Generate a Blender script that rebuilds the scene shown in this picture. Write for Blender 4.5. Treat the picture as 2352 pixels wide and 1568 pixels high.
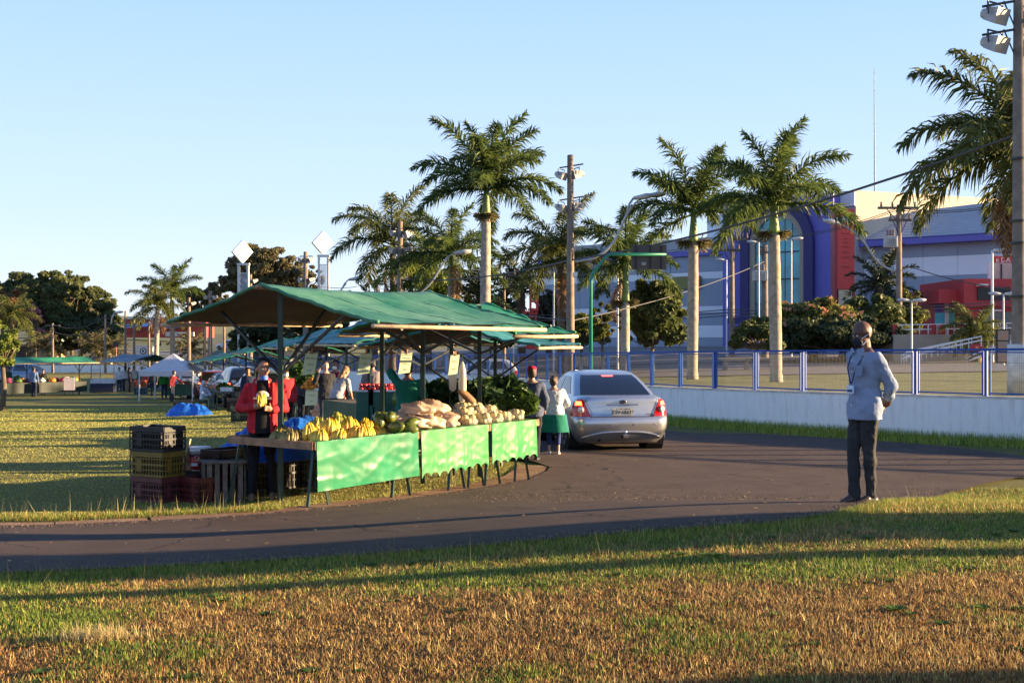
import bpy, math, random
import numpy as np
from mathutils import Vector as V, Matrix
random.seed(7); np.random.seed(7)
R = math.radians
S = bpy.context.scene
for o in list(bpy.data.objects): bpy.data.objects.remove(o)

# ---------------- camera, sky, sun, exposure ----------------
EYE = 1.72
cam = bpy.data.cameras.new('camera'); cam.sensor_width = 36; cam.lens = 36*2800/2352
cam.clip_start = .1; cam.clip_end = 5000
camo = bpy.data.objects.new('camera', cam); S.collection.objects.link(camo)
camo.location = (0, 0, EYE); camo.rotation_euler = (R(90), 0, 0); S.camera = camo
SUN_AZ, SUN_EL = R(2.5), R(9.4)              # azimuth from +X (right of frame) towards +Y (away)
sdir = V((math.cos(SUN_EL)*math.cos(SUN_AZ), math.cos(SUN_EL)*math.sin(SUN_AZ), math.sin(SUN_EL)))
W = bpy.data.worlds.new('World'); S.world = W; W.use_nodes = True
wn = W.node_tree; bg = wn.nodes['Background']
sky = wn.nodes.new('ShaderNodeTexSky'); sky.sky_type = 'NISHITA'; sky.sun_disc = False
sky.sun_elevation = SUN_EL; sky.sun_rotation = R(90)-SUN_AZ
sky.altitude = 600; sky.air_density = 1.0; sky.dust_density = .35; sky.ozone_density = 2.2
# clear-sky gradient by elevation blended over the sky texture (keeps the pale blue down to the horizon)
def wnode(t): return wn.nodes.new(t)
wtc = wnode('ShaderNodeTexCoord'); wsp = wnode('ShaderNodeSeparateXYZ'); wn.links.new(wtc.outputs['Generated'], wsp.inputs[0])
wr = wnode('ShaderNodeValToRGB'); wn.links.new(wsp.outputs['Z'], wr.inputs[0]); e = wr.color_ramp.elements
e[0].position = 0; e[0].color = (.75, .81, .91, 1); e[1].position = 1; e[1].color = (.08, .17, .44, 1)
for p_, c_ in ((.03, (.71, .80, .93)), (.10, (.57, .725, .95)), (.28, (.37, .58, .95)), (.6, (.15, .30, .66))):
    x_ = e.new(p_); x_.color = (*c_, 1)
wsc = wnode('ShaderNodeVectorMath'); wsc.operation = 'SCALE'; wsc.inputs[3].default_value = 3.2; wn.links.new(wr.outputs[0], wsc.inputs[0])
wmx = wnode('ShaderNodeMix'); wmx.data_type = 'RGBA'; wmx.inputs[0].default_value = .96
wn.links.new(sky.outputs[0], wmx.inputs[6]); wn.links.new(wsc.outputs[0], wmx.inputs[7]); wn.links.new(wmx.outputs[2], bg.inputs[0]); bg.inputs[1].default_value = .1
sl = bpy.data.lights.new('sun', 'SUN'); sl.energy = 5; sl.angle = R(.55); sl.color = (1, .72, .40)
so = bpy.data.objects.new('sun', sl); S.collection.objects.link(so)
so.rotation_euler = sdir.to_track_quat('Z', 'Y').to_euler()
vs = S.view_settings; vs.view_transform = 'Standard'; vs.look = 'None'; vs.exposure = 2.0; vs.gamma = 1
vs.use_curve_mapping = False
# ---------------- helpers ----------------
FD, CX, CY = 2800., 1176., 784.
def at(px, py, d):
    "world point seen at picture position (px,py) at depth d"
    return V(((px-CX)/FD*d, d, EYE-(py-CY)/FD*d))
def sm(t):
    t = min(1, max(0, t)); return t*t*(3-2*t)
def gz(x, y):
    z = -.0146*min(y, 160) - .002*max(0, min(y-160, 60))
    z += .34*sm((x+4)/7)*sm((15.5-y)/4.5) + .12*sm((10-y)/3)*(1-sm((x+4)/7))
    z -= .48*sm((y-18)/35)*sm((-x-3)/12)*sm((145-y)/50)
    return z
# retaining wall line, ordered from right (near) to left (far)
WALL = [(26, 13.5), (20, 17.2), (15, 20.6), (10.3, 24.55), (8.3, 26.8), (4.35, 33.6), (1.2, 44), (-1.4, 56), (-4.6, 64), (-8.6, 74), (-15, 90), (-25, 119), (-36, 152), (-44, 158), (-60, 160), (-90, 163), (-130, 168)]
def catmull(pts, n):
    P = [np.array(p, float) for p in pts]; P = [2*P[0]-P[1]]+P+[2*P[-1]-P[-2]]; out = []
    for i in range(1, len(P)-2):
        for k in range(n):
            t = k/n; a, b, c, d = P[i-1:i+3]
            out.append(.5*((2*b)+(c-a)*t+(2*a-5*b+4*c-d)*t*t+(-a+3*b-3*c+d)*t**3))
    out.append(P[-2]); return np.array(out)
WP = catmull(WALL, 10)
WAZ = np.arctan2(WP[:, 0], WP[:, 1])[::-1]; WDI = np.hypot(WP[:, 0], WP[:, 1])[::-1]
WH = .95
def wall_d(az): return float(np.interp(az, WAZ, WDI))
def zstreet(x, y):
    az = math.atan2(x, y); d = math.hypot(x, y); w = wall_d(az); s = max(0, d-w)
    zw = -.0146*min(w*math.cos(az), 160) + WH - .06
    k = sm((-4-x*60/max(d, 60))/25)
    right = zw - .12*sm(s/12) + .85*sm((s-14)/60) + .012*max(0, s-70)
    left = zw + .055*s*sm(s/12) if s < 90 else zw + .055*90 + .03*(s-90)
    return right*(1-k)+left*k
def Z(x, y):
    return zstreet(x, y) if math.hypot(x, y) > wall_d(math.atan2(x, y)) else gz(x, y)
def on(px, d, dz=0):
    "ground point at picture column px and depth d"
    x = (px-CX)/FD*d; return V((x, d, Z(x, d)+dz))
def gat(px, py, y0=3.):
    "ground point seen at picture position (px,py) inside the wall"
    y = y0
    while y < 200:
        p = at(px, py, y)
        if p.z <= gz(p.x, p.y): return V((p.x, p.y, gz(p.x, p.y)))
        y *= 1.002
    return at(px, py, 200)

C = S.collection.objects
def link(o): C.link(o); return o
class MB:
    def __init__(s): s.v = []; s.f = []; s.mi = []
    def add(s, vs, fs, m=0):
        n = len(s.v); s.v += [tuple(v) for v in vs]; s.f += [tuple(i+n for i in f) for f in fs]; s.mi += [m]*len(fs); return s
    def box(s, c, d, rz=0, m=0, rot=None):
        c = V(c); M_ = rot if rot else Matrix.Rotation(rz, 3, 'Z')
        vs = [c+M_@V((x*d[0]/2, y*d[1]/2, z*d[2]/2)) for x in (-1, 1) for y in (-1, 1) for z in (-1, 1)]
        return s.add(vs, [(0, 1, 3, 2), (4, 6, 7, 5), (0, 4, 5, 1), (2, 3, 7, 6), (0, 2, 6, 4), (1, 5, 7, 3)], m)
    def bar(s, a, b, w, h, m=0, up=(0, 0, 1)):
        a, b = V(a), V(b); d = (b-a); L = d.length; d.normalize(); u = V(up)
        if abs(d.dot(u)) > .98: u = V((0, 1, 0))
        x = d.cross(u).normalized(); z = x.cross(d)
        return s.box((a+b)/2, (w, L, h), m=m, rot=Matrix((x, d, z)).transposed())
    def tube(s, pts, r, n=8, m=0, cap=True):
        pts = [V(p) for p in pts]; rs = r if isinstance(r, (list, tuple)) else [r]*len(pts); vs = []; fs = []
        px = None
        for i, p in enumerate(pts):
            d = (pts[min(i+1, len(pts)-1)]-pts[max(i-1, 0)])
            d = d.normalized() if d.length > 1e-9 else V((0, 0, 1))
            if px is None:
                px = d.cross(V((0, 0, 1)) if abs(d.z) < .95 else V((0, 1, 0))).normalized()
            else:
                px = (px-d*px.dot(d))
                px = px.normalized() if px.length > 1e-6 else d.orthogonal().normalized()
            q = d.cross(px)
            for k in range(n):
                a = 2*math.pi*k/n; vs.append(p+(px*math.cos(a)+q*math.sin(a))*rs[i])
        for i in range(len(pts)-1):
            for k in range(n):
                k2 = (k+1) % n; fs.append((i*n+k, i*n+k2, (i+1)*n+k2, (i+1)*n+k))
        if cap:
            fs.append(tuple(range(n-1, -1, -1))); e = (len(pts)-1)*n; fs.append(tuple(range(e, e+n)))
        return s.add(vs, fs, m)
    def lathe(s, prof, c=(0, 0, 0), n=14, m=0, sx=1, sy=1):
        c = V(c); vs = []; fs = []
        for r, z in prof:
            for k in range(n):
                a = 2*math.pi*k/n; vs.append(c+V((r*math.cos(a)*sx, r*math.sin(a)*sy, z)))
        for i in range(len(prof)-1):
            for k in range(n):
                k2 = (k+1) % n; fs.append((i*n+k, i*n+k2, (i+1)*n+k2, (i+1)*n+k))
        fs.append(tuple(range(n-1, -1, -1))); e = (len(prof)-1)*n; fs.append(tuple(range(e, e+n)))
        return s.add(vs, fs, m)
    def ell(s, c, r, n=10, k=7, m=0, rot=None):
        c = V(c); vs = [c+(rot@V((0, 0, -r[2])) if rot else V((0, 0, -r[2])))]; fs = []
        for i in range(1, k):
            t = -math.pi/2+math.pi*i/k
            for j in range(n):
                a = 2*math.pi*j/n
                p = V((r[0]*math.cos(t)*math.cos(a), r[1]*math.cos(t)*math.sin(a), r[2]*math.sin(t)))
                vs.append(c+(rot@p if rot else p))
        vs.append(c+(rot@V((0, 0, r[2])) if rot else V((0, 0, r[2])))); e = len(vs)-1
        for j in range(n): fs.append((0, 1+(j+1) % n, 1+j)); fs.append((e, e-n+j, e-n+(j+1) % n))
        for i in range(k-2):
            for j in range(n):
                j2 = (j+1) % n; fs.append((1+i*n+j, 1+i*n+j2, 1+(i+1)*n+j2, 1+(i+1)*n+j))
        return s.add(vs, fs, m)
    def cap(s, a, ra, b, rb, n=9):
        "tapered capsule"
        a, b = V(a), V(b); d = (b-a).normalized() if (b-a).length > 1e-6 else V((0, 0, 1))
        pts = [a-d*ra, a-d*ra*.7, a, b, b+d*rb*.7, b+d*rb]
        return s.tube(pts, [ra*.12, ra*.7, ra, rb, rb*.7, rb*.12], n)
    def grid(s, f, nu, nv, m=0, closed=False):
        vs = [f(i/nu, j/nv) for i in range(nu+1) for j in range(nv+1)]
        return s.add(vs, [(i*(nv+1)+j, (i+1)*(nv+1)+j, (i+1)*(nv+1)+j+1, i*(nv+1)+j+1) for i in range(nu) for j in range(nv)], m)
    def poly(s, pts, ext, m=0):
        "extruded polygon: pts world points, ext offset vector"
        n = len(pts); e = V(ext); vs = [V(p) for p in pts]+[V(p)+e for p in pts]
        fs = [tuple(range(n-1, -1, -1)), tuple(range(n, 2*n))]+[(i, (i+1) % n, n+(i+1) % n, n+i) for i in range(n)]
        return s.add(vs, fs, m)
    def mesh(s, name, mats, smooth=False):
        me = bpy.data.meshes.new(name); me.from_pydata(s.v, [], s.f)
        for m_ in (mats if isinstance(mats, (list, tuple)) else [mats]): me.materials.append(m_)
        if any(s.mi): me.polygons.foreach_set('material_index', s.mi)
        if smooth: me.polygons.foreach_set('use_smooth', [True]*len(s.f))
        me.update(); return me
    def build(s, name, mats, parent=None, smooth=False, world=False, bevel=0):
        if world and parent is not None:
            L = parent.location; root = parent
            while root.parent: root = root.parent; L = L+root.location
            s.v = [(a-L.x, b-L.y, c-L.z) for a, b, c in s.v]
        o = link(bpy.data.objects.new(name, s.mesh(name, mats, smooth)))
        if parent is not None: o.parent = parent
        if bevel:
            b = o.modifiers.new('bevel', 'BEVEL'); b.width = bevel; b.segments = 2; b.limit_method = 'ANGLE'
        return o
def tag(o, label, cat, group=None):
    o['label'] = label; o['category'] = cat
    if group: o['group'] = group
    return o
def thing(name, label, cat, loc=(0, 0, 0), rz=0, group=None):
    o = link(bpy.data.objects.new(name, None)); o.location = loc; o.rotation_euler = (0, 0, rz); o.empty_display_size = .1
    return tag(o, label, cat, group)
def copy_tree(o, parent=None):
    c = o.copy(); C.link(c); c.parent = parent
    for ch in list(o.children): copy_tree(ch, c)
    return c
def inst(name, me, parent, loc=(0, 0, 0), rot=(0, 0, 0), sc=1):
    o = link(bpy.data.objects.new(name, me)); o.parent = parent; o.location = loc; o.rotation_euler = rot
    o.scale = (sc,)*3 if isinstance(sc, (int, float)) else sc
    return o
def struct(o): o['kind'] = 'structure'; return o
def stuff(o): o['kind'] = 'stuff'; return o
def np_mesh(name, verts, faces_n, mats, cols=None):
    "verts (N,k,3): N separate faces of k corners"
    N, k, _ = verts.shape; me = bpy.data.meshes.new(name)
    me.vertices.add(N*k); me.vertices.foreach_set('co', verts.reshape(-1).astype(np.float32))
    me.loops.add(N*k); me.loops.foreach_set('vertex_index', np.arange(N*k, dtype=np.int32))
    me.polygons.add(N); me.polygons.foreach_set('loop_start', np.arange(0, N*k, k, dtype=np.int32))
    try: me.polygons.foreach_set('loop_total', np.full(N, k, dtype=np.int32))
    except Exception: pass
    if cols is not None:
        ca = me.color_attributes.new('col', 'FLOAT_COLOR', 'POINT')
        c4 = np.ones((N, k, 4), np.float32); c4[:, :, :3] = cols[:, None, :]; ca.data.foreach_set('color', c4.reshape(-1))
    for m_ in (mats if isinstance(mats, (list, tuple)) else [mats]): me.materials.append(m_)
    me.update(calc_edges=True); return me
def text_mesh(txt, size, mat, name='lettering', align='CENTER', extrude=.002):
    cu = bpy.data.curves.new('t', 'FONT'); cu.body = txt; cu.size = size; cu.align_x = align; cu.align_y = 'CENTER'; cu.extrude = extrude
    o = bpy.data.objects.new('t', cu); C.link(o)
    dg = bpy.context.evaluated_depsgraph_get(); me = bpy.data.meshes.new_from_object(o.evaluated_get(dg)); me.name = name
    bpy.data.objects.remove(o); me.materials.clear(); me.materials.append(mat); return me

# ---------------- materials ----------------
MATS = {}
def M(name, col, rough=.6, metal=0, var=.12, scale=6, bump=0, bscale=60, spec=.5, col2=None, trans=0, sss=0, coat=0, island=0, emit=0, detail=4, alpha=1):
    if name in MATS: return MATS[name]
    m = bpy.data.materials.new(name); m.use_nodes = True; nt = m.node_tree; b = nt.nodes['Principled BSDF']; L = nt.links.new
    b.inputs['Roughness'].default_value = rough; b.inputs['Metallic'].default_value = metal
    b.inputs['Specular IOR Level'].default_value = spec
    if coat: b.inputs['Coat Weight'].default_value = coat; b.inputs['Coat Roughness'].default_value = .05
    tc = nt.nodes.new('ShaderNodeTexCoord'); nz = nt.nodes.new('ShaderNodeTexNoise'); nz.inputs['Scale'].default_value = scale; nz.inputs['Detail'].default_value = detail
    L(tc.outputs['Object'], nz.inputs['Vector'])
    mx = nt.nodes.new('ShaderNodeMix'); mx.data_type = 'RGBA'
    c1 = tuple(min(1, c*(1-var)) for c in col); c2 = tuple(min(1, c*(1+var)) for c in (col2 or col))
    mx.inputs[6].default_value = (*c1, 1); mx.inputs[7].default_value = (*c2, 1)
    rp = nt.nodes.new('ShaderNodeMapRange'); rp.inputs[1].default_value = .35; rp.inputs[2].default_value = .65
    L(nz.outputs['Fac'], rp.inputs[0])
    src = rp.outputs[0]
    if island:
        g = nt.nodes.new('ShaderNodeNewGeometry'); mm = nt.nodes.new('ShaderNodeMix'); mm.inputs[0].default_value = island
        L(rp.outputs[0], mm.inputs[2]); L(g.outputs['Random Per Island'], mm.inputs[3]); src = mm.outputs[0]
    L(src, mx.inputs[0]); L(mx.outputs[2], b.inputs['Base Color'])
    if bump:
        n2 = nt.nodes.new('ShaderNodeTexNoise'); n2.inputs['Scale'].default_value = bscale; n2.inputs['Detail'].default_value = 5
        bp = nt.nodes.new('ShaderNodeBump'); bp.inputs['Strength'].default_value = bump; bp.inputs['Distance'].default_value = .02
        L(tc.outputs['Object'], n2.inputs['Vector']); L(n2.outputs['Fac'], bp.inputs['Height']); L(bp.outputs[0], b.inputs['Normal'])
    if trans:      # thin translucent sheet (leaf, tarp)
        t = nt.nodes.new('ShaderNodeBsdfTranslucent'); ms = nt.nodes.new('ShaderNodeMixShader'); ms.inputs[0].default_value = trans
        L(mx.outputs[2], t.inputs[0]); L(b.outputs[0], ms.inputs[1]); L(t.outputs[0], ms.inputs[2]); L(ms.outputs[0], nt.nodes['Material Output'].inputs[0])
    if sss: b.inputs['Subsurface Weight'].default_value = sss; b.inputs['Subsurface Radius'].default_value = (.02, .008, .005)
    if emit: b.inputs['Emission Color'].default_value = (*col, 1); b.inputs['Emission Strength'].default_value = emit
    if alpha < 1: b.inputs['Alpha'].default_value = alpha
    MATS[name] = m; return m
def glassmat(name, col, rough=.04, alpha=1):
    if name in MATS: return MATS[name]
    m = M(name, col, rough, 0, .05, 1, spec=.8, alpha=alpha); return m
conc = M('concrete', (.36, .33, .29), .9, var=.18, scale=3, bump=.4)
poleconc = M('pole_concrete', (.22, .165, .12), .9, var=.22, scale=4, bump=.3)
wood = M('wood', (.30, .17, .09), .8, var=.3, scale=9, bump=.3)
palewood = M('pale_wood', (.55, .40, .24), .8, var=.2, scale=8, bump=.3)
oldwood = M('weathered_wood', (.13, .10, .075), .85, var=.3, scale=9, bump=.4)
bluemetal = M('blue_paint', (.010, .075, .33), .45, var=.12, scale=5, spec=.3)
greysteel = M('galvanised_steel', (.42, .43, .44), .45, .7, .1)
darksteel = M('dark_steel', (.04, .045, .045), .5, .3)
greenpost = M('green_painted_steel', (.018, .045, .030), .45, 0, .2)
whitepaint = M('white_paint', (.75, .74, .72), .6, var=.05)
blackplastic = M('black_plastic', (.012, .012, .014), .5, var=.2)
rubber = M('rubber', (.015, .015, .016), .85)
white = M('white', (.8, .8, .8), .6, var=.03)
red = M('red_paint', (.55, .03, .03), .5, var=.08)
# ---------------- ground, road, street ----------------
def node_ground(name, kind):
    m = bpy.data.materials.new(name); m.use_nodes = True; nt = m.node_tree; b = nt.nodes['Principled BSDF']; L = nt.links.new
    b.inputs['Roughness'].default_value = .95; b.inputs['Specular IOR Level'].default_value = .2
    tc = nt.nodes.new('ShaderNodeTexCoord')
    def noise(sc, det=5, rough=.6):
        n = nt.nodes.new('ShaderNodeTexNoise'); n.inputs['Scale'].default_value = sc; n.inputs['Detail'].default_value = det; n.inputs['Roughness'].default_value = rough
        L(tc.outputs['Object'], n.inputs['Vector']); return n.outputs['Fac']
    def rng(x, a, b_):
        n = nt.nodes.new('ShaderNodeMapRange'); n.inputs[1].default_value = a; n.inputs[2].default_value = b_; L(x, n.inputs[0]); return n.outputs[0]
    def mix(f, a, c):
        n = nt.nodes.new('ShaderNodeMix'); n.data_type = 'RGBA'
        if isinstance(f, float): n.inputs[0].default_value = f
        else: L(f, n.inputs[0])
        for i, v in ((6, a), (7, c)):
            if isinstance(v, tuple): n.inputs[i].default_value = (*v, 1)
            else: L(v, n.inputs[i])
        return n.outputs[2]
    if kind == 'grass':
        sep = nt.nodes.new('ShaderNodeSeparateXYZ'); L(tc.outputs['Object'], sep.inputs[0])
        big = rng(noise(.35, 4), .38, .62); mid = rng(noise(3.2, 6, .7), .3, .7); fine = rng(noise(38, 6, .75), .3, .7)
        lawn = mix(mid, (.16, .17, .045), (.27, .25, .075)); lawn = mix(big, lawn, (.28, .25, .08))
        dry = mix(fine, (.10, .048, .018), (.26, .14, .05)); dry = mix(mid, dry, (.20, .15, .05))
        near = rng(sep.outputs['Y'], 10.5, 7.5)
        c = mix(near, lawn, dry); f2 = mix(fine, (.55, .55, .5), (1.15, 1.15, 1.1))
        n = nt.nodes.new('ShaderNodeMix'); n.data_type = 'RGBA'; n.blend_type = 'MULTIPLY'; n.inputs[0].default_value = 1; L(c, n.inputs[6]); L(f2, n.inputs[7]); c = n.outputs[2]
        hb = fine; bs = .9; bd = .05
    elif kind == 'asphalt':
        fine = rng(noise(160, 4, .8), .3, .7); mid = rng(noise(1.3, 5), .35, .65)
        c = mix(mid, (.100, .070, .058), (.138, .097, .080)); f2 = mix(fine, (.6, .6, .6), (1.35, 1.35, 1.35))
        n = nt.nodes.new('ShaderNodeMix'); n.data_type = 'RGBA'; n.blend_type = 'MULTIPLY'; n.inputs[0].default_value = 1; L(c, n.inputs[6]); L(f2, n.inputs[7]); c = n.outputs[2]
        vor = nt.nodes.new('ShaderNodeTexVoronoi'); vor.inputs['Scale'].default_value = 26; L(tc.outputs['Object'], vor.inputs['Vector'])
        spk = rng(vor.outputs['Distance'], .07, .04); pres = rng(noise(5, 3), .56, .62)
        mu = nt.nodes.new('ShaderNodeMath'); mu.operation = 'MULTIPLY'; L(spk, mu.inputs[0]); L(pres, mu.inputs[1])
        c = mix(mu.outputs[0], c, (.32, .27, .20))
        vc = nt.nodes.new('ShaderNodeTexVoronoi'); vc.feature = 'DISTANCE_TO_EDGE'; vc.inputs['Scale'].default_value = .42; wp_ = nt.nodes.new('ShaderNodeTexNoise'); wp_.inputs['Scale'].default_value = 1.6; wp_.inputs['Detail'].default_value = 6
        L(tc.outputs['Object'], wp_.inputs['Vector']); vm = nt.nodes.new('ShaderNodeVectorMath'); vm.operation = 'MULTIPLY_ADD'; vm.inputs[1].default_value = (.9, .9, 0); L(wp_.outputs['Color'], vm.inputs[0]); L(tc.outputs['Object'], vm.inputs[2]); L(vm.outputs[0], vc.inputs['Vector'])
        ck = rng(vc.outputs['Distance'], .006, .002); cm = rng(noise(.3, 2), .47, .53); mu2 = nt.nodes.new('ShaderNodeMath'); mu2.operation = 'MULTIPLY'; L(ck, mu2.inputs[0]); L(cm, mu2.inputs[1])
        c = mix(mu2.outputs[0], c, (.03, .022, .02)); grit = rng(noise(.55, 4), .56, .66); gf = mix(fine, (.045, .033, .028), (.19, .14, .11)); c = mix(grit, c, gf); b.inputs['Roughness'].default_value = .8; hb = fine; bs = .9; bd = .02
    elif kind == 'street':
        c = mix(rng(noise(.6), .35, .65), (.16, .14, .125), (.24, .21, .19)); hb = noise(50); bs = .2; bd = .01
    elif kind == 'dirt':
        c = mix(rng(noise(2.5, 6), .35, .65), (.20, .105, .055), (.33, .21, .12)); hb = noise(45); bs = .5; bd = .02
    elif kind == 'wall':
        mp = nt.nodes.new('ShaderNodeMapping'); mp.inputs['Scale'].default_value = (2.5, 2.5, .35); L(tc.outputs['Object'], mp.inputs[0])
        st = nt.nodes.new('ShaderNodeTexNoise'); st.inputs['Scale'].default_value = 3; st.inputs['Detail'].default_value = 7; st.inputs['Roughness'].default_value = .7; L(mp.outputs[0], st.inputs[0])
        c = mix(rng(st.outputs['Fac'], .5, .78), (.86, .86, .85), (.62, .60, .57))
        c = mix(rng(noise(9, 8, .85), .60, .72), c, (.38, .35, .32)); hb = noise(30, 6); bs = .5; bd = .02
    L(c, b.inputs['Base Color'])
    bp = nt.nodes.new('ShaderNodeBump'); bp.inputs['Strength'].default_value = bs; bp.inputs['Distance'].default_value = bd; L(hb, bp.inputs['Height']); L(bp.outputs[0], b.inputs['Normal'])
    return m
m_grass = node_ground('lawn', 'grass'); m_asph = node_ground('asphalt', 'asphalt'); m_street = node_ground('street_paving', 'street'); m_dirt = node_ground('gutter_dirt', 'dirt'); m_wall = node_ground('limewashed_wall', 'wall')
xs = sorted(set([round(-16+i*.4, 3) for i in range(81)]+[-1500, -700, -300, -150, -100, -75, -60, -50, -42, -36, -31, -27, -24, -21, -18.5, 18.5, 21, 25, 30, 40, 60, 100, 300, 1500]))
ys = sorted(set([round(2+i*.4, 3) for i in range(72)]+[-1500, -200, -60, -20, -8, -2]+[31+i*2 for i in range(40)]+[115, 125, 140, 160, 200, 300, 600, 1500]))
g = MB(); nx = len(xs)
g.add([(x, y, gz(x, max(y, 0))) for y in ys for x in xs], [(j*nx+i, j*nx+i+1, (j+1)*nx+i+1, (j+1)*nx+i) for j in range(len(ys)-1) for i in range(nx-1)])
struct(g.build('ground', m_grass, smooth=True))
# hairpin road: outer edge and island edge
out_px = [(1540, 992), (1720, 998), (1900, 1008), (2100, 1022), (2300, 1043), (2420, 1066)]
OUT = [(-48, 148), (-36.5, 142), (-29, 120), (-19, 92), (-12, 72), (-6.2, 57), (-1.2, 43)]
OUT += [tuple(gat(*p).xy) for p in out_px]
tip = gat(2352, 1092); OUT += [(tip.x+1.2, tip.y+1.0), (tip.x, tip.y-.25)]
OUT += [tuple(gat(*p).xy) for p in ((2200, 1132), (1930, 1180), (1650, 1212), (1400, 1233), (1000, 1268), (500, 1300), (0, 1322))]
OUT += [(-9, 8.6), (-30, 9), (-80, 12)]
INN = [(-56, 142), (-43, 137), (-35, 116), (-25.5, 88), (-18, 68), (-11.5, 51), (-6.5, 37), (-3, 28.5), (-.6, 22.5), (.55, 19.6)]
INN += [tuple(gat(*p).xy) for p in ((1228, 1098), (1180, 1110), (1050, 1132), (850, 1160), (600, 1185), (300, 1202), (0, 1212))]
INN += [(-10, 12.6), (-30, 13.5), (-80, 17)]
def resamp(P, n):
    c = catmull(P, 8); d = np.r_[0, np.cumsum(np.hypot(*np.diff(c, axis=0).T))]; u = np.linspace(0, d[-1], n)
    return np.c_[np.interp(u, d, c[:, 0]), np.interp(u, d, c[:, 1])]
A = catmull(OUT, 12); B = catmull(INN, 12)
def warp(c, key, n=260):   # resample both curves with matching break at the bend
    d = np.r_[0, np.cumsum(np.hypot(*np.diff(c, axis=0).T))]; k = d[key]
    u = np.r_[np.linspace(0, k, n//2, endpoint=False), np.linspace(k, d[-1], n//2)]
    return np.c_[np.interp(u, d, c[:, 0]), np.interp(u, d, c[:, 1])]
A = warp(A, int(np.argmax(A[:, 0]))); B = warp(B, int(np.argmax(B[:, 0])))
g = MB(); nc = 16
g.grid(lambda u, v: (lambda p: V((p[0], p[1], gz(p[0], p[1])+.028)))(A[int(round(u*(len(A)-1)))]*(1-v)+B[int(round(u*(len(A)-1)))]*v), len(A)-1, nc)
struct(g.build('road', m_asph, smooth=True))
# dirty concrete gutter slabs along the island edge
gut = struct(link(bpy.data.objects.new('gutter', None)))
c = resamp(INN[9:], 400); dd = np.r_[0, np.cumsum(np.hypot(*np.diff(c, axis=0).T))]
k = 0.; n = 0
while k < 24:
    a = np.array([np.interp(k+.012, dd, c[:, i]) for i in (0, 1)]); b = np.array([np.interp(k+.93, dd, c[:, i]) for i in (0, 1)])
    t = (b-a)/np.linalg.norm(b-a); nn = np.array([t[1], -t[0]]);
    if n > 0: nn = nn if nn@np.array([-3., 16.]) > 0 else -nn
    w = .42+.05*random.random(); g = MB(); zj = .018+random.uniform(0, .01)
    q = [a-nn*.05, b-nn*.05, b+nn*w, a+nn*w]
    g.poly([(p[0], p[1], gz(p[0], p[1])-.05) for p in q], (0, 0, .05+zj)); g.build('slab', m_dirt, gut); k += .95; n += 1
# street level ground behind the wall (rays fan out from the market side)
azs = np.linspace(R(-56), R(68), 190); ds = [0, .5, 2, 5, 8, 12, 16, 20, 25, 30, 36, 42, 50, 60, 72, 85, 100, 130, 170, 240, 400, 900, 1800]
g = MB()
g.grid(lambda u, v: (lambda a, s: (lambda d: V((math.sin(a)*d, math.cos(a)*d, zstreet(math.sin(a)*d, math.cos(a)*d))))(wall_d(a)+s))(azs[int(round(u*189))], ds[int(round(v*(len(ds)-1)))]), 189, len(ds)-1)
m_grass2 = M('street_lawn', (.15, .15, .045), .95, var=.3, scale=1.5, bump=.8, bscale=40)
struct(g.build('street_lawn', m_grass2, smooth=True))
def sheet(name, mat, az0, az1, s0, s1, dz, n=60, mseg=14):
    g = MB()
    def f(u, v):
        a = R(az0+(az1-az0)*u); w = wall_d(a); d = (s0(a) if callable(s0) else s0)+((s1(a) if callable(s1) else s1)-(s0(a) if callable(s0) else s0))*v
        x, y = math.sin(a)*d, math.cos(a)*d; return V((x, y, zstreet(x, y)+dz))
    g.grid(f, n, mseg); return struct(g.build(name, mat, smooth=True))
sheet('avenue', M('avenue_asphalt', (.13, .115, .105), .85, var=.15, scale=.8), -7, 40, lambda a: max(49/max(.8, math.cos(a)), wall_d(a)+7), lambda a: max(66/max(.8, math.cos(a)), wall_d(a)+14), .03)
sheet('plaza', m_street, -6, 40, lambda a: max(66.4/max(.8, math.cos(a)), wall_d(a)+14.3), lambda a: 135, .05)
sheet('hill_lawn', M('hill_lawn', (.075, .085, .03), .95, var=.3, scale=.4), -34, -9, lambda a: wall_d(a)+7, lambda a: wall_d(a)+260, .03, 50, 24)
sheet('hill_road', M('hill_asphalt', (.11, .11, .13), .85), -22, -9.5, lambda a: 176+(-math.degrees(a)-9)*3, lambda a: 186+(-math.degrees(a)-9)*3.2, .06, 30, 4)
sheet('hill_kerb', conc, -22, -9.5, lambda a: 188+(-math.degrees(a)-9)*3.2, lambda a: 189.2+(-math.degrees(a)-9)*3.2, .12, 30, 2)
# ---------------- retaining wall and blue fence ----------------
wo = tag(link(bpy.data.objects.new('retaining_wall', None)), 'low white limewashed retaining wall along the outside of the bend', 'wall')
g = MB(); tck = .18; NP = len(WP)
tn = np.gradient(WP, axis=0); tn /= np.linalg.norm(tn, axis=1)[:, None]; nrm = np.c_[-tn[:, 1], tn[:, 0]]   # points to road side
sgn = np.sign((nrm*(-WP)).sum(1)); nrm *= sgn[:, None]
vs = []; fs = []
for i in range(NP):
    z0 = gz(*WP[i]); zt = -.0146*min(WP[i][1], 160)+WH
    f_, b_ = WP[i], WP[i]-nrm[i]*tck
    vs += [(f_[0], f_[1], z0-.4), (f_[0]-nrm[i][0]*.0, f_[1], zt), (b_[0], b_[1], zt), (b_[0], b_[1], z0-.4)]
for i in range(NP-1):
    a = i*4; b = a+4; fs += [(a, b, b+1, a+1), (a+1, b+1, b+2, a+2), (a+2, b+2, b+3, a+3)]
g.add(vs, fs); g.build('wall_body', m_wall, wo)
g = MB()    # slightly proud plaster coping
vs = []; fs = []
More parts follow.
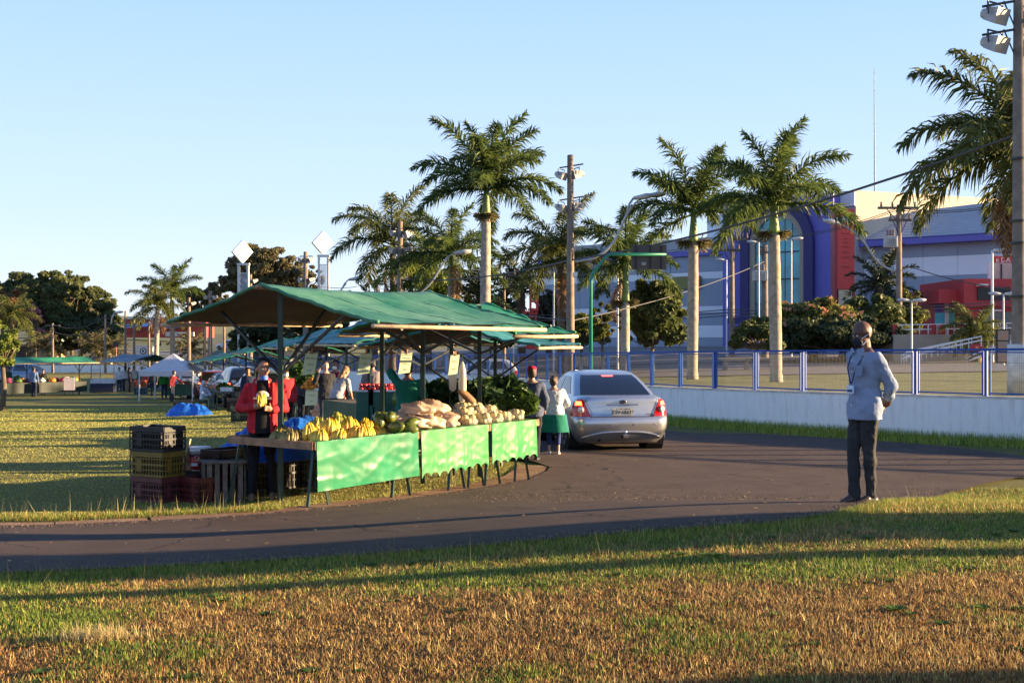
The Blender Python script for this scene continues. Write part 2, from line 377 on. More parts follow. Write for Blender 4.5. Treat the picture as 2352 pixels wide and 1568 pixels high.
for i in range(NP):
    zt = -.0146*min(WP[i][1], 160)+WH; f_, b_ = WP[i]+nrm[i]*.012, WP[i]-nrm[i]*(tck+.012)
    vs += [(f_[0], f_[1], zt-.035), (f_[0], f_[1], zt+.012), (b_[0], b_[1], zt+.012), (b_[0], b_[1], zt-.035)]
for i in range(NP-1):
    a = i*4; b = a+4; fs += [(a, b, b+1, a+1), (a+1, b+1, b+2, a+2), (a+2, b+2, b+3, a+3)]
g.add(vs, fs); g.build('coping', M('coping', (.60, .55, .50), .9, var=.2, scale=4), wo)
fence = tag(link(bpy.data.objects.new('blue_fence', None)), 'blue tubular fence with thin vertical wires on top of the white wall', 'fence')
fd = np.r_[0, np.cumsum(np.hypot(*np.diff(WP, axis=0).T))]
FH = .98; SP = 1.62
def fpt(s, off=-.09):
    x = np.interp(s, fd, WP[:, 0]); y = np.interp(s, fd, WP[:, 1]); nx_ = np.interp(s, fd, nrm[:, 0]); ny_ = np.interp(s, fd, nrm[:, 1])
    return V((x+nx_*off, y+ny_*off, -.0146*min(y, 160)+WH+.012))
pm = MB(); pm.box((0, 0, FH/2), (.055, .055, FH)).box((0, 0, .006), (.09, .09, .012)); pmesh = pm.mesh('post', bluemetal)
wiremat = M('dark_wire', (.045, .045, .05), .5, .4)
wm = MB()
for i in range(34):
    t = (i+.5)/34*(SP-.24)-(SP-.24)/2; wm.box((t, 0, FH/2-.015), (.003, .003, FH-.16))
for zz in (.3, .68): wm.box((0, .006, zz), (SP-.22, .004, .004))
wmesh = wm.mesh('wire_panel', wiremat)
fm = MB()
for sx in (-1, 1): fm.box((sx*(SP/2-.085), 0, FH/2-.02), (.032, .032, FH-.07))
fm.box((0, 0, .05), (SP-.2, .03, .03)).box((0, 0, FH-.085), (SP-.2, .022, .022)); frmesh = fm.mesh('panel_frame', bluemetal)
i = 0; s = 2.2
while s+SP < fd[-1]-60:
    p = fpt(s); q = fpt(s+SP); a = math.atan2(q.y-p.y, q.x-p.x)
    inst('post', pmesh, fence, p, (0, 0, a)); mid = (p+q)/2
    inst('panel_frame', frmesh, fence, mid, (0, 0, a))
    if mid.y < 110: inst('wire_panel', wmesh, fence, mid, (0, 0, a))
    g = MB(); g.bar(p+V((0, 0, FH-.022)), q+V((0, 0, FH-.022)), .06, .045); g.build('rail', bluemetal, fence)
    s += SP; i += 1
# ---------------- vegetation ----------------
rng = np.random.default_rng(11)
def leafmat(name, c1, c2, trans=.3): return M(name, c1, .55, var=.0, col2=c2, scale=.8, island=.7, trans=trans, spec=.3)
L_royal = leafmat('royal_leaf', (.03, .055, .018), (.15, .20, .045), .4)
L_queen = leafmat('queen_leaf', (.04, .06, .018), (.19, .20, .05), .4)
L_lime = leafmat('lime_leaf', (.10, .15, .025), (.26, .30, .06), .35)
L_dead = leafmat('dead_leaf', (.16, .09, .04), (.38, .22, .10), .2)
L_phx = leafmat('phoenix_leaf', (.012, .022, .014), (.05, .07, .03), .15)
L_tree = leafmat('tree_leaf', (.04, .065, .022), (.18, .20, .065), .42)
L_olive = leafmat('olive_leaf', (.07, .07, .035), (.25, .21, .10), .4)
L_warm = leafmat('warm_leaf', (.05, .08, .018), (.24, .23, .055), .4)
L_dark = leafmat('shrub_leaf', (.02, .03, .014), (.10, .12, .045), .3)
L_haze = leafmat('hazed_leaf', (.06, .085, .035), (.22, .235, .09), .45)  # leaf colours lightened to stand in for haze over the far trees
L_rust = leafmat('rust_leaf', (.14, .06, .03), (.30, .13, .06), .2)
L_pink = leafmat('pink_blossom', (.35, .12, .16), (.55, .25, .30), .2)
L_flower = leafmat('orange_blossom', (.60, .22, .12), (.8, .4, .25), .2)
m_trunk = M('palm_trunk', (.34, .28, .22), .9, var=.25, scale=5, bump=.5, bscale=25)
m_shaft = M('crownshaft', (.16, .22, .05), .5, var=.25, scale=3)
m_bark = M('bark', (.13, .10, .07), .95, var=.3, scale=6, bump=.6)
def frond(L, a0, droop, nl=46, ll=.55, plum=.5, wid=.03, hang=.55):
    t = np.linspace(0, 1, 24); th = a0-droop*t**1.35
    x = np.r_[0, np.cumsum(np.cos(th[:-1]))]/23*L; z = np.r_[0, np.cumsum(np.sin(th[:-1]))]/23*L
    F = []
    # rachis as three narrow strips
    for i in range(23):
        w = .035*(1-t[i])+.006; w2 = .035*(1-t[i+1])+.006
        F.append([(x[i], -w, z[i]), (x[i+1], -w2, z[i+1]), (x[i+1], w2, z[i+1]), (x[i], w, z[i])])
        F.append([(x[i], 0, z[i]-w), (x[i+1], 0, z[i+1]-w2), (x[i+1], 0, z[i+1]+w2), (x[i], 0, z[i]+w)])
    for k in range(nl):
        u = .10+.89*(k+rng.random()*.6)/nl; j = min(int(u*23), 22)
        p = np.array([np.interp(u, t, x), 0, np.interp(u, t, z)]); a = np.interp(u, t, th)
        fw = np.array([math.cos(a), 0, math.sin(a)]); up = np.array([-math.sin(a), 0, math.cos(a)])
        ln = ll*(math.sin(math.pi*min(1, u*.80+.16))**.6)*(.85+.3*rng.random())
        for sd in (-1, 1):
            el = rng.normal(.05, plum); d = fw*(.45+.5*u)+np.array([0, sd, 0])*math.cos(el)+up*math.sin(el); d /= np.linalg.norm(d)
            d2 = d+np.array([0, 0, -hang*(.6+.8*rng.random())]); d2 /= np.linalg.norm(d2)
            m_ = p+d*ln*.5; e_ = m_+d2*ln*.5
            wv = np.cross(d, rng.normal(size=3)); wv = wv/np.linalg.norm(wv)*wid*.5
            F.append([p-wv*.5, m_-wv, m_+wv, p+wv*.5]); F.append([m_-wv, e_-wv*.12, e_+wv*.12, m_+wv])
    return np.array(F, float)
def fronds(mat, kind):
    sets = []
    for a0, dr in ((82, 55), (68, 70), (55, 85), (40, 85), (25, 85), (8, 80), (-12, 62)):
        if kind == 'royal': f = frond(2.9, R(a0), R(dr*.82), 120, .60, .62, .05, .65)
        elif kind == 'queen': f = frond(3.1, R(a0), R(dr*1.1), 110, .70, .55, .05, .9)
        elif kind == 'phoenix': f = frond(2.6, R(a0), R(dr*.8), 70, .48, .45, .06, .15)
        else: f = frond(2.4, R(a0), R(dr*1.0), 60, .6, .5, .06, .35)
        sets.append(np_mesh('frond', f, 4, mat))
    return sets
FR = dict(royal=fronds(L_royal, 'royal'), queen=fronds(L_queen, 'queen'), lime=fronds(L_lime, 'queen'), dead=fronds(L_dead, 'queen'), phoenix=fronds(L_phx, 'phoenix'), tri=fronds(L_olive, 'tri'))
def brush(mat, n=420, r=.8):
    d = rng.normal(size=(n, 3)); d[:, 2] = -abs(d[:, 2])*.7+.25; d /= np.linalg.norm(d, axis=1)[:, None]; ln = r*(.5+.5*rng.random(n))[:, None]
    w = np.cross(d, rng.normal(size=(n, 3))); w = w/np.linalg.norm(w, axis=1)[:, None]*.018
    return np_mesh('fruit_cluster', np.stack([-w, d*ln-w, d*ln+w, w], 1), 4, mat)
L_brush = leafmat('seed_strands', (.10, .09, .035), (.30, .25, .11), .3)
BR = brush(L_brush, 300, .5)
def palm(label, px, d, top_py, kind='royal', R_=2.4, n=15, base=None, trunk_r=.2, shaft=1.2, brushes=0, tilt=None, group=None, dead=0, name='royal_palm', lean=0, seed=0, trunk_mat=None, nolow=False):
    rr = random.Random(seed+int(px)); b = base if base is not None else on(px, d)
    topz = EYE-(top_py-CY)/FD*d            # height of the frond bases
    h = topz-b.z; o = thing(name, label, 'palm tree', b, 0, group); h0 = h-shaft; o.rotation_euler = (R(rr.uniform(-1.5, 1.5)), R(rr.uniform(-1.6, 1.6)), rr.uniform(0, .2))
    prof = [(trunk_r*1.25, -.2), (trunk_r*1.1, .25)]
    k = 12
    for i in range(k+1): prof.append((trunk_r*(1+.10*math.sin(i/k*3.1))*(1-.12*i/k)+.008*(i % 2), .3+(h0-.3)*i/k))
    MB().lathe(prof, n=14).build('trunk', trunk_mat or m_trunk, o, True)
    if shaft > .3:
        MB().lathe([(trunk_r*.85, h0-.02), (trunk_r*.92, h0+.15), (trunk_r*.62, h0+shaft*.6), (trunk_r*.45, h+.1)], n=12).build('crownshaft', m_shaft, o, True)
    s = R_/2.5
    for i in range(n):
        lv = i/(n-1); vi = min(6, int((.08+lv*(.78 if nolow else .95))*7)); a = i*2.399963+rr.uniform(-.25, .25)
        mt = FR[kind]; nm = 'frond'
        inst(nm, mt[vi], o, (0, 0, h-.12*lv+rr.uniform(-.05, .05)), (rr.uniform(-.12, .12), rr.uniform(-.08, .08), a), s*rr.uniform(.88, 1.12))
    for i in range(dead):
        inst('dead_frond', FR['dead'][6], o, (0, 0, h-.5-.25*rr.random()), (0, R(rr.uniform(25, 55)), rr.uniform(0, 6.28)), s*.7)
    for i in range(brushes):
        a = i*2.4+.4; inst('fruit_cluster', BR, o, (.3*math.cos(a), .3*math.sin(a), h0+.05), (0, 0, a), rr.uniform(.75, 1.1))
    return o
GP = 'royal palms along the avenue'
palm('royal palm with a bright upright young frond, nearest the bald man', 1783, 41.7, 464, R_=2.6, n=15, shaft=1.1, brushes=2, dead=0, group=GP, base=on(1783, 41.7), nolow=True, seed=2)
palm('royal palm just right of the dark sign back', 1590, 46, 482, R_=2.6, n=15, shaft=1.25, brushes=2, dead=0, group=GP, seed=3, nolow=True)
palm('tallest palm, with brown seed clusters under a pale green crownshaft', 1113, 66, 432, R_=3.9, n=20, shaft=1.5, brushes=5, group=GP, seed=5, trunk_r=.27, nolow=True)
palm('palm in front of the dark sign back, its crown full of yellowing fronds', 1435, 56, 600, R_=2.6, n=15, shaft=1.9, brushes=2, dead=1, group=GP, seed=8)
palm('slender palm between the market floodlight post and the tallest palm', 1035, 74, 580, R_=3.3, n=14, shaft=2.0, brushes=1, dead=1, group=GP, seed=2, trunk_r=.22)
palm('broad drooping palm behind the tall floodlight post left of the green sign arm', 1288, 58, 590, 'queen', 2.7, 15, shaft=.2, dead=2, seed=4, name='queen_palm', trunk_r=.17, trunk_mat=m_bark)
palm('leftmost drooping palm of the avenue group, above the green market canopy', 903, 82, 560, 'queen', 3.7, 15, shaft=.2, dead=3, seed=6, name='queen_palm', trunk_r=.18, trunk_mat=m_bark)
palm('big drooping palm behind the concrete post at the right edge of the picture', 2352, 32, 335, 'queen', 2.75, 24, shaft=.2, dead=6, seed=9, name='queen_palm', trunk_r=.2, trunk_mat=m_bark)
palm('bright lime green palm below the leftmost drooping avenue palm', 975, 80, 640, 'lime', 3.2, 20, shaft=.2, seed=1, name='queen_palm', trunk_r=.15, trunk_mat=m_bark)
GF = 'palms far beyond the wall'
palm('far tall palm standing alone against the sky left of the canopy', 397, 150, 672, 'royal', 4.0, 13, shaft=1.6, seed=3, group=GF, trunk_r=.3, nolow=True)
palm('far palm leaning on the left side of the lone tall one', 358, 146, 702, 'queen', 3.4, 15, shaft=.2, dead=2, seed=7, group=GF, name='queen_palm', trunk_r=.28)
palm('dull green palm in front of the leafy trees at the left edge', 30, 160, 728, 'queen', 3.6, 15, shaft=.2, seed=12, group=GF, name='queen_palm', trunk_r=.25, trunk_mat=m_bark)
GT = 'small fan shaped palms behind the far wall'
for i, (px, py, lab) in enumerate(((97, 800, 'small arching palm by the low tan building'), (216, 800, 'small arching palm between the tan building and the bare pole'), (254, 808, 'small grey green palm right beside the bare wooden pole'), (437, 806, 'small arching palm just right of the lone tall palm'), (655, 790, 'small arching palm behind the near canopy left brace'))):
    palm(lab, px, 165-8*(i > 2), py, 'tri', 3.3, 13, shaft=.2, seed=20+i, group=GT, name='triangle_palm', trunk_r=.22, nolow=True)
GD = 'dark date palms in front of the shops'
for i, (px, py, d, r_, lab) in enumerate(((1098, 690, 80, 3.0, 'dark date palm behind the trunk of the tallest palm'), (1198, 660, 86, 3.2, 'dark date palm left of the red letter sculpture'), (2022, 655, 78, 2.7, 'dark date palm right of the red tower sign'), (2240, 762, 60, 1.5, 'short green palm in front of the red restaurant'), (640, 745, 120, 3.0, 'dark date palm seen under the left slope of the near canopy'), (860, 735, 100, 3.0, 'dark date palm just left of the double crossarm pole'))):
    palm(lab, px, d, py, 'phoenix' if i != 3 else 'queen', r_, 20, shaft=.2, seed=40+i, group=GD, name='date_palm', trunk_r=.28, trunk_mat=m_bark)
def leaves(cl, n, size, asp=1.6, flat=.6):
    "cl: list of (center, radii); n leaves spread through shells of the clumps"
    cl_w = np.array([r[0]*r[1]*r[2] for _, r in cl])**(.67); cl_w /= cl_w.sum(); out = []
    for (c, r), w in zip(cl, cl_w):
        m_ = max(20, int(n*w)); d = rng.normal(size=(m_, 3)); d /= np.linalg.norm(d, axis=1)[:, None]
        rad = rng.random(m_)**.45*(1+.16*np.sin(d[:, 0]*7+c[0])*np.cos(d[:, 2]*6+c[2]))
        p = np.array(c)+d*rad[:, None]*np.array(r)
        nr = rng.normal(size=(m_, 3))+d*.5; nr[:, 2] += flat*rng.random(m_); a = np.cross(nr, rng.normal(size=(m_, 3))); a /= np.linalg.norm(a, axis=1)[:, None]
        b = np.cross(nr, a); b /= np.linalg.norm(b, axis=1)[:, None]; sz = size*(.6+.8*rng.random(m_))[:, None]
        a = a*sz*asp*.5; b = b*sz*.5
        out.append(np.stack([p-a, p-b*.9+a*.1, p+a, p+b*.9+a*.1], 1))
    return np.concatenate(out)
def tree(label, px, py, rx, ry, d, mat, n=5000, size=.3, nclump=14, name='leafy_tree', group=None, trunk_px=None, seed=0, cat='tree', extra=None, fill=1., tr=.22):
    rr = random.Random(seed+int(px*7+py)); u = d/FD; c = at(px, py, d); b = on(trunk_px if trunk_px is not None else px, d)
    o = thing(name, label, cat, b, 0, group); rx, ry = rx*u*1.1, ry*u*1.1; cl = []; lc = c-b
    for i in range(nclump):
        a = i*2.4+rr.random(); el = rr.uniform(-.75, 1.0); q = math.sqrt(max(0, 1-el*el*.8))*rr.uniform(.4, .78)
        s = rr.uniform(.30, .50)*fill
        cl.append((lc+V((math.cos(a)*q*rx, math.sin(a)*q*rx*.8, el*ry*.72)), (rx*s, rx*s, min(ry, rx)*s*rr.uniform(.6, .95))))
    n, size = (n*2.1, size*.66) if d < 95 else (n*2.4, size*.58)
    if d > 140: cl = [(c_, tuple(q*.86 for q in r_)) for c_, r_ in cl]
    for i in range(int(nclump*2.2)):
        a = rr.uniform(0, 6.28); el = rr.uniform(-.6, 1); q = math.sqrt(max(0, 1-el*el*.85))*rr.uniform(.82, 1.12); s = rr.uniform(.08, .17)
        cl.append((lc+V((math.cos(a)*q*rx, math.sin(a)*q*rx*.8, el*ry*rr.uniform(.85, 1.08))), (rx*s*1.3, rx*s*1.3, rx*s*.8)))
    me = np_mesh('crown', leaves(cl, int(n*1.7), size), 4, mat); inst('crown', me, o)
    g = MB(); fk = lc+V((0, 0, -ry*.55)); fk.z = max(fk.z, .4)
    g.tube([(0, 0, -.3), fk*.5+V((rr.uniform(-.1, .1), 0, 0)), fk], [tr*1.2, tr, tr*.8], 9)
    for cc, r in cl[::2]: g.tube([fk-V((0, 0, .1)), fk*.45+cc*.55+V((0, 0, -.1*ry)), cc], [tr*.6, tr*.4, tr*.1], 6)
    g.build('trunk', m_bark, o, True)
    if extra:
        em, en, es = extra; inst('blossoms', np_mesh('blossoms', leaves([(c_, tuple(x*1.05 for x in r_)) for c_, r_ in cl if c_.z > lc.z-.2*ry], en, es, 1.1), 4, em), o)
    return o
GL = 'leafy trees on the hill left of the picture'
tree('dense green tree with a round top, second from the left picture edge', 112, 702, 60, 72, 178, L_haze, 9000, .55, 18, group=GL)
tree('tallest of the dense green trees left of the lone palm', 165, 712, 62, 80, 185, L_haze, 9000, .55, 18, group=GL, seed=3)
tree('lower dense tree at the right end of the left tree mass', 228, 745, 46, 62, 182, L_haze, 7000, .5, 16, group=GL, seed=4)
tree('dense green tree at the left picture edge behind the rust coloured one', 38, 700, 55, 66, 190, L_haze, 7000, .55, 16, group=GL, seed=5)
tree('rust coloured tree low at the left picture edge', 5, 715, 48, 48, 170, L_rust, 3500, .45, 12, seed=6)
tree('small pink blossoming tree in front of the left tree mass', 82, 745, 16, 40, 170, L_pink, 900, .35, 8, seed=7, tr=.12)
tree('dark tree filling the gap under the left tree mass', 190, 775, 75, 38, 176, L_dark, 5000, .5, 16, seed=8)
tree('big olive brown spreading tree behind the left white pylon sign', 604, 640, 80, 66, 175, L_olive, 12000, .5, 24, seed=9, tr=.4)
tree('thin sparse tree right of the olive spreading tree', 692, 650, 42, 38, 170, L_olive, 1500, .42, 12, seed=10, fill=.7)
tree('round olive tree behind the poles left of the olive spreading tree', 470, 700, 48, 44, 180, L_olive, 4500, .5, 14, seed=11)
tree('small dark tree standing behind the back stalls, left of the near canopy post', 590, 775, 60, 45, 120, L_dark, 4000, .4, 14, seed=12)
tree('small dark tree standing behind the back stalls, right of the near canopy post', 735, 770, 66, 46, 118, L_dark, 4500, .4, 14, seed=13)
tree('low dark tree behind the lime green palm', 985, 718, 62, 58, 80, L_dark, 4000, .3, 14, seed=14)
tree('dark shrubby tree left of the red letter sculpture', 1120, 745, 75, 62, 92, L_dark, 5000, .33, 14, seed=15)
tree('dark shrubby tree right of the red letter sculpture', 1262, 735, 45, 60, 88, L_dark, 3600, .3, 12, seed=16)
tree('small lit shrub tree left of the green sign post', 1335, 765, 28, 46, 66, L_warm, 2200, .2, 10, seed=17, tr=.08)
tree('small lit shrub tree right of the green sign post', 1383, 752, 26, 56, 64, L_warm, 2400, .2, 10, seed=18, tr=.08)
tree('dense mixed thicket of yuccas under the dark sign back', 1500, 735, 62, 82, 58, L_tree, 7000, .26, 18, seed=19, name='thicket', cat='shrub', tr=.1)
tree('wide dark tree with orange blossoms in front of the blue mall front', 1868, 752, 108, 50, 66, L_warm, 11000, .24, 22, seed=20, extra=(L_flower, 60, .28))
tree('dark rounded tree left of the wooden utility pole', 1995, 742, 78, 52, 70, L_tree, 9000, .24, 18, seed=21)
tree('sunlit yellow green tree right of the wooden utility pole', 2088, 722, 38, 52, 71, L_warm, 3500, .22, 12, seed=22)
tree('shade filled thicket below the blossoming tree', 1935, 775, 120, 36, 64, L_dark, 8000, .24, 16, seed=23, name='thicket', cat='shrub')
tree('small rounded shrub at the foot of the second royal palm', 1740, 778, 52, 32, 55, L_tree, 4500, .2, 12, seed=24, name='shrub', cat='shrub', tr=.07)
b = gat(4, 944); tree('thin young tree with lit leaves on the lawn at the left picture edge', 6, 800, 30, 62, b.y, L_lime, 2600, .16, 12, seed=25, trunk_px=3, tr=.11)
# ---------------- mall ----------------
FA, FB = V((14.3, 110, 0)), V((35.3, 92, 0)); FE = (FB-FA).normalized(); FN = V((FE.y, -FE.x, 0))   # FN towards the camera
def fu(px, off=0):
    k = (px-CX)/FD; o = FA+FN*off     # (o+FE*u).x = k*(o+FE*u).y
    return (k*o.y-o.x)/(FE.x-k*FE.y)
def fp(u, off, z): p = FA+FN*off+FE*u; return V((p.x, p.y, z))
def fz(px, py, off=0): p = fp(fu(px, off), off, 0); return EYE-(py-CY)/FD*p.y
def fbox(g, px0, px1, z0, z1, off, th, m=0):
    u0, u1 = fu(px0, off), fu(px1, off); a = fp((u0+u1)/2, off-th/2, (z0+z1)/2)
    return g.box(a, (abs(u1-u0), th, z1-z0), math.atan2(FE.y, FE.x), m)
m_gb = M('mall_grey_blue', (.30, .35, .44), .7, var=.06, scale=.3); m_mw = M('mall_white', (.78, .80, .85), .7, var=.04, scale=.3)
m_purple = M('mall_purple', (.13, .125, .45), .6, var=.06, scale=.3); m_dpurple = M('mall_dark_purple', (.03, .025, .13), .6, var=.08)
m_cream = M('mall_cream', (.62, .52, .40), .8, var=.05, scale=.5); m_roof = M('mall_roof', (.36, .37, .40), .6, var=.05, scale=.5)
m_teal = M('teal_glass', (.01, .30, .36), .12, var=.35, scale=.35, spec=.8); m_tan = M('tan_trim', (.35, .30, .24), .8)
mall = thing('shopping_mall', 'long shopping mall with purple arched entrance block, grey walls and white stripes', 'building', fp(0, 0, Z(FA.x, FA.y)))
Zg = .6
zb1, zb0 = fz(1600, 576), fz(1600, 588)
def P(name, g, mt): return g.build(name, mt, mall, world=True)
def lz(py): return fz(1600, py)
bands = [(Zg, lz(775), m_gb), (lz(775), lz(747), m_mw), (lz(747), lz(718), m_gb), (lz(718), lz(703), m_mw), (lz(703), lz(641), m_gb), (lz(641), lz(625), m_mw), (lz(625), zb0, m_gb)]
cols = [1235, 1330, 1400, 1470, 1540, 1605, 1662]
for a, b, mt in bands:
    for c0, c1 in zip(cols[:-1], cols[1:]):
        P('wall_panel', fbox(MB(), c0+.4, c1-.4, a+.01, b-.01, 0, .3), mt)
P('wall_core', fbox(MB(), 1235, 1662, Zg-1, zb1, -.32, 6), m_gb)
P('cornice', fbox(MB(), 1235, 1662, zb0, zb1, .35, .6), m_purple)
P('roof_band', fbox(MB(), 1235, 1662, zb1+.02, lz(547), .1, 6), m_roof)
P('penthouse', fbox(MB(), 1624, 1720, lz(547), lz(485), -4, 5), m_mw)
P('shop_sign', fbox(MB(), 1544, 1608, lz(662), lz(634), .25, .2), M('olive_sign', (.22, .20, .06), .6))
# entrance block with arch
off = 3.
def ez(py): return fz(1800, py, off)
P('entrance_block', fbox(MB(), 1660, 1914, Zg-1, fz(1905, 443, off), off, 9), m_purple)
ctr = (fu(1735, off)+fu(1842, off))/2; rad = abs(fu(1842, off)-fu(1735, off))/2; zc = ez(560)
def arch(g, r0, r1, o0, th, z0, n=18):
    "arched ring of inner radius r0 and outer r1 standing on z0"
    def pt(r, t): return (ctr+r*math.cos(t), zc+r*math.sin(t)*1.12)
    A_ = [(ctr+r1, z0)]+[pt(r1, math.pi*i/n) for i in range(n+1)]+[(ctr-r1, z0)]
    B_ = [(ctr+r0, z0)]+[pt(r0, math.pi*i/n) for i in range(n+1)]+[(ctr-r0, z0)]
    for i in range(len(A_)-1):
        g.poly([fp(A_[i][0], o0, A_[i][1]), fp(A_[i+1][0], o0, A_[i+1][1]), fp(B_[i+1][0], o0, B_[i+1][1]), fp(B_[i][0], o0, B_[i][1])], -FN*th)
    return g
P('outer_arch', arch(MB(), rad*1.18, rad*1.55, off+.5, .6, Zg), m_dpurple)
P('inner_arch', arch(MB(), rad*.96, rad*1.18, off+.3, .4, Zg), m_tan)
gz_ = [(ctr+rad*.96, Zg+3)]+[(ctr+rad*.96*math.cos(math.pi*i/18), zc+rad*.96*1.12*math.sin(math.pi*i/18)) for i in range(19)]+[(ctr-rad*.96, Zg+3)]
nb = 6; gl = None
for i in range(nb):
    a0, a1 = ctr-rad*.96+i*rad*1.92/nb, ctr-rad*.96+(i+1)*rad*1.92/nb
    def top(u): q = max(0, 1-((u-ctr)/(rad*.96))**2); return zc+rad*.96*1.12*math.sqrt(q)
    us = [a0+.04+(a1-a0-.08)*j/4 for j in range(5)]
    P('glass_pane', MB().poly([fp(a0+.04, off+.12, Zg+2.6)]+[fp(a1-.04, off+.12, Zg+2.6)]+[fp(u, off+.12, top(u)) for u in us[::-1]], -FN*.1), m_teal)
for zz in (4.2, 6.2, 8.4): P('mullion', MB().bar(fp(ctr-rad*.9, off+.2, Zg+zz), fp(ctr+rad*.9, off+.2, Zg+zz), .1, .08), m_dpurple)
P('entrance_canopy', fbox(MB(), 1668, 1760, fz(1700, 742, off+3), fz(1700, 728, off+3), off+3, 3), m_dpurple)
# grey corner and louvres
P('corner_block', fbox(MB(), 1914, 1966, Zg, fz(1965, 437, 1.5), 1.5, 5), m_roof)
for i in range(9):
    z = fz(1940, 474, 1.6)+i*(fz(1940, 441, 1.6)-fz(1940, 474, 1.6))/9; P('louvre', fbox(MB(), 1917, 1963, z, z+.1, 1.75, .2), m_mw)
# right wing
zr1, zr0 = fz(1970, 551, 1), fz(1970, 567, 1)
P('cornice', fbox(MB(), 1966, 2620, zr0, zr1, 1, 1), m_purple)
rz_ = lambda py: fz(2077, py)
rb = [(Zg, rz_(760), m_gb), (rz_(760), rz_(700), m_mw), (rz_(700), rz_(636), m_gb), (rz_(636), rz_(592), m_mw), (rz_(592), zr0, m_gb)]
cols = [1966, 2040, 2120, 2200, 2290, 2390, 2500, 2620]
for a, b, mt in rb:
    for c0, c1 in zip(cols[:-1], cols[1:]): P('wall_panel', fbox(MB(), c0+.4, c1-.4, a+.01, b-.01, 0, .3), mt)
P('wall_core', fbox(MB(), 1966, 2620, Zg-1, zr1, -.32, 6), m_gb)
u0, u1 = fu(1966), fu(2620); K = fp(fu(1966, 1.5), 1.5, 0); KE = V((16.7, 7, 0)).normalized(); zt = EYE+(784-437)/FD*K.y
for i in range(10):
    t0, t1 = i/10, (i+1)/10; h0, h1 = zr1+(2.4)*t0, zr1+2.4*t1; g = MB()
    g.poly([fp(u0, 1.0-5*t0, h0), fp(u1, 1.0-5*t0, h0+1.0*t0), fp(u1, 1.0-5*t1, h1+1.0*t1-.05), fp(u0, 1.0-5*t1, h1-.05)], V((0, 0, -.12))); P('roof_strip', g, m_roof)
kn = V((KE.y, -KE.x, 0))
for i in range(7):
    a = K+KE*(i*5.2+.01); b = K+KE*((i+1)*5.2-.02)
    P('upper_wall_panel', MB().poly([(a.x, a.y, zr1), (b.x, b.y, zr1), (b.x, b.y, zt), (a.x, a.y, zt)], -kn*4), m_cream)
for i in range(3): a = K+KE*(19+i*1.6)+kn*.04; P('window', MB().box((a.x, a.y, zt-3.6), (.9, .08, .9), math.atan2(KE.y, KE.x)), M('dark_window', (.05, .05, .06), .1))
# ---------------- red tower sign, antenna, red letters ----------------
tw = thing('tower_sign', 'tall red tower sign with cream base panel in front of the mall', 'sign', on(1941, 86)); b = tw.location
def slab(g, px0, px1, py0, py1, d, th=.4, m=0):
    a, c = at(px0, py0, d), at(px1, py1, d); return g.box(((a.x+c.x)/2, d+th/2, (a.z+c.z)/2), (c.x-a.x, th, a.z-c.z), m=m)
m_sred = M('sign_red', (.62, .06, .05), .5, var=.06, scale=1)
g = MB(); slab(g, 1923, 1963, 480, 664, 86, .9); g.build('red_panel', m_sred, tw, world=True)
g = MB(); slab(g, 1917, 1922.6, 480, 800, 86, 1.1); slab(g, 1959, 1963.5, 664.3, 800, 86, .9); g.build('frame', M('sign_dark_red', (.32, .03, .04), .5), tw, world=True)
g = MB(); slab(g, 1926, 1958.5, 665, 800, 86.1, .6); g.build('base_panel', M('sign_cream', (.60, .52, .36), .6), tw, world=True)
me = text_mesh('HABIBS', .62, m_sred); p = at(1942, 708, 85.95)-b; inst('lettering', me, tw, p, (R(90), 0, 0))
g = MB()
for py, w in ((535, 10), (547, 5), (556, 6), (566, 7), (578, 7), (590, 9), (612, 9)): slab(g, 1943-w, 1943+w, py, py+1.2, 85.93, .04)
g.build('faded_lettering', M('sign_faded', (.36, .05, .05), .6), tw, world=True)
an = thing('antenna_mast', 'very thin tall antenna mast rising above the mall roof', 'antenna', at(2009, 440, 140))
g = MB(); g.tube([at(2009, 445, 140), at(2008, 155, 140)], [.09, .04], 6); g.build('mast', greysteel, an, world=True)
g = MB()
for i in range(14): py = 170+i*19; g.bar(at(2006.6, py, 140), at(2010.2, py, 140), .03, .03)
g.build('rungs', greysteel, an, world=True)
ls = thing('letter_sculpture', 'tall red stacked letter sculpture in front of dark shrubs', 'sculpture', on(1225, 84))
g = MB()
def ring(g, cx, cy, rx, ry, d, w):
    pts = [at(cx+rx*math.cos(a), cy+ry*math.sin(a), d) for a in np.linspace(0, 2*math.pi, 17)]
    for a, c in zip(pts[:-1], pts[1:]): g.bar(a, c, .5, w, up=(0, 1, 0))
slab(g, 1216, 1221, 657, 716, 84, .5); slab(g, 1220, 1236, 672, 677, 84.01, .48); slab(g, 1231, 1237, 672, 712, 84.02, .46); slab(g, 1220, 1234, 689, 694, 84.03, .44); slab(g, 1219, 1236, 708, 714, 84.04, .42)
g.build('upper_letter', m_sred, ls, world=True)
g = MB(); ring(g, 1212, 723, 6, 7, 84.1, .2); slab(g, 1206, 1236, 716, 720, 84.3, .4); slab(g, 1228, 1233, 716, 745, 84.2, .4); slab(g, 1212, 1217, 718, 800, 84.4, .4); slab(g, 1205, 1240, 740, 746, 84.5, .4); g.build('lower_letters', m_sred, ls, world=True)
slab(MB(), 1207, 1240, 770, 802, 84.6, .5).build('plinth', m_sred, ls, world=True)
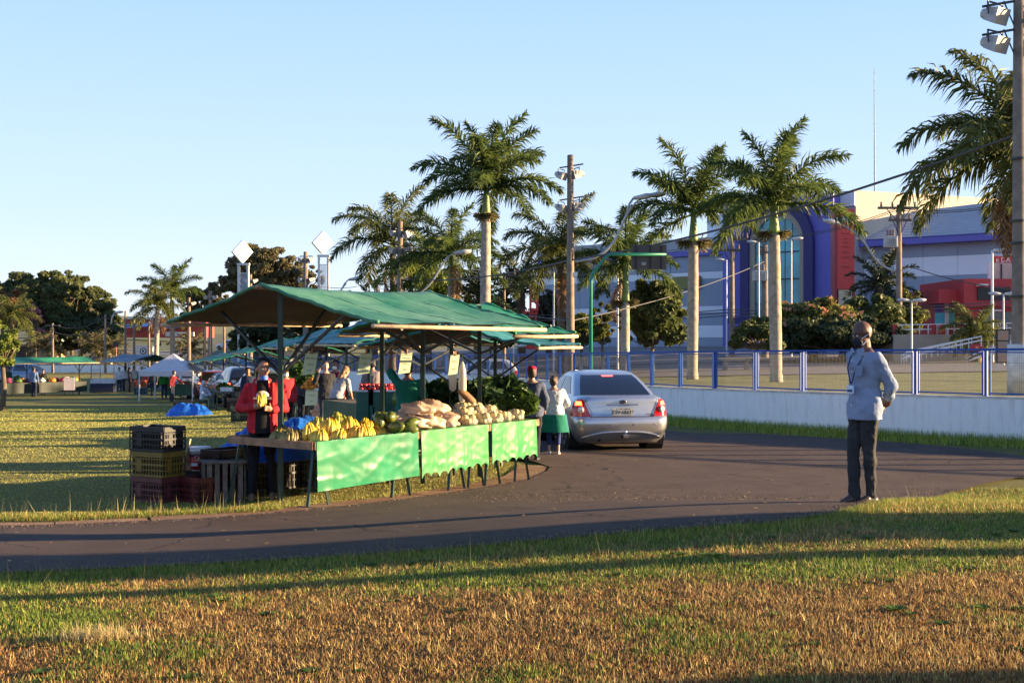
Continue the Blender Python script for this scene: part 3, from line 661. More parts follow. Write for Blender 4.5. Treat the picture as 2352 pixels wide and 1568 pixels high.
# ---------------- red restaurant with terrace ----------------
rs = thing('restaurant', 'red flat roofed restaurant with black sign panel at the right edge', 'building', on(2270, 74)); d = 74
m_rr = M('restaurant_red', (.42, .035, .04), .6, var=.08, scale=1); m_dg = M('dark_shop_glass', (.02, .022, .025), .08, spec=.8)
def RP(name, mt, *a, **k): return slab(MB(), *a, **k).build(name, mt, rs, world=True)
RP('main_wall', m_rr, 2214, 2560, 703.2, 800, d+.6, 7); RP('side_wall', m_rr, 2157, 2213.5, 696.2, 800, d+2.2, 5)
RP('parapet', m_rr, 2214, 2560, 640, 703, d, 8); RP('lower_parapet', m_rr, 2156, 2213, 664, 696, d+1, 7)
RP('sign_panel', M('black_panel', (.02, .02, .02), .5), 2246, 2320, 660, 689, d-.12, .1)
RP('lamp_box', whitepaint, 2250, 2270, 652, 656, d-.6, .5)
for i, (a, c) in enumerate(((2254, 2276), (2277, 2300), (2306, 2345))): RP('window', m_dg, a, c, 716, 775, d+.5, .08)
RP('window_head', whitepaint, 2253, 2301, 711, 714.5, d+.4, .2)
RP('roof_screen', M('screen_cream', (.52, .45, .36), .7), 2276, 2560, 604, 640, d+2, .4); RP('roof_screen_post', whitepaint, 2272, 2275.6, 603, 640, d+1.8, .3); RP('roof_screen_post', whitepaint, 2332, 2336, 603, 640, d+1.8, .15); RP('roof_screen_joint', darksteel, 2299, 2302, 606, 640, d+1.9, .06)
RP('roof_sign', m_sred, 2284, 2420, 588, 603, d+2.2, .3)
inst('lettering', text_mesh('e DA', .42, white), rs, at(2304, 597, d+2.15)-rs.location, (R(90), 0, 0))
for i, (a, c, q, e_, mt) in enumerate(((2148, 2163, 693, 716, M('poster_navy', (.04, .03, .2), .5)), (2163.4, 2170, 693, 716, M('poster_magenta', (.35, .02, .22), .5)), (2148, 2170, 716.4, 750, M('poster_teal', (.05, .35, .45), .5)), (2180, 2213, 698, 708, M('poster_purple', (.3, .1, .3), .5)), (2180, 2213, 710, 748, M('poster_aqua', (.1, .45, .42), .5)))): RP('poster', mt, a, c, q, e_, d+2.05, .06)
for a in (2171, 2176, 2214.5): RP('door_frame', whitepaint, a, a+3, 695, 770, d+2, .12)
RP('door_head', whitepaint, 2180, 2214, 708, 710, d+1.95, .12)
tc_ = thing('terrace', 'raised concrete terrace with white handrails and red posts before the red restaurant', 'terrace', on(2150, 62)); d = 62
slab(MB(), 2052, 2560, 768, 830, d, 9).build('terrace_wall', M('terrace_concrete', (.40, .33, .26), .9, var=.1, scale=1), tc_, world=True)
for px in (2056, 2146, 2167): slab(MB(), px-5, px+5, 745, 767.6, d+.1, .3).build('red_post', m_rr, tc_, world=True)
g = MB()
for a, c in (((2062, 746), (2360, 741)), ((2062, 757), (2360, 752))): g.bar(at(*a, d+.2), at(*c, d+.2), .05, .05)
for px in range(2072, 2360, 20): g.bar(at(px, 745, d+.2), at(px, 767, d+.2), .04, .04)
g.build('handrail', whitepaint, tc_, world=True)
for k in range(3):
    g = MB()
    for dy in (0, 9): g.bar(at(2070+k*6, 815+dy-k*4, d-2.5-k), at(2210+k*22, 782+dy-k*5, d-2.5-k), .05, .05); g.bar(at(2215+k*10, 824+dy-k*5, d-2-k), at(2330, 790+dy-k*5, d-2-k), .05, .05)
    for t in np.linspace(0, 1, 7): g.bar(at(2070+k*6+(140+k*16)*t, 815-k*4-(33+k)*t, d-2.5-k), at(2070+k*6+(140+k*16)*t, 838-k*4-(33+k)*t, d-2.5-k), .03, .03)
    g.build('ramp_rail', whitepaint, tc_, world=True)
mb_ = thing('menu_board', 'upright picture menu board beside the concrete post at the right edge', 'sign', on(2304, 50)); d = 50
slab(MB(), 2289, 2319, 756, 834, d, .12).build('board_frame', darksteel, mb_, world=True)
for i, c_ in enumerate(((.62, .60, .52), (.55, .52, .45), (.6, .58, .5))): slab(MB(), 2292, 2316.5, 759+i*25, 781+i*25, d-.03, .02).build('picture_panel', M('menu_%d' % i, c_, .5, var=.5, scale=6, col2=(.35, .14, .08)), mb_, world=True)
for px in (2293, 2314): slab(MB(), px-1.5, px+1.5, 834.4, 850, d, .08).build('leg', whitepaint, mb_, world=True)
sb = thing('red_board', 'small red pavement sign below the short palm', 'sign', on(2243, 58)); slab(MB(), 2230, 2258, 790, 806, 58, .1).build('panel', m_rr, sb, world=True); slab(MB(), 2231.5, 2256.5, 806.4, 818, 58.02, .06).build('leg_frame', darksteel, sb, world=True)
slab(MB(), 2241, 2247, 795, 801, 57.97, .02).build('emblem', M('emblem_orange', (.7, .3, .08), .5), sb, world=True)
# boundary fence and low benches in front of the mall
for i, (a, c, lab) in enumerate(((1318, 1390, 'pale slatted gate behind the green sign post'), (1845, 1900, 'pale slatted gate under the blossoming tree'))):
    o = thing('slatted_gate', lab, 'gate', on((a+c)/2, 69 if i else 58)); dd_ = 69 if i else 58
    y0, y1 = (800, 834) if i else (822, 842)
    for k in range(12): px = a+(c-a)*k/12; slab(MB(), px, px+(c-a)/20, y0, y1, dd_, .05).build('slat', M('gate_cream', (.48, .40, .30), .8), o, world=True)
    slab(MB(), a, c, y0-2, y0-.3, dd_, .06).build('rail', M('gate_cream', (.48, .40, .30), .8), o, world=True)
for i, px in enumerate((1360, 1690, 1760)):
    o = thing('concrete_bench', ('concrete bench left of the dark sign post palm', 'concrete bench right of the second royal palm', 'concrete bench left of the blossoming tree')[i], 'bench', on(px, 56)); z0 = o.location.z
    g = MB(); g.box((0, 0, .48), (1.5, .45, .09)); g.build('seat', conc, o)
    for sx in (-.5, .5): MB().box((sx, 0, .215), (.16, .4, .43)).build('leg', conc, o)
# ---------------- poles ----------------
m_lamp = M('lamp_grey', (.40, .38, .36), .5, .2); m_insul = M('insulator', (.20, .14, .11), .4)
def pole(name, label, px, d, top, r=.13, cat='pole', group=None, mat=None, base=None):
    b = base or on(px, d); o = thing(name, label, cat, b, 0, group); h = EYE-(top-CY)/FD*d-b.z
    MB().lathe([(r*1.45, -.3), (r*1.35, 0), (r*.95, h-.01), (r*.6, h)], n=10).build('shaft', mat or poleconc, o, True); return o, h
def floodlight(o, p, yaw, sc=1, pitch=.35):
    fl = MB(); rot = Matrix.Rotation(yaw, 3, 'Z')@Matrix.Rotation(pitch, 3, 'X')
    # housing: flared box, opening towards -Y
    q = [(-.26, -.22, -.2), (.26, -.22, -.2), (.26, -.22, .2), (-.26, -.22, .2), (-.2, .16, -.15), (.2, .16, -.15), (.2, .16, .15), (-.2, .16, .15)]
    fl.add([V(p)+rot@(V(v)*sc) for v in q], [(0, 1, 2, 3), (7, 6, 5, 4), (0, 4, 5, 1), (1, 5, 6, 2), (2, 6, 7, 3), (3, 7, 4, 0)])
    L_ = fl.build('floodlight', m_lamp, o)
    c = MB(); c.tube([V(p)+rot@(V((0, .16, 0))*sc), V(p)+rot@(V((0, .34, 0))*sc)], [.15*sc, .12*sc], 12); c.build('ballast', M('ballast', (.55, .48, .42), .5), L_)
    s = MB()
    for sx in (-.29, .29): s.bar(V(p)+rot@(V((sx, -.02, 0))*sc), V(p)+V((0, 0, .3*sc))+rot@(V((sx, 0, 0))*sc), .035*sc, .035*sc)
    s.bar(V(p)+V((0, 0, .3*sc))+rot@(V((-.3, 0, 0))*sc), V(p)+V((0, 0, .3*sc))+rot@(V((.3, 0, 0))*sc), .035*sc, .035*sc); s.build('bracket', darksteel, L_)
GFL = 'floodlight poles round the market'
o, h = pole('floodlight_pole', 'tall concrete floodlight pole cropped by the right picture edge', 2341, 27.5, -60, .13, 'floodlight', GFL)
MB().lathe([(.262, 0), (.255, 1.15)], n=12).build('painted_base', M('dirty_white', (.62, .58, .52), .9, var=.2, scale=4), o, True)
for zz in (EYE-(70-CY)/FD*27.5-o.location.z, EYE+(784-5)/FD*27.5-o.location.z):
    g = MB(); g.bar((-.85, -.05, zz-.12), (.9, .05, zz+.2), .05, .05); g.build('crossarm', darksteel, o)
    for sx in (-.55, .6): floodlight(o, (sx, 0, zz-.3), R(35) if sx < 0 else R(-35), .92)
    MB().bar((-.35, 0, zz+.02), (0, 0, zz-.8), .025, .025).build('stay', darksteel, o)
for zz in (2.2, 3.4, 3.9, 5.3): MB().lathe([(.235-zz*.008, zz), (.235-zz*.008, zz+.05)], n=12).build('band', darksteel, o)
MB().box((.12, -.22, 1.9), (.12, .08, .18)).build('junction_box', blackplastic, o)
o, h = pole('floodlight_pole', 'concrete floodlight pole with four lamps beside the green sign post', 1310, 47, 356, .125, 'floodlight', GFL)
for dz in (.45, 1.7):
    MB().bar((-.42, 0, h-dz-.05), (.5, 0, h-dz+.1), .05, .05).build('crossarm', darksteel, o)
    floodlight(o, (-.36, -.1, h-dz-.35), R(55), .75); floodlight(o, (.25, .05, h-dz-.3), R(-70), .85, .2)
MB().box((.16, 0, h-4.6), (.22, .2, .16)).build('siren', white, o)
GFL2 = GFL
for px, d, top, lab in ((919, 78, 508, 'floodlight pole in front of the leftmost avenue palm'), (702, 110, 578, 'floodlight pole left of the right white pylon sign'), (575, 140, 630, 'floodlight pole close right of the left white pylon sign'), (434, 150, 683, 'floodlight pole right of the lone far palm'), (483, 140, 668, 'bare floodlight pole left of the white pylons')):
    o, h = pole('floodlight_pole', lab, px, d, top, .17 if d < 100 else .2, 'floodlight', GFL)
    for dz in (.4, 1.5 if d < 100 else 2.2):
        MB().bar((-.5, 0, h-dz), (.6, 0, h-dz), .06, .06).build('crossarm', darksteel, o)
        floodlight(o, (-.45, 0, h-dz-.35), R(50), .95); floodlight(o, (.5, 0, h-dz-.35), R(-60), 1.1)
def lamp_head(o, p, dirx, sc=1, tilt=.12):
    hd = MB(); c, s_ = dirx; q = V((c, s_, 0)).normalized(); n_ = V((-q.y, q.x, 0)); p = V(p); vs = []
    for t, w, hh in ((0, .05, .05), (.15, .13, .07), (.4, .17, .10), (.62, .10, .06), (.68, .02, .02)):
        for a in range(8): an_ = a*math.pi/4; vs.append(p+q*t*sc+V((0, 0, tilt*t*sc))+n_*w*math.cos(an_)*sc+V((0, 0, hh*math.sin(an_)*sc)))
    hd.add(vs, [(i*8+k, i*8+(k+1) % 8, (i+1)*8+(k+1) % 8, (i+1)*8+k) for i in range(4) for k in range(8)]+[(0, 1, 2, 3, 4, 5, 6, 7), (39, 38, 37, 36, 35, 34, 33, 32)])
    return hd.build('lamp_head', M('lamp_head', (.55, .55, .54), .45, .1), o, True)
def bracket_lamp(label, d, pts, heads, hd_dir, r=.05, sc=1.2, group='curved arm street lamps'):
    o = thing('street_lamp', label, 'street lamp', at(*pts[0], d), 0, group); L0 = o.location
    c = catmull([tuple(at(*p, d)-L0) for p in pts], 6); MB().tube([V(p) for p in c], r, 8).build('arm', greysteel, o, True)
    for (hx, hy), dr in zip(heads, hd_dir):
        p = at(hx, hy, d)-L0; MB().tube([V(c[-7]), (V(c[-7])+p)/2+V((0, 0, .15)), p], r*.8, 6).build('branch', greysteel, o, True); lamp_head(o, p, dr, sc)
bracket_lamp('double street lamp on a long curved arm from the pole by the green sign post', 46.5, [(1322, 601), (1370, 590), (1410, 555), (1436, 500), (1452, 470)], [(1455, 455), (1483, 450)], [(1, -.2), (1, .2)])
bracket_lamp('double street lamp on a curved arm before the red tower sign', 70, [(2056, 624), (2020, 605), (1990, 565), (1972, 535)], [(1966, 508), (1932, 513)], [(-1, 0), (-1, -.3)], .07, 1.7)
bracket_lamp('street lamp on a curved arm left of the tallest palm', 72, [(930, 700), (985, 655), (1015, 610), (1030, 590)], [(1040, 582)], [(1, 0)], .06, 1.7)
bracket_lamp('street lamp on a curved arm behind the left white pylon canopy edge', 100, [(775, 690), (782, 668), (795, 650)], [(801, 642)], [(1, 0)], .07, 1.8)
bracket_lamp('far street lamp above the bare wooden poles', 150, [(255, 745), (258, 725)], [(262, 718)], [(1, .2)], .08, 1.8)
def tee_lamp(label, px, d, top, arms=(1, -1), r=.038):
    o, h = pole('post_lamp', label, px, d, top, r, 'street lamp', 'slim white post lamps', whitepaint)
    for s_ in arms: lamp_head(o, (s_*.06, 0, h), (s_, 0), .95, .05)
tee_lamp('slim white post lamp right of the wooden utility pole', 2094, 58, 690)
tee_lamp('slim white post lamp nearest the red restaurant', 2305, 56, 675)
tee_lamp('tall slim lamp post in front of the red restaurant roof sign', 2279, 60, 575, (1,), .06)
tee_lamp('slim lamp post left of the transformer box on the purple front', 1743, 70, 556, (-1,))
tee_lamp('slim lamp post at the right side of the teal glass', 1818, 72, 548, (1,))
tee_lamp('slim dark lamp post in front of the purple block left edge', 1669, 76, 597, (-1,))
tee_lamp('slim white post right of the green sign post', 1419, 60, 600, ())
tee_lamp('slim post left of the four lamp floodlight pole', 1272, 62, 625, ())
tee_lamp('thin post with a pale cap seen under the second canopy', 1180, 66, 795, (1,))
def util(label, px, d, top, arms, base=None, trafo=None, wmat=None, r=.15):
    o, h = pole('utility_pole', label, px, d, top, r, 'utility pole', 'overhead line poles', wmat or poleconc)
    for ay, ax0, ax1 in arms:
        zz = EYE-(ay-CY)/FD*d-o.location.z; a, c = (ax0-px)/FD*d, (ax1-px)/FD*d
        arm = MB().box(((a+c)/2, -.1, zz), (c-a, .12, .14)).build('crossarm', oldwood, o)
        for k in range(4):
            x = a+(c-a)*(k+.3)/3.6; MB().lathe([(.05, zz+.07), (.08, zz+.16), (.04, zz+.24), (.07, zz+.30), (.02, zz+.36)], (x, -.1, 0), 8).build('insulator', m_insul, arm)
        MB().bar((a*.6, -.1, zz-.05), (0, -.1, zz-.9), .04, .04).bar((c*.6, -.1, zz-.05), (0, -.1, zz-.9), .04, .04).build('brace', darksteel, o)
    if trafo:
        tx, ty, sw, sh = trafo; p = at(tx, ty, d)-o.location; w, hh = sw/FD*d, sh/FD*d
        t = MB().box((p.x, p.y-.2, p.z), (w, w*.7, hh)).build('transformer', M('transformer_grey', (.42, .42, .40), .5, var=.1), o, bevel=.04)
        for k in range(3): MB().lathe([(.05, 0), (.09, .1), (.05, .2), (.08, .28), (.03, .4)], (p.x+(k-1)*w*.25, p.y-.2, p.z+hh/2), 8).build('bushing', m_insul, t)
        for k in range(5): MB().box((p.x-w*.3+k*w*.15, p.y-.2-w*.36, p.z-hh*.05), (.02, .1, hh*.7)).build('fin', M('transformer_grey', (.42, .42, .40), .5), t)
    return o
util('wooden utility pole with two crossarms and a transformer, right of the red tower sign', 2065, 70, 470, [(478, 2015, 2108), (506, 2040, 2092)], trafo=(2043, 556, 28, 26))
util('utility pole at the left edge of the purple entrance block', 1681, 74, 545, [(549, 1682, 1718), (575, 1650, 1700)], r=.14)
util('utility pole with transformer box in front of the teal glass', 1757, 72, 560, [(555, 1728, 1760), (580, 1740, 1762)], trafo=(1744, 634, 32, 24), r=.17)
util('far utility pole with three crossarms above the near canopy', 866, 130, 640, [(645, 846, 886), (652, 846, 886), (672, 846, 886)], r=.17)
util('thin wooden pole behind the tallest palm', 1158, 82, 625, [(632, 1130, 1186)], r=.09)
util('dark pole left of the palm in front of the sign back', 1424, 62, 585, [], r=.12)
GW = 'bare poles on the hill'
for i, (px, top, lab) in enumerate(((121, 742, 'short bare pole by the tan building'), (242, 722, 'bare wooden pole at the end of the left trees'), (288, 714, 'bare pole left of the red and blue shop'), (308, 726, 'thin bare pole in front of the red and blue shop'), (342, 738, 'bare pole between the shop and the lone palm'), (471, 700, 'bare pole right of the small arching palm'), (515, 690, 'bare pole behind the left slope of the near canopy'))):
    o, h = pole('wooden_pole', lab, px, 152, top, .13, 'pole', GW)
    if i == 0: MB().box((0, 0, h-.3), (1.8, .15, .15)).build('crossarm', oldwood, o)
# ---------------- sign gantry ----------------
gt = thing('sign_gantry', 'green bent steel post carrying a dark sign seen from behind', 'sign', on(1357, 41)); d = 41; L0 = gt.location
gm = M('gantry_green', (.02, .22, .14), .4, var=.1)
pts = [(0, 0, -.1)]+[tuple(at(*p, d)-L0) for p in ((1357, 642), (1362, 628), (1392, 590), (1404, 584), (1530, 584))]
MB().tube([V(p) for p in pts], [.07, .06, .058, .05, .048, .045], 10).build('post', gm, gt, True)
sp = slab(MB(), 1450, 1531, 562, 619, d+.12, .04).build('sign_panel', M('sign_back', (.10, .08, .07), .6, var=.1), gt, world=True)
for px in (1461, 1494, 1519): slab(MB(), px-1.6, px+1.6, 563, 617, d+.02, .06).build('stiffener', blackplastic, gt, world=True)
slab(MB(), 1474, 1484, 602, 609, d+.1, .01).build('sticker', M('sticker', (.4, .38, .35), .6), gt, world=True)
# ---------------- white pylon signs ----------------
for px, cy, hw, hh, top, lab in ((558, 578, 34, 27, 604, 'left white pylon with a diamond sign panel'), (742.5, 557, 24, 28, 585, 'right, taller white pylon with a diamond sign panel')):
    d = 118 if px < 600 else 125; cx = px; hw = 23.5; hh = 27; o = thing('pylon_sign', lab, 'sign', on(px, d), 0, 'white diamond pylons'); L0 = o.location
    g = MB(); g.poly([at(cx-hw, cy, d-.8), at(cx, cy+hh, d), at(cx+hw, cy+1, d+.8), at(cx+1, cy-hh, d)], (-.22, .28, 0)); dp = g.build('diamond_panel', M('pylon_white', (.78, .77, .75), .5, var=.02), o, world=True)
    lm = M('pylon_print', (.42, .38, .36), .6)
    g = MB(); ck = [(cx-5, cy-10), (cx-2, cy-7.5), (cx+2, cy-11), (cx+2.5, cy-9), (cx-2, cy-4.5), (cx-5, cy-8)]; g.poly([at(a, b_, d+(a-cx)/hw*.8-.08) for a, b_ in ck], (0, -.02, 0)); g.build('bird_mark', lm, dp, world=False)
    gx = [o_ for o_ in dp.children][-1]; gx.data.transform(Matrix.Translation(-L0))
    me = text_mesh('PAULISTA', .30, lm); t_ = inst('lettering', me, dp, at(cx, cy+6, d-.06)-L0+V((.03, -.03, 0)), (R(90), 0, R(37))); me2 = text_mesh('SHOPPING', .2, lm); inst('lettering', me2, dp, at(cx, cy+10, d-.06)-L0+V((.03, -.03, 0)), (R(90), 0, R(37)))
    for s_ in (-1, 1):
        x0 = cx+s_*10.5; slab(MB(), x0-2.3, x0+2.3, top+6, 830, d, .35).build('leg', M('pylon_leg', (.70, .66, .62), .6, var=.03), o, world=True)
    slab(MB(), cx-14, cx+14, top, top+5, d-.05, .45).build('head_beam', M('pylon_leg', (.70, .66, .62), .6), o, world=True)
    slab(MB(), cx-8, cx+8, top+22, top+23.5, d+.1, .12).build('frame_bar', M('pylon_leg', (.70, .66, .62), .6), o, world=True)
    slab(MB(), cx-7, cx+7, top+24, top+88, d+.15, .04).build('screen_panel', M('pylon_screen', (.55, .58, .62), .3, alpha=.35), o, world=True)
# ---------------- far hill buildings ----------------
fb = thing('hill_shop', 'far red walled shop with blue awnings and white stripe on the hill', 'building', on(360, 250)); d = 250
slab(MB(), 285, 470, 733, 775, d, 8).build('wall', M('shop_red', (.45, .07, .05), .7, var=.15, scale=.2), fb, world=True)
slab(MB(), 285, 470, 728, 733, d-.5, 9).build('parapet', M('shop_cream', (.55, .5, .45), .7), fb, world=True)
slab(MB(), 345, 352, 733.5, 750, d-.3, .2).build('white_pier', whitepaint, fb, world=True)
for a, c in ((285, 340), (378, 440)):
    g = MB(); g.poly([at(a, 752, d-6), at(c, 748, d-6), at(c, 741, d-1), at(a, 745, d-1)], (0, 0, -.15)); g.build('awning', M('awning_blue', (.06, .16, .42), .5), fb, world=True)
slab(MB(), 380, 445, 762, 772, d-7, .5).build('low_wall', M('shop_cream', (.55, .5, .45), .7), fb, world=True)
tb = thing('tan_building', 'low tan building with a pale roof at the left edge behind the far wall', 'building', on(75, 172)); d = 172
slab(MB(), 40, 116, 790, 830, d, 6).build('wall', M('tan_wall', (.34, .23, .14), .85, var=.15), tb, world=True)
slab(MB(), 60, 118, 778, 790, d-.4, 7).build('roof', M('tan_roof', (.42, .42, .38), .7), tb, world=True)
slab(MB(), 20, 60, 795, 830, d-.5, .3).build('opening', M('tan_dark', (.05, .04, .04), .9), tb, world=True)
bx = thing('logo_board', 'white box sign with a round dark logo behind the white tent', 'sign', on(327, 158)); d = 158
slab(MB(), 305, 350, 793, 824, d, .8).build('panel', M('logo_white', (.62, .58, .54), .6), bx, world=True)
p = at(329, 806, d-.03)-bx.location; g = MB(); g.tube([p, p+V((0, -.03, 0))], .42, 18); g.build('logo_disc', M('logo_navy', (.03, .05, .12), .5), bx); g = MB(); g.tube([p+V((0, -.035, 0)), p+V((0, -.045, 0))], .28, 18); dk = g.build('logo_ring', white, bx); g = MB(); g.tube([p+V((0, -.05, 0)), p+V((0, -.055, 0))], .18, 18); g.build('logo_centre', M('logo_navy', (.03, .05, .12), .5), bx)
for i, px in enumerate((267, 364, 415)):
    o = thing('road_sign', ('round road sign left of the white logo board', 'round road sign just right of the white logo board', 'round road sign right of the lone far palm')[i], 'road sign', on(px, 160), 0, 'round road signs seen from behind'); h = EYE-(790-CY)/FD*160-o.location.z
    MB().lathe([(.05, -.3), (.05, h)], n=6).build('post', M('sign_post_red', (.45, .12, .08), .6), o)
    g = MB(); g.tube([(0, -.08, h), (0, -.12, h)], .42, 14); g.build('disc', darksteel, o)
# ---------------- overhead lines ----------------
def wire(label, pts, r=.012, sag=.5, group='overhead lines'):
    o = thing('power_line', label, 'cable', pts[0], 0, group); L0 = V(pts[0]); g = MB()
    for a, b_ in zip(pts[:-1], pts[1:]):
        a, b_ = V(a), V(b_); g.tube([a.lerp(b_, t)-V((0, 0, 4*sag*t*(1-t)))-L0 for t in np.linspace(0, 1, 13)], r, 5)
    g.build('cable', M('cable', (.05, .05, .055), .6), o)
wire('thick cable sweeping from the right edge pole to the pole by the green sign post', [at(2340, 308, 27.5), at(1312, 597, 47), at(930, 640, 78)], .035, .35)
wire('pale cable running left from the pole by the green sign post at mid height', [at(1757, 600, 72), at(1310, 737, 47.2), at(866, 660, 130)], .025, .3)
for i, (ya, yb, yc) in enumerate(((478, 552, 648), (482, 556, 655))): wire('%s line from the utility pole crossarm across the mall front' % ('upper', 'second')[i], [at(2400, ya-38, 64), at(2062, ya, 70), at(1681, yb, 74), at(866, yc, 130)], .022, .5)
for i, (ya, yb, yc) in enumerate(((690, 735, 760), (697, 742, 766), (706, 749, 772))): wire('%s of the dark low lines before the mall' % ('highest', 'middle', 'lowest')[i], [at(2400, ya-15, 66), at(2065, ya+10, 70), at(1681, yb-25, 74), at(1158, yc-40, 82)], .03, .25)
wire('drooping service cable left of the red restaurant', [at(2100, 615, 70), at(2400, 668, 60)], .03, .3)
for i, (a, b_) in enumerate(((722, 736), (738, 746))): wire('%s far line strung between the bare wooden poles' % ('upper', 'lower')[i], [at(-60, a+22, 152), at(121, a+23, 152), at(242, a+5, 152), at(342, a+14, 152), at(471, a-14, 152)], .05, .9)
wire('far line from the three crossarm pole to the lamp poles on the left', [at(866, 645, 130), at(702, 650, 110), at(575, 668, 140), at(434, 700, 150)], .03, .6)
# ---------------- cars ----------------
class Shell:
    "closed horizontal outlines stacked in height; s = metres along the outline from the rear centre (right side positive)"
    def __init__(s, rows): s.rows = rows      # (z, rear y, front y, half width, rear corner, front corner, rear crown)
    def ring(s, r, n=1):
        z, yr, yf, hw, rc, fc, cr = r; P_ = []
        for i in range(7): x = (hw-rc)*i/6; P_.append((x, yr+cr*(x/hw)**2))
        y0 = P_[-1][1]
        for i in range(1, 6): a = math.pi/2*i/5; P_.append((hw-rc+rc*math.sin(a), y0+rc*1.15*(1-math.cos(a))))
        ya, yb = y0+rc*1.15, yf-fc*1.3
        for i in range(1, 13): t = i/12; P_.append((hw*(1+.012*math.sin(math.pi*t)), ya+(yb-ya)*t))
        for i in range(1, 6): a = math.pi/2*i/5; P_.append((hw-fc+fc*math.cos(a), yb+fc*1.3*math.sin(a)))
        for i in range(1, 7): P_.append(((hw-fc)*(1-i/6), yf))
        return P_
    def row(s, z):
        R_ = s.rows; zs = [r[0] for r in R_]; return tuple([z]+[float(np.interp(z, zs, [r[k] for r in R_])) for k in range(1, 7)])
    def pt(s, sx, z, off=0):
        P_ = s.ring(s.row(z)); x = abs(sx); acc = 0
        for (a, b) in zip(P_[:-1], P_[1:]):
            L_ = math.hypot(b[0]-a[0], b[1]-a[1])
            if acc+L_ >= x or (a is P_[-2]):
                t = (x-acc)/L_; px, py = a[0]+(b[0]-a[0])*t, a[1]+(b[1]-a[1])*t; nx_, ny_ = (b[1]-a[1])/L_, -(b[0]-a[0])/L_
                return V(((px+nx_*off)*(1 if sx >= 0 else -1), py+ny_*off, z))
            acc += L_
    def mesh(s, g, cap=True):
        rr = []
        for r in s.rows:
            h = s.ring(r); full = h+[(-x, y) for x, y in h[-2:0:-1]]; rr.append([(x, y, r[0]) for x, y in full])
        n = len(rr[0]); g.add([p for q in rr for p in q], [(i*n+k, i*n+(k+1) % n, (i+1)*n+(k+1) % n, (i+1)*n+k) for i in range(len(rr)-1) for k in range(n)])
        if cap: g.add(rr[-1], [tuple(range(n))]); g.add(rr[0], [tuple(range(n-1, -1, -1))])
        return g
def patch(sh, edge, nz, ns, off):
    "edge(z fraction) -> (z, s0, s1)"
    g = MB(); g.grid(lambda u, v: (lambda e_: sh.pt(e_[1]+(e_[2]-e_[1])*v, e_[0], off))(edge(u)), nz, ns); return g
def wheel(o, p, r=.315, w=.2, side=1):
    wh = link(bpy.data.objects.new('wheel', None)); wh.parent = o; wh.location = p; wh.rotation_euler = (0, R(90), 0); wh.empty_display_size = .1
    MB().lathe([(r*.66, -w/2), (r*.93, -w/2), (r, -w*.3), (r, w*.3), (r*.93, w/2), (r*.66, w/2)], n=26).build('tyre', rubber, wh, True)
    g = MB(); g.lathe([(r*.67, -w*.45), (r*.67, w*.45)], n=20)
    g.build('rim', M('alloy', (.5, .5, .52), .3, .9), wh)
    g = MB()
    for k in range(5): a = k*2*math.pi/5; g.bar((0, 0, side*w*.42), (r*.66*math.cos(a), r*.66*math.sin(a), side*w*.47), .07, .02)
    g.lathe([(.06, side*w*.40), (.06, side*w*.49)], n=10); g.build('spokes', M('alloy', (.5, .5, .52), .3, .9), wh)
m_tail = M('tail_red', (.42, .008, .006), .12, var=.2, scale=8, coat=.6); m_lit = M('tail_lit', (1, .10, .03), .3, emit=2.2); m_brk = M('brake_lit', (1, .05, .04), .3, emit=2.5)
m_lens = M('reverse_lens', (.62, .58, .55), .12, coat=.5); m_glass = M('car_glass', (.008, .009, .012), .04, spec=.9, var=.1); m_chrome = M('chrome', (.7, .7, .7), .12, 1)
m_under = M('underbody', (.012, .012, .012), .8)
SEDAN = [(.17, .22, 4.30, .76, .2, .3, .05), (.24, .12, 4.38, .83, .22, .35, .06), (.33, .055, 4.44, .875, .24, .4, .075), (.42, .02, 4.47, .90, .25, .42, .09), (.52, 0, 4.47, .912, .25, .42, .095), (.60, .005, 4.45, .915, .25, .45, .10), (.645, .03, 4.42, .915, .24, .45, .10), (.67, .075, 4.40, .912, .23, .45, .10), (.75, .085, 4.32, .91, .22, .45, .10), (.84, .095, 4.05, .895, .22, .45, .10), (.92, .105, 3.62, .865, .23, .4, .10), (.98, .10, 3.38, .825, .24, .35, .10), (1.02, .125, 3.25, .78, .25, .35, .11), (1.04, .20, 3.15, .72, .25, .35, .12)]
CABIN = [(1.0, .50, 3.30, .80, .12, .25, .05), (1.10, .68, 3.12, .76, .13, .25, .05), (1.22, .90, 2.90, .71, .14, .25, .05), (1.33, 1.12, 2.70, .655, .15, .25, .05), (1.42, 1.33, 2.50, .60, .17, .25, .06), (1.465, 1.52, 2.36, .54, .2, .25, .07), (1.49, 1.85, 2.15, .40, .2, .2, .08)]
HATCH = [(1.0, .16, 3.30, .80, .12, .25, .05), (1.12, .22, 3.10, .77, .13, .25, .05), (1.26, .32, 2.88, .73, .14, .25, .05), (1.40, .46, 2.66, .67, .15, .25, .05), (1.50, .62, 2.46, .61, .17, .25, .06), (1.55, .85, 2.25, .52, .2, .25, .07), (1.57, 1.2, 2.0, .36, .2, .2, .08)]
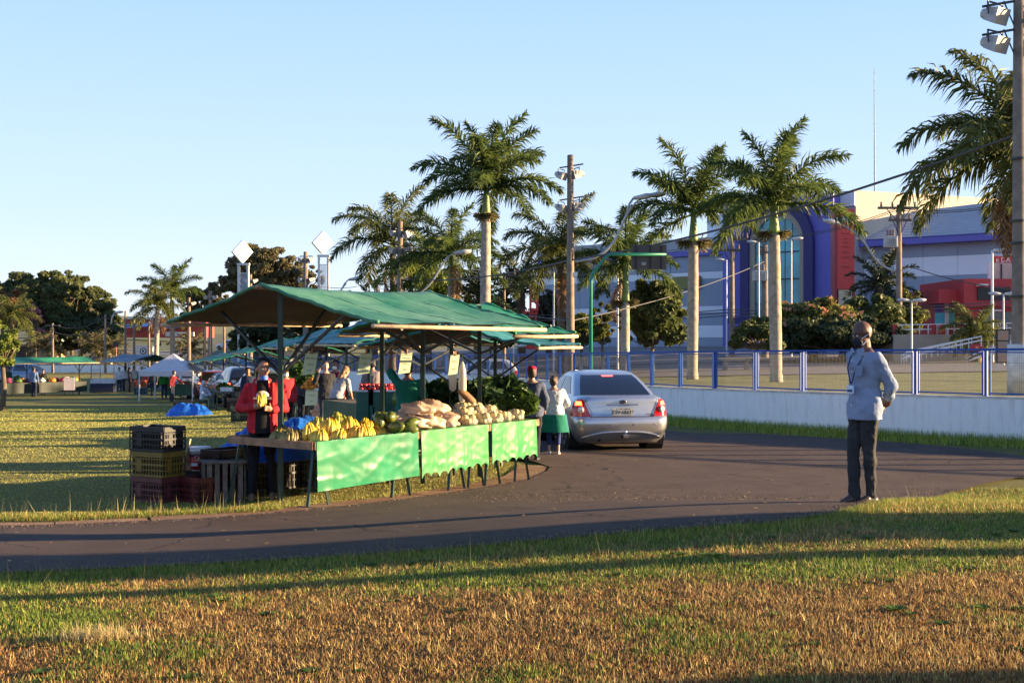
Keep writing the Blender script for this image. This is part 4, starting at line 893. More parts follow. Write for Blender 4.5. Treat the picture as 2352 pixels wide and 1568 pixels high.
def car(label, loc, rz, paint, detail=1, hatch=False, sc=1, lit=False, group=None, hatch_open=False):
    o = thing('parked_car' if not detail == 2 else 'sedan_car', label, 'car', loc, rz, group); o.scale = (sc,)*3
    B_, K_ = Shell(SEDAN), Shell(HATCH if hatch else CABIN)
    B_.mesh(MB()).build('body', paint, o, True)
    g = K_.mesh(MB()); g.build('roof', paint, o, True)
    zt = (1.47 if hatch else 1.40)
    def win(nm, f, nz=8, ns=10): return patch(K_, f, nz, ns, .006).build(nm, m_glass, o, True)
    z0 = 1.045
    rw = lambda u: (z0+(zt-z0)*u, -(K_.row(z0+(zt-z0)*u)[3]-.10), (K_.row(z0+(zt-z0)*u)[3]-.10)); win('rear_window', rw, 10, 14)
    for sd in (-1, 1):
        def side(a, b):
            def f(u):
                z = z0+.01+(zt-.04-z0)*u; r = K_.row(z); c0 = r[3]*1.02+.06; c1 = c0+(r[2]-r[1])-.34; return (z, sd*(c0+(c1-c0)*a+.06*(1-a)*u), sd*(c0+(c1-c0)*b-.0*u))
            return f
        win('side_window', side(.10, .46), 6, 8); win('side_window', side(.50, .90), 6, 8)
        # pillar, door lines and handles
        if detail:
            for yy in (1.55, 2.65):
                g = MB(); g.box((sd*.917, yy, .885), (.03, .2, .035)); g.build('door_handle', paint, o, bevel=.008)
            for yy in (1.28, 2.36, 3.32):
                pts = [B_.pt(sd*(B_.row(z)[3]+yy-B_.row(z)[1]+.02), z, .002) for z in (.30, .45, .6, .75, .9)]; MB().tube(pts, .005, 4).build('door_gap', m_under, o)
        mr = MB(); mr.ell((sd*1.0, 2.95, 1.02), (.11, .07, .075), 10, 6); mo = mr.build('mirror', paint, o, True); MB().box((sd*1.0, 2.885, 1.02), (.17, .01, .11)).build('mirror_glass', m_chrome, mo)
        MB().bar((sd*.88, 2.98, .99), (sd*.95, 2.96, 1.0), .05, .03).build('mirror_arm', paint, mo)
        # tail lamp wrapping round the corner
        f = lambda u: (.665+.315*u, sd*(.60+.135*u**1.2), sd*(1.10-.14*u-.10*u*u)); tl = patch(B_, f, 8, 10, .010).build('tail_lamp', m_tail, o, True)
        if detail:
            f = lambda u: (.87+.075*u, sd*(.745+.02*u), sd*(.90-.01*u)); patch(B_, f, 3, 4, .016).build('lamp_glow', m_lit if lit else m_tail, tl, True)
            c = B_.pt(sd*.775, .79, .0); a_ = MB(); d_ = (B_.pt(sd*.775, .79, .02)-c).normalized(); a_.tube([c+d_*.012, c+d_*.022], .062, 16); a_.build('reverse_lamp', m_lens, tl, True)
        # wheels with dark arches
        for yy in (.86, 3.50):
            MB().tube([(sd*.60, yy, .315), (sd*.921, yy, .315)], .365, 22).build('wheel_arch', m_under, o)
            wheel(o, (sd*.835, yy, .315), side=1 if sd > 0 else -1)
            if detail:
                pts = [(sd*.918, yy+.375*math.cos(a), .315+.375*math.sin(a)) for a in np.linspace(-.2, math.pi+.2, 15)]; MB().tube(pts, .014, 6).build('arch_lip', paint, o, True)
    win('windscreen', lambda u: (z0+(zt-z0)*u, (lambda r: (r[3]+(r[2]-r[1])-.02+.1))(K_.row(z0+(zt-z0)*u)), (lambda r: (r[3]*2+(r[2]-r[1])*1.0+r[3]*.0-.05))(K_.row(z0+(zt-z0)*u))), 6, 6)
    MB().box((0, 2.2, .21), (1.5, 3.7, .14)).build('underside', m_under, o)
    pl = MB().box((0, B_.pt(0, .755, .012).y, .755), (.40, .012, .13)); pl = pl.build('number_plate', M('plate_grey', (.42, .43, .43), .5, var=.05), o)
    return o, B_, K_, pl
m_silver = M('silver_paint', (.47, .47, .49), .28, .75, .04, coat=.6); m_black = M('print_black', (.01, .01, .012), .6)
b = on(1433, 22.4)
CAR, B_, K_, pl = car('silver sedan with lit brake lamps pulled up beside the green stall', b, R(10), m_silver, 2, lit=True)
tz = B_.pt(0, .755, .02).y
inst('lettering', text_mesh('EZW-8637', .092, m_black, extrude=.001), pl, (0, tz-.004, .742), (R(90), 0, 0))
for x_ in (-.12, -.04, .05, .11): MB().box((x_, tz-.004, .803), (.05 if x_ > -.1 else .02, .002, .012)).build('plate_mark', m_black, pl)
g = MB(); g.grid(lambda u, v: B_.pt(-.30+.60*v, .868+.026*u, .012+.016*math.sin(math.pi*u)), 3, 12); g.build('chrome_strip', m_chrome, CAR, True)
y9 = B_.pt(0, .935, 0).y
bd = MB(); bd.tube([(0, y9+.005, .935), (0, y9-.010, .935)], .075, 22); bd.v = [(x, y, .935+(z-.935)*.48) for x, y, z in bd.v]; bd = bd.build('badge', m_chrome, CAR, True)
b2 = MB(); b2.tube([(0, y9-.011, .935), (0, y9-.014, .935)], .068, 22); b2.v = [(x, y, .935+(z-.935)*.43) for x, y, z in b2.v]; b2.build('badge_field', M('badge_blue', (.01, .014, .05), .2), bd); inst('lettering', text_mesh('Ford', .045, m_chrome, extrude=.001), bd, (0, y9-.016, .935), (R(90), 0, 0))
for z_, s0 in ((.70, .45), (.676, .52)): patch(B_, lambda u: (z_+.012*u, s0, .60), 1, 4, .004).build('model_mark', M('dark_print', (.05, .05, .05), .5), CAR)
patch(K_, lambda u: (1.375+.02*u, -.11, .11), 2, 8, .012).build('brake_lamp', m_brk, CAR, True)
patch(B_, lambda u: (.655+.012*u, -.60, .60), 2, 16, .004).build('bumper_seam', m_under, CAR, True)
for sd in (-1, 1): pts = [B_.pt(sd*s_, z, .003) for s_, z in ((.60, .66), (.57, .72), (.66, .90), (.69, .98))]; MB().tube(pts, .005, 4).build('boot_gap', m_under, CAR)
g = MB(); g.grid(lambda u, v: B_.pt(-.72+1.44*v, .24+.13*u*(1-.55*(abs(2*v-1))**3), .010), 4, 20); g.build('bumper_grille', M('bumper_grey', (.16, .16, .17), .5), CAR, True)
MB().tube([B_.pt(s_, .385-.10*abs(s_/.72)**3, .014) for s_ in np.linspace(-.76, .76, 25)], .018, 6).build('bumper_ridge', m_silver, CAR, True)
for s_ in (-.62, -.22, .22, .62): p = B_.pt(s_, .52, 0); MB().tube([p, B_.pt(s_, .52, .006)], .014, 8).build('parking_sensor', M('sensor', (.3, .3, .31), .4), CAR)
ht = MB().bar((0, .1, .30), (0, -.12, .30), .06, .05).build('tow_bar', darksteel, CAR); MB().lathe([(.02, .30), (.02, .37), (.028, .38), (.03, .40), (.02, .425)], (0, -.1, 0), 10).build('tow_ball', m_chrome, ht, True); MB().box((0, -.14, .32), (.1, .03, .06)).build('hitch_plate', m_chrome, ht, bevel=.006)
MB().tube([(-.42, .02, .22), (-.42, .4, .24)], .03, 10).build('exhaust_pipe', darksteel, CAR); MB().lathe([(.1, 0), (.12, .06), (.12, .3), (.1, .36)], (-.45, .5, .16), 10).build('silencer', darksteel, CAR)
# cars on the road along the back row
GC = 'cars queueing along the back stalls'
P_ = dict(silver=M('silver_car', (.26, .28, .31), .3, .5, .04, coat=.5), blue=M('pale_blue_car', (.20, .26, .34), .3, .5, .04, coat=.5), red=M('wine_car', (.20, .02, .03), .3, .2, .05, coat=.5), dark=M('black_car', (.02, .02, .024), .25, .2, .05, coat=.5), white=M('white_car', (.65, .67, .70), .3, .1, .03, coat=.5), green=M('green_car', (.06, .10, .09), .3, .3, .05, coat=.5))
for px, d, col, hb, rz, lab in ((446, 74, 'silver', 1, 24, 'pale silver hatchback behind the right leg of the white tent'), (494, 66, 'red', 1, 24, 'wine red hatchback with a lit tail lamp right of the white tent'), (538, 60, 'dark', 0, 24, 'dark sedan between the wine hatchback and the black wagon'), (575, 54, 'dark', 1, 22, 'tall black wagon with red tail lamps left of the red jacket man'), (640, 50, 'blue', 0, 22, 'pale blue sedan partly hidden by the red jacket man')):
    if px == 640: px = 620
    b = on(px, d); car(lab, b, R(rz), P_[col], 1, bool(hb), 1.0 if px != 575 else 1.12, lit=px in (494, 575), group=GC)
b = on(1198, 62); b.z -= .8; car('white car roof showing through the fence left of the red cap woman', b, R(88), P_['white'], 1, True)
b = on(95, 97); car('blue grey van parked behind the far left stall', b, R(80), P_['blue'], 1, True, 1.2)
b = on(548, 200); car('white car climbing the road on the hill', b, R(60), P_['white'], 0, True)
# ---------------- market stalls ----------------
E1 = V((.617, .787, 0)).normalized(); E2 = V((-.787, .617, 0)).normalized()
def tarpmat(name, c, c2, under=False):
    m = M(name, c, .55, var=.1, col2=c2, scale=1.2, bump=.5, bscale=7, trans=.12 if not under else 0, spec=.35); return m
t_green = tarpmat('tarp_green', (.012, .19, .08), (.05, .29, .14)); t_teal = tarpmat('tarp_teal', (.015, .155, .13), (.06, .26, .25)); t_brown = tarpmat('tarp_lining', (.065, .036, .02), (.10, .058, .032), True)
t_dull = tarpmat('tarp_faded', (.10, .17, .11), (.05, .24, .18)); t_blue = tarpmat('tarp_blue', (.02, .10, .36), (.05, .20, .50)); t_white = M('tent_white', (.66, .64, .66), .6, var=.05, trans=.25, bump=.3, bscale=5)
from mathutils import noise as mnoise
def nz3(x, y, z): return mnoise.noise(V((x, y, z)))
def wob(x, y, s=0): return math.sin(x*3.1+s)*math.cos(y*2.7+s*1.7)+.5*math.sin(x*7.3-y*5.1+s*2)
def canopy(o, base, e1, e2, t0, t1, wl, wr, zr, zl, zrr, mat, lin, sag=.10, seed=0, poles=True, name='canopy'):
    "gable tarpaulin; base = point under the ridge at t=0; heights absolute"
    base = V((base[0], base[1], 0)); n = 16
    def pt(u, v, dz):
        t = t0+(t1-t0)*u; w = v*2-1; side = wl if w > 0 else wr; ze = zl if w > 0 else zrr; a = abs(w)
        z = zr+(ze-zr)*a-sag*math.sin(math.pi*a)*(.5+.5*math.sin(math.pi*u))-.04*math.sin(math.pi*u)*(1-a)+.012*wob(t*1.6, w*4, seed)
        p = base+e1*t+e2*(side*w); return V((p.x, p.y, z+dz))-o.location
    g = MB(); g.grid(lambda u, v: pt(u, v, .012), n, 20); c = g.build(name, mat, o, True)
    g = MB(); g.grid(lambda u, v: pt(u, v, 0), n, 20); g.build('lining', lin, c, True)
    for u in (0, 1):      # hem rolled over the gable ends
        g = MB(); g.tube([pt(u, v, .006)+V((0, 0, .012*wob(v*22, u, seed))) for v in np.linspace(0, 1, 41)], .024, 6); g.build('hem', mat, c, True)
    for u in (.27, .52, .77):
        MB().tube([pt(u, v, .013) for v in np.linspace(.01, .99, 31)], .0035, 4).build('seam', mat, c, True)
    if poles:
        for v, nm in ((0, 'eave_pole'), (1, 'eave_pole'), (.5, 'ridge_pole')):
            MB().tube([pt(-.03, v, -.035), pt(.5, v, -.03), pt(1.03, v, -.035)], .026, 7).build(nm, palewood if v != .5 else wood, o, True)
    return c
def post(o, p, z1, braces=(), r=.035, mat=None, zn=None):
    p = V(p); z0 = gz(p.x, p.y); L0 = o.location
    po = MB().box((p.x-L0.x, p.y-L0.y, (z0+z1)/2-L0.z), (.06*r/.035, .06*r/.035, z1-z0)).build('post', mat or greenpost, o)
    for q in braces: MB().bar(V((p.x, p.y, zn))-L0, V(q)-L0, .035, .03).build('brace', mat or darksteel, o)
Q0 = V((-2.82, 14.85, 0)); zR = EYE+.68
s1 = thing('market_stall', 'nearest market stall frame with a worn green gable canopy and brown lining', 'stall', (Q0.x, Q0.y, gz(Q0.x, Q0.y)))
canopy(s1, Q0, E1, E2, -.30, 2.70, 1.84, 1.95, zR, EYE+.25, EYE+.20, tarpmat('tarp_near', (.016, .16, .075), (.12, .28, .155)), t_brown, .05, 1)
def rp(t, w, z): p = Q0+E1*t+E2*w; return V((p.x, p.y, z))
post(s1, rp(0, 0, 0), zR-.03, [rp(0, 1.15, EYE+.40), rp(0, -1.2, EYE+.36), rp(.9, 0, zR-.12)], zn=EYE-.40)
post(s1, rp(2.57, 0, 0), zR-.05, [rp(2.57, 1.2, EYE+.36), rp(2.57, -1.25, EYE+.33), rp(1.6, 0, zR-.12)], zn=EYE-.16)
s2 = thing('market_stall', 'second market stall frame joined behind the nearest, with a brighter green canopy', 'stall', rp(3.8, 0, gz(-.4, 17.8)))
canopy(s2, Q0+E2*.15, E1, E2, 2.78, 4.15, 1.7, 1.62, EYE+.57, EYE+.12, EYE+.10, t_green, t_brown, .06, 4)
post(s2, rp(3.8, 0, 0), EYE+.52, [rp(3.8, 1.2, EYE+.25), rp(3.8, -1.3, EYE+.22)], zn=EYE-.18); post(s2, rp(3.0, 1.2, 0), EYE+.25, [rp(3.0, .4, EYE+.42)], zn=EYE-.2)
# front edge of the tables
N0 = V((-2.26, 13.9, 0))
def tp(t, w, dz=0):   # t along the road side edge, w inwards
    p = N0+E1*t+E2*w; return V((p.x, p.y, .548+.048*t/4.2+dz))
def trestle(o, t, w, top, k=.17):
    for s_ in (-1, 1):
        p = tp(t, w); q = p+E1*(k*s_)-E2*(.05 if w < .5 else -.05); zt = p.z-.06; MB().bar(V((p.x, p.y, zt))+E1*(.03*s_)-o.location, V((q.x, q.y, gz(q.x, q.y)-.01))-o.location, .032, .032).build('leg', greenpost, o)
    a = tp(t-.12, w); b = tp(t+.12, w); MB().bar(V((a.x, a.y, a.z-.42))-o.location, V((b.x, b.y, b.z-.42))-o.location, .02, .02).build('cross_bar', darksteel, o)
tabs = [(0, 1.75, (.12, 1.50), 'wooden tray table of bananas at the near end of the stall'), (1.77, 3.14, (2.55, 2.95), 'middle trestle table carrying peach coloured plastic bags'), (3.16, 4.26, (3.30, 3.95), 'end trestle table carrying bags of potatoes')]
for i, (a, b, trs, lab) in enumerate(tabs):
    p = tp(a, .7); o = thing('trestle_table', lab, 'table', (p.x, p.y, gz(p.x, p.y)), 0, 'tables of the nearest stall'); L0 = o.location
    nb_ = 5
    for k in range(nb_):
        w0, w1 = 1.5*k/nb_+.006, 1.5*(k+1)/nb_-.006; q = [tp(a, w0, -.03), tp(b, w0, -.03), tp(b, w1, -.03), tp(a, w1, -.03)]; MB().poly([x-L0 for x in q], (0, 0, .028)).build('plank', wood, o)
    for (x0, x1) in ((tp(a, -.01), tp(b, -.01)), (tp(a, 1.51), tp(b, 1.51)), (tp(a-.01, 0), tp(a-.01, 1.5)), (tp(b+.01, 0), tp(b+.01, 1.5))): MB().bar(x0-L0+V((0, 0, -.02)), x1-L0+V((0, 0, -.02)), .026, .09).build('edge_board', wood, o)
    for t in trs:
        for w in (.1, 1.4): trestle(o, t, w, 0)
m_cloth = M('cloth_sheen', (.012, .17, .07), .22, var=.08, scale=3, col2=(.02, .21, .10), bump=.05, bscale=7, spec=.3, trans=.1)
m_cloth2 = M('cloth_light', (.038, .24, .075), .32, var=.08, scale=3, bump=.05, bscale=6, spec=.22, trans=.1)
def cloth(label, a, b, h0, h1, mat, scal=0, seed=0):
    p = tp((a+b)/2, 0); o = thing('plastic_sheet', label, 'table sheet', (p.x, p.y, p.z), 0, 'green plastic sheets hung on the stall front'); L0 = o.location
    def f(u, v):
        t = a+(b-a)*u; hh = h0+(h1-h0)*u
        if scal: hh *= 1-.10*abs(math.sin(math.pi*scal*u))**.6*(1 if True else 0)-.02*math.sin(u*17)
        ridge = (1-abs(nz3(u*4.5+v*2.2, v*2.6, seed)))**5
        z = v*hh; out = .03+.018*v+(.016*nz3(u*5, v*.7, seed+3)+.004*ridge+.0035*nz3(u*9-v*4, v*5, seed+7)+.003*(1-abs(nz3(u*14, v*1.2, seed+9)))**8)*(.35+.65*v)
        q = tp(t+.012*nz3(v*3, u*3, 2)*v, -out, .03-z); return q-L0
    g = MB(); g.grid(f, 64, 26); g.build('sheet', mat, o, True)
    g = MB(); g.grid(lambda u, v: tp(a+(b-a)*u, -.04+.14*v, .033+.006*math.sin(u*30))-L0, 30, 4); g.build('sheet_fold', mat, o, True)
cloth('glossy emerald plastic sheet on the banana table, nearest of three', .015, 1.72, .57, .55, m_cloth, 0, 1)
cloth('light green scalloped plastic sheet in the middle of the stall front', 1.78, 3.10, .60, .56, m_cloth2, 8, 2)
cloth('light green scalloped plastic sheet at the far end of the stall front', 3.19, 4.18, .56, .53, m_cloth2, 6, 3)
# -- produce
def banana_mesh(col, col2, nm):
    g = MB(); pts = []; rs = []
    for i, (t, r) in enumerate(((0, .006), (.10, .009), (.18, .016), (.35, .019), (.55, .0195), (.75, .018), (.9, .012), (1, .005))):
        a = -.55+1.35*t; pts.append((.10*(1-math.cos(a))*1.0, 0, -.155*math.sin(a))); rs.append(r)
    g.tube(pts, rs, 7); return g.mesh('banana', M(nm, col, .5, var=.12, col2=col2, scale=14), True)
BM = [banana_mesh((.62, .38, .03), (.75, .50, .06), 'banana_yellow'), banana_mesh((.55, .30, .03), (.70, .42, .05), 'banana_ripe'), banana_mesh((.20, .24, .03), (.42, .38, .06), 'banana_green'), banana_mesh((.14, .12, .03), (.26, .20, .06), 'banana_dull')]
def bunch(label, p, yaw, kind, n=9, sc=1., tilt=0, rows=2, grp='banana bunches heaped on the near table'):
    o = thing('banana_bunch', label, 'bananas', p, yaw, grp); o.rotation_euler = (tilt, 0, yaw); rr = random.Random(int(p[0]*1000+p[1]*77))
    for r_ in range(rows):
        rad = (.135-.05*r_)*sc; m_ = max(3, n-2*r_)
        for k in range(m_):
            ph = (k-(m_-1)/2)*(.235-.01*r_)+rr.uniform(-.07, .07); b_ = inst('banana', BM[kind], o, (0, 0, 0), (0, 0, 0), sc*rr.uniform(.95, 1.2))
            b_.matrix_local = Matrix.Translation((rad*math.sin(ph), .12*sc-rad*math.cos(ph), (.085+.035*r_)*sc+rr.uniform(-.012, .012)))@Matrix.Rotation(ph+R(90), 4, 'Z')@Matrix.Rotation(R(9-5*r_)+rr.uniform(-.1, .1), 4, 'Y')@Matrix.Rotation(rr.uniform(-.12, .12), 4, 'X')@Matrix.Diagonal((*(sc*rr.uniform(.98, 1.22),)*3, 1))
    MB().ell((0, .075*sc, .185*sc), (.04*sc, .03*sc, .022*sc), 8, 5).build('stem', M('banana_stem', (.22, .16, .05), .8), o, True)
yw = math.atan2(E1.y, E1.x)
bl = [(.20, .13, .05, 0, 'bright yellow bunch at the near corner, left end of the front row'), (.47, .13, .05, 0, 'yellow bunch second from the near corner in the front row'), (.74, .13, .05, 1, 'orange yellow bunch in the middle of the front row'), (1.0, .13, .05, 0, 'yellow bunch fourth in the front row below the pile top'), (1.24, .14, .04, 1, 'ripe orange bunch at the right end of the front row'),
      (.62, .36, .20, 0, 'large yellow bunch crowning the banana pile'), (.92, .36, .20, 0, 'large yellow bunch right of the pile top'), (.36, .42, .10, 0, 'yellow bunch behind the near corner one'), (1.22, .40, .13, 1, 'ripe bunch beside the green papayas'), (.62, .68, .18, 2, 'green bunch behind the pile top'), (1.02, .66, .20, 2, 'green bunch with pale tips right behind the pile'), (1.32, .62, .10, 2, 'green bunch farthest back by the papayas'),
      (.10, .55, .03, 3, 'dull brown bunch next to the stall post'), (.12, .82, .03, 3, 'dull bunch left of the stall post'), (.30, .70, .04, 3, 'dull green brown bunch behind the stall post'), (.34, 1.0, .03, 3, 'dull bunch nearest the red jacket man')]
for i, (t, w, dz, k, lab) in enumerate(bl): bunch(lab, tp(t, w, dz*.55-.03), random.uniform(-.5, .7), k, 9 if dz > .15 else 8, .98 if dz > .15 else .9, R(random.uniform(-48, -8)), 2)
def lump(r, seed, nm, mat, knot=True, amp=.12, n=22):
    rr = random.Random(seed); ph = [rr.uniform(0, 6) for _ in range(6)]; g = MB(); g.ell((0, 0, 0), (1, 1, 1), n, n*2//3); vs = []
    for x, y, z in g.v:
        k = 1+amp*(math.sin(x*4+ph[0])*math.cos(y*5+ph[1])+.7*math.sin(z*7+ph[2]+x*3))+amp*.5*math.sin(math.atan2(y, x)*9+z*6+ph[3])
        z2 = z*k; z2 = z2 if z2 > -.55 else -.55; vs.append((x*k*r[0], y*k*r[1], (z2+.55)*r[2]))
    g.v = vs
    if knot: g.lathe([(.02, 1.45*r[2]), (.035, 1.58*r[2]), (.012, 1.66*r[2]), (.05, 1.95*r[2]), (.06, 2.1*r[2])], n=8, sx=1.3, sy=.6)
    return g.mesh(nm, mat, True)
m_pap = M('papaya_green', (.07, .11, .02), .35, var=.15, col2=(.16, .17, .03), scale=9)
pm_ = MB(); pm_.lathe([(.004, 0), (.03, .01), (.062, .05), (.075, .11), (.066, .17), (.045, .22), (.02, .25), (.004, .255)], n=12); pmesh_ = pm_.mesh('papaya', m_pap, True)
for i, (t, w, dz, ry) in enumerate(((1.40, .16, .06, 80), (1.55, .14, .06, 95), (1.69, .20, .06, 70), (1.46, .36, .07, 20), (1.62, .38, .06, 35), (1.53, .28, .19, 110), (1.70, .42, .17, 60), (1.42, .55, .06, 0))):
    o = link(bpy.data.objects.new('papaya', pmesh_)); o.location = tp(t, w, dz+.02); o.rotation_euler = (R(ry), R(15*i), yw+.5*i); tag(o, ('green papaya lying first by the ripe bananas', 'green papaya lying second in front', 'green papaya at the right front of its heap', 'upright green papaya behind the front two', 'upright green papaya in the middle of its heap', 'green papaya lying on top of the heap', 'green papaya on the right upper side of the heap', 'green papaya farthest back in the heap')[i], 'papaya', 'green papayas heaped beside the bananas')
m_bag = M('peach_bag', (.62, .42, .27), .3, var=.12, col2=(.72, .56, .42), scale=5, trans=.3, bump=.5, bscale=14, spec=.5)
for i, (t, w, sz, dz, lab) in enumerate(((1.93, .25, .17, 0, 'peach plastic bag at the front left of its heap'), (2.22, .22, .17, 0, 'peach plastic bag at the front middle of its heap'), (2.52, .24, .18, 0, 'peach plastic bag at the front right of its heap'), (2.05, .60, .20, .0, 'peach plastic bag behind the front left one'), (2.42, .58, .20, 0, 'peach plastic bag behind the front right one'), (2.20, .42, .18, .16, 'peach plastic bag on top left of the heap'), (2.50, .42, .17, .17, 'peach plastic bag on top right of the heap'), (2.78, .42, .16, .02, 'peach plastic bag next to the bagged potatoes'))):
    o = link(bpy.data.objects.new('plastic_bag', lump((sz*1.3, sz*1.1, sz*.62), i, 'plastic_bag', m_bag, False, .16, 26))); o.location = tp(t, w, dz+.03); o.rotation_euler = (random.uniform(-.2, .2), random.uniform(-.2, .2), i*1.1); tag(o, lab, 'bag', 'peach plastic bags on the middle table')
m_pot = M('potato', (.55, .42, .18), .6, var=.15, col2=(.62, .50, .26), scale=10); m_film = M('clear_film', (.8, .8, .8), .08, var=.02, alpha=.16, spec=.8, bump=.4, bscale=20)
ptm = MB(); ptm.ell((0, 0, 0), (.052, .043, .04), 9, 7); ptm = ptm.mesh('potato', m_pot, True)
film = lump((.13, .12, .085), 77, 'film', m_film, False, .08)
rr = random.Random(3)
bp = [(2.95, .18, .02), (3.22, .16, .02), (3.46, .16, .02), (3.70, .18, .02), (4.02, .22, .02), (3.08, .34, .10), (3.34, .34, .12), (3.58, .34, .10), (3.22, .52, .16), (3.48, .52, .14)]
for i, (t, w, dz) in enumerate(bp):
    o = thing('potato_bag', '%s bag of pale potatoes on the end table, %s' % (('first', 'second', 'third', 'fourth', 'separate', 'first', 'middle', 'last', 'left', 'right')[i], 'front row counted from the near side' if i < 4 else ('at the far end' if i == 4 else ('second row counted from the near side' if i < 8 else 'top of the heap'))), 'bag', tp(t, w, dz), rr.uniform(0, 6), 'clear bags of potatoes')
    for k in range(10):
        a = k*2.4; q = .085*math.sqrt((k % 5)/5+.1); inst('potato', ptm, o, (q*math.cos(a), q*math.sin(a), .04+.055*(k//5)+rr.uniform(0, .02)), (rr.uniform(-.4, .4), rr.uniform(-.4, .4), a), rr.uniform(.85, 1.15))
    inst('film', film, o)
o = link(bpy.data.objects.new('cassava_root', MB().tube([(0, 0, 0), (.03, 0, .12), (.01, .02, .26), (-.06, .02, .38)], [.03, .062, .058, .025], 10).mesh('cassava_root', M('root_brown', (.28, .14, .06), .7, var=.25, bump=.4), True))); o.location = tp(3.62, .62, .16); o.rotation_euler = (R(-12), R(-32), yw); tag(o, 'thick brown root standing up behind the potato bags', 'root vegetable')
# price cards hung from a line
m_card = M('card_green', (.68, .80, .56), .7, var=.04, trans=.45); m_ink = M('ink', (.16, .20, .16), .8)
def card(label, px0, py, d, w, h, rows, skew=.35, yaw=-.2):
    o = thing('price_card', label, 'price card', at(px0, py, d), yaw, 'green price cards clipped to a line')
    MB().add([(-w/2, 0, 0), (w/2, .01, .02), (w/2-skew*h, -.10, -h+.02), (-w/2-skew*h, -.11, -h)], [(0, 1, 2, 3)]).build('card', m_card, o)
    for i, tx in enumerate(rows):
        f = (i+.8)/(len(rows)+.6); t_ = inst('lettering', text_mesh(tx, h*.13, m_ink, extrude=.0005), o, (-skew*h*f, -.115*f-.006, -h*f), (R(83), 0, .03)); t_.rotation_euler = (R(90), R(4), 0)
    MB().box((0, 0, .03), (.018, .03, .07)).build('clip', M('clip_wood', (.45, .16, .06), .7), o)
cards = [(717, 812, 16.6, 'price card nearest the stall post', ['BANANA', '2 KG', '5,00']), (842, 812, 17.2, 'price card second from the stall post', ['BATATA', '2 KG', '5,00']), (935, 812, 17.6, 'price card in front of the green shirt person', ['CEBOLA', '2 KG', '5,00']), (1046, 816, 18.2, 'price card farthest right, beside the hanging white bags', ['ALHO', '5,00'])]
for px, py, d, lab, rows in cards: card(lab, px, py, d, .19 if px < 1000 else .16, .29, rows, .35, .55)
lo = thing('hanging_line', 'thin line with clips strung between the posts for the price cards', 'cable', at(660, 805, 15.2)); g = MB(); g.tube([at(660, 806, 15.2)-lo.location, at(717, 811, 16.5)-lo.location, at(842, 811, 17.1)-lo.location, at(935, 811, 17.5)-lo.location, at(1046, 815, 18.1)-lo.location, at(1117, 806, 18)-lo.location], .004, 5); g.build('cord', darksteel, lo)
m_wbag = M('white_bag', (.68, .66, .62), .45, var=.06, trans=.3, bump=.4, bscale=10)
for i, (px, lab) in enumerate(((1040, 'short white plastic bag hung beside the right price card'), (1062, 'long white plastic bag hung from the second stall frame'))):
    o = thing('hanging_bag', lab, 'bag', at(px, 830, 18.3)); h = (.45, .62)[i]
    MB().lathe([(.012, 0), (.035, -.06), (.055, -.16), (.062, -h*.6), (.05, -h*.92), (.015, -h)], n=12, sy=.7).build('bag', m_wbag, o, True); MB().tube([(0, 0, .0), (0, .02, .1)], .006, 5).build('string', darksteel, o)
# blue tarpaulins heaped on things
def heap(name, label, p, rx, ry, h, mat, seed, cat='tarpaulin'):
    o = thing(name, label, cat, p)
    def f(u, v):
        a = 2*math.pi*u; r = 1-v; prof = (1-r**2.2); x = math.cos(a)*r*rx*(1+.15*math.sin(3*a+seed)); y = math.sin(a)*r*ry*(1+.12*math.cos(4*a+seed))
        z = h*prof*(.70+.28*math.sin(a+seed)*r+.15*math.sin(2*a+seed*2)*r)+h*(.22*(1-abs(nz3(x*3.5, y*3.5, seed)))**3+.10*(1-abs(nz3(x*8, y*8, seed+4)))**3)*min(1, r*1.5+.3)*prof**.5-.1*h; return V((x, y, max(z, .0)))
    g = MB(); g.grid(f, 96, 34); g.build('sheet', mat, o, True); return o
m_btarp = M('tarpaulin_blue', (.01, .10, .48), .4, var=.1, col2=(.02, .16, .62), scale=3, bump=.4, bscale=9, trans=.1)
p = tp(1.35, 2.15); p.z = gz(p.x, p.y)+.42; hp = heap('blue_tarpaulin', 'blue tarpaulin heaped over goods behind the banana table', p, 1.05, .55, .62, m_btarp, 1); hp.rotation_euler = (0, 0, yw)
p = gat(437, 954); heap('blue_tarpaulin', 'crumpled blue tarpaulin thrown over crates on the lawn by the seated person', p, .85, .6, .58, m_btarp, 3)
# -- crates
def crate(label, p, yaw, col, nm, L_=.55, W_=.36, H_=.30, group='plastic produce crates', name='plastic_crate'):
    o = thing(name, label, 'crate', p, yaw, group); mt = M(nm, col, .45, var=.15, scale=8)
    for sx, sy, ln in ((0, -1, L_), (0, 1, L_), (-1, 0, W_), (1, 0, W_)):
        g = MB(); rot = 0 if sy else R(90); cx, cy = sx*L_/2, sy*W_/2; n = int(ln/.045)
        def bx(u, z, w, h, t=.012): g.box((cx+(u if sy else 0), cy+(u if sx else 0), z), (w if sy else t, w if sx else t, h))
        bx(0, .015, ln, .03, .016); bx(0, H_-.03, ln, .06, .018); bx(0, H_*.5, ln, .025, .014); bx(0, H_*.28, ln, .014, .012); bx(0, H_*.73, ln, .014, .012)
        bx(-ln*.22, H_*.45, ln*.16, H_*.5, .010)
        for k in range(n+1): bx(-ln/2+ln*k/n, H_/2-.02, .012, H_-.05)
        g.build('side', mt, o)
    MB().box((0, 0, .012), (L_-.03, W_-.03, .014)).build('base', mt, o); MB().box((0, 0, H_*.42), (L_-.05, W_-.05, H_*.72)).build('dark_fill', M('crate_dark_fill', (.022, .018, .014), .9, var=.4, scale=12), o)  # dark block added inside every crate, even empty ones, to darken it
    return o
cb = gat(362, 1149); cyaw = R(-32)
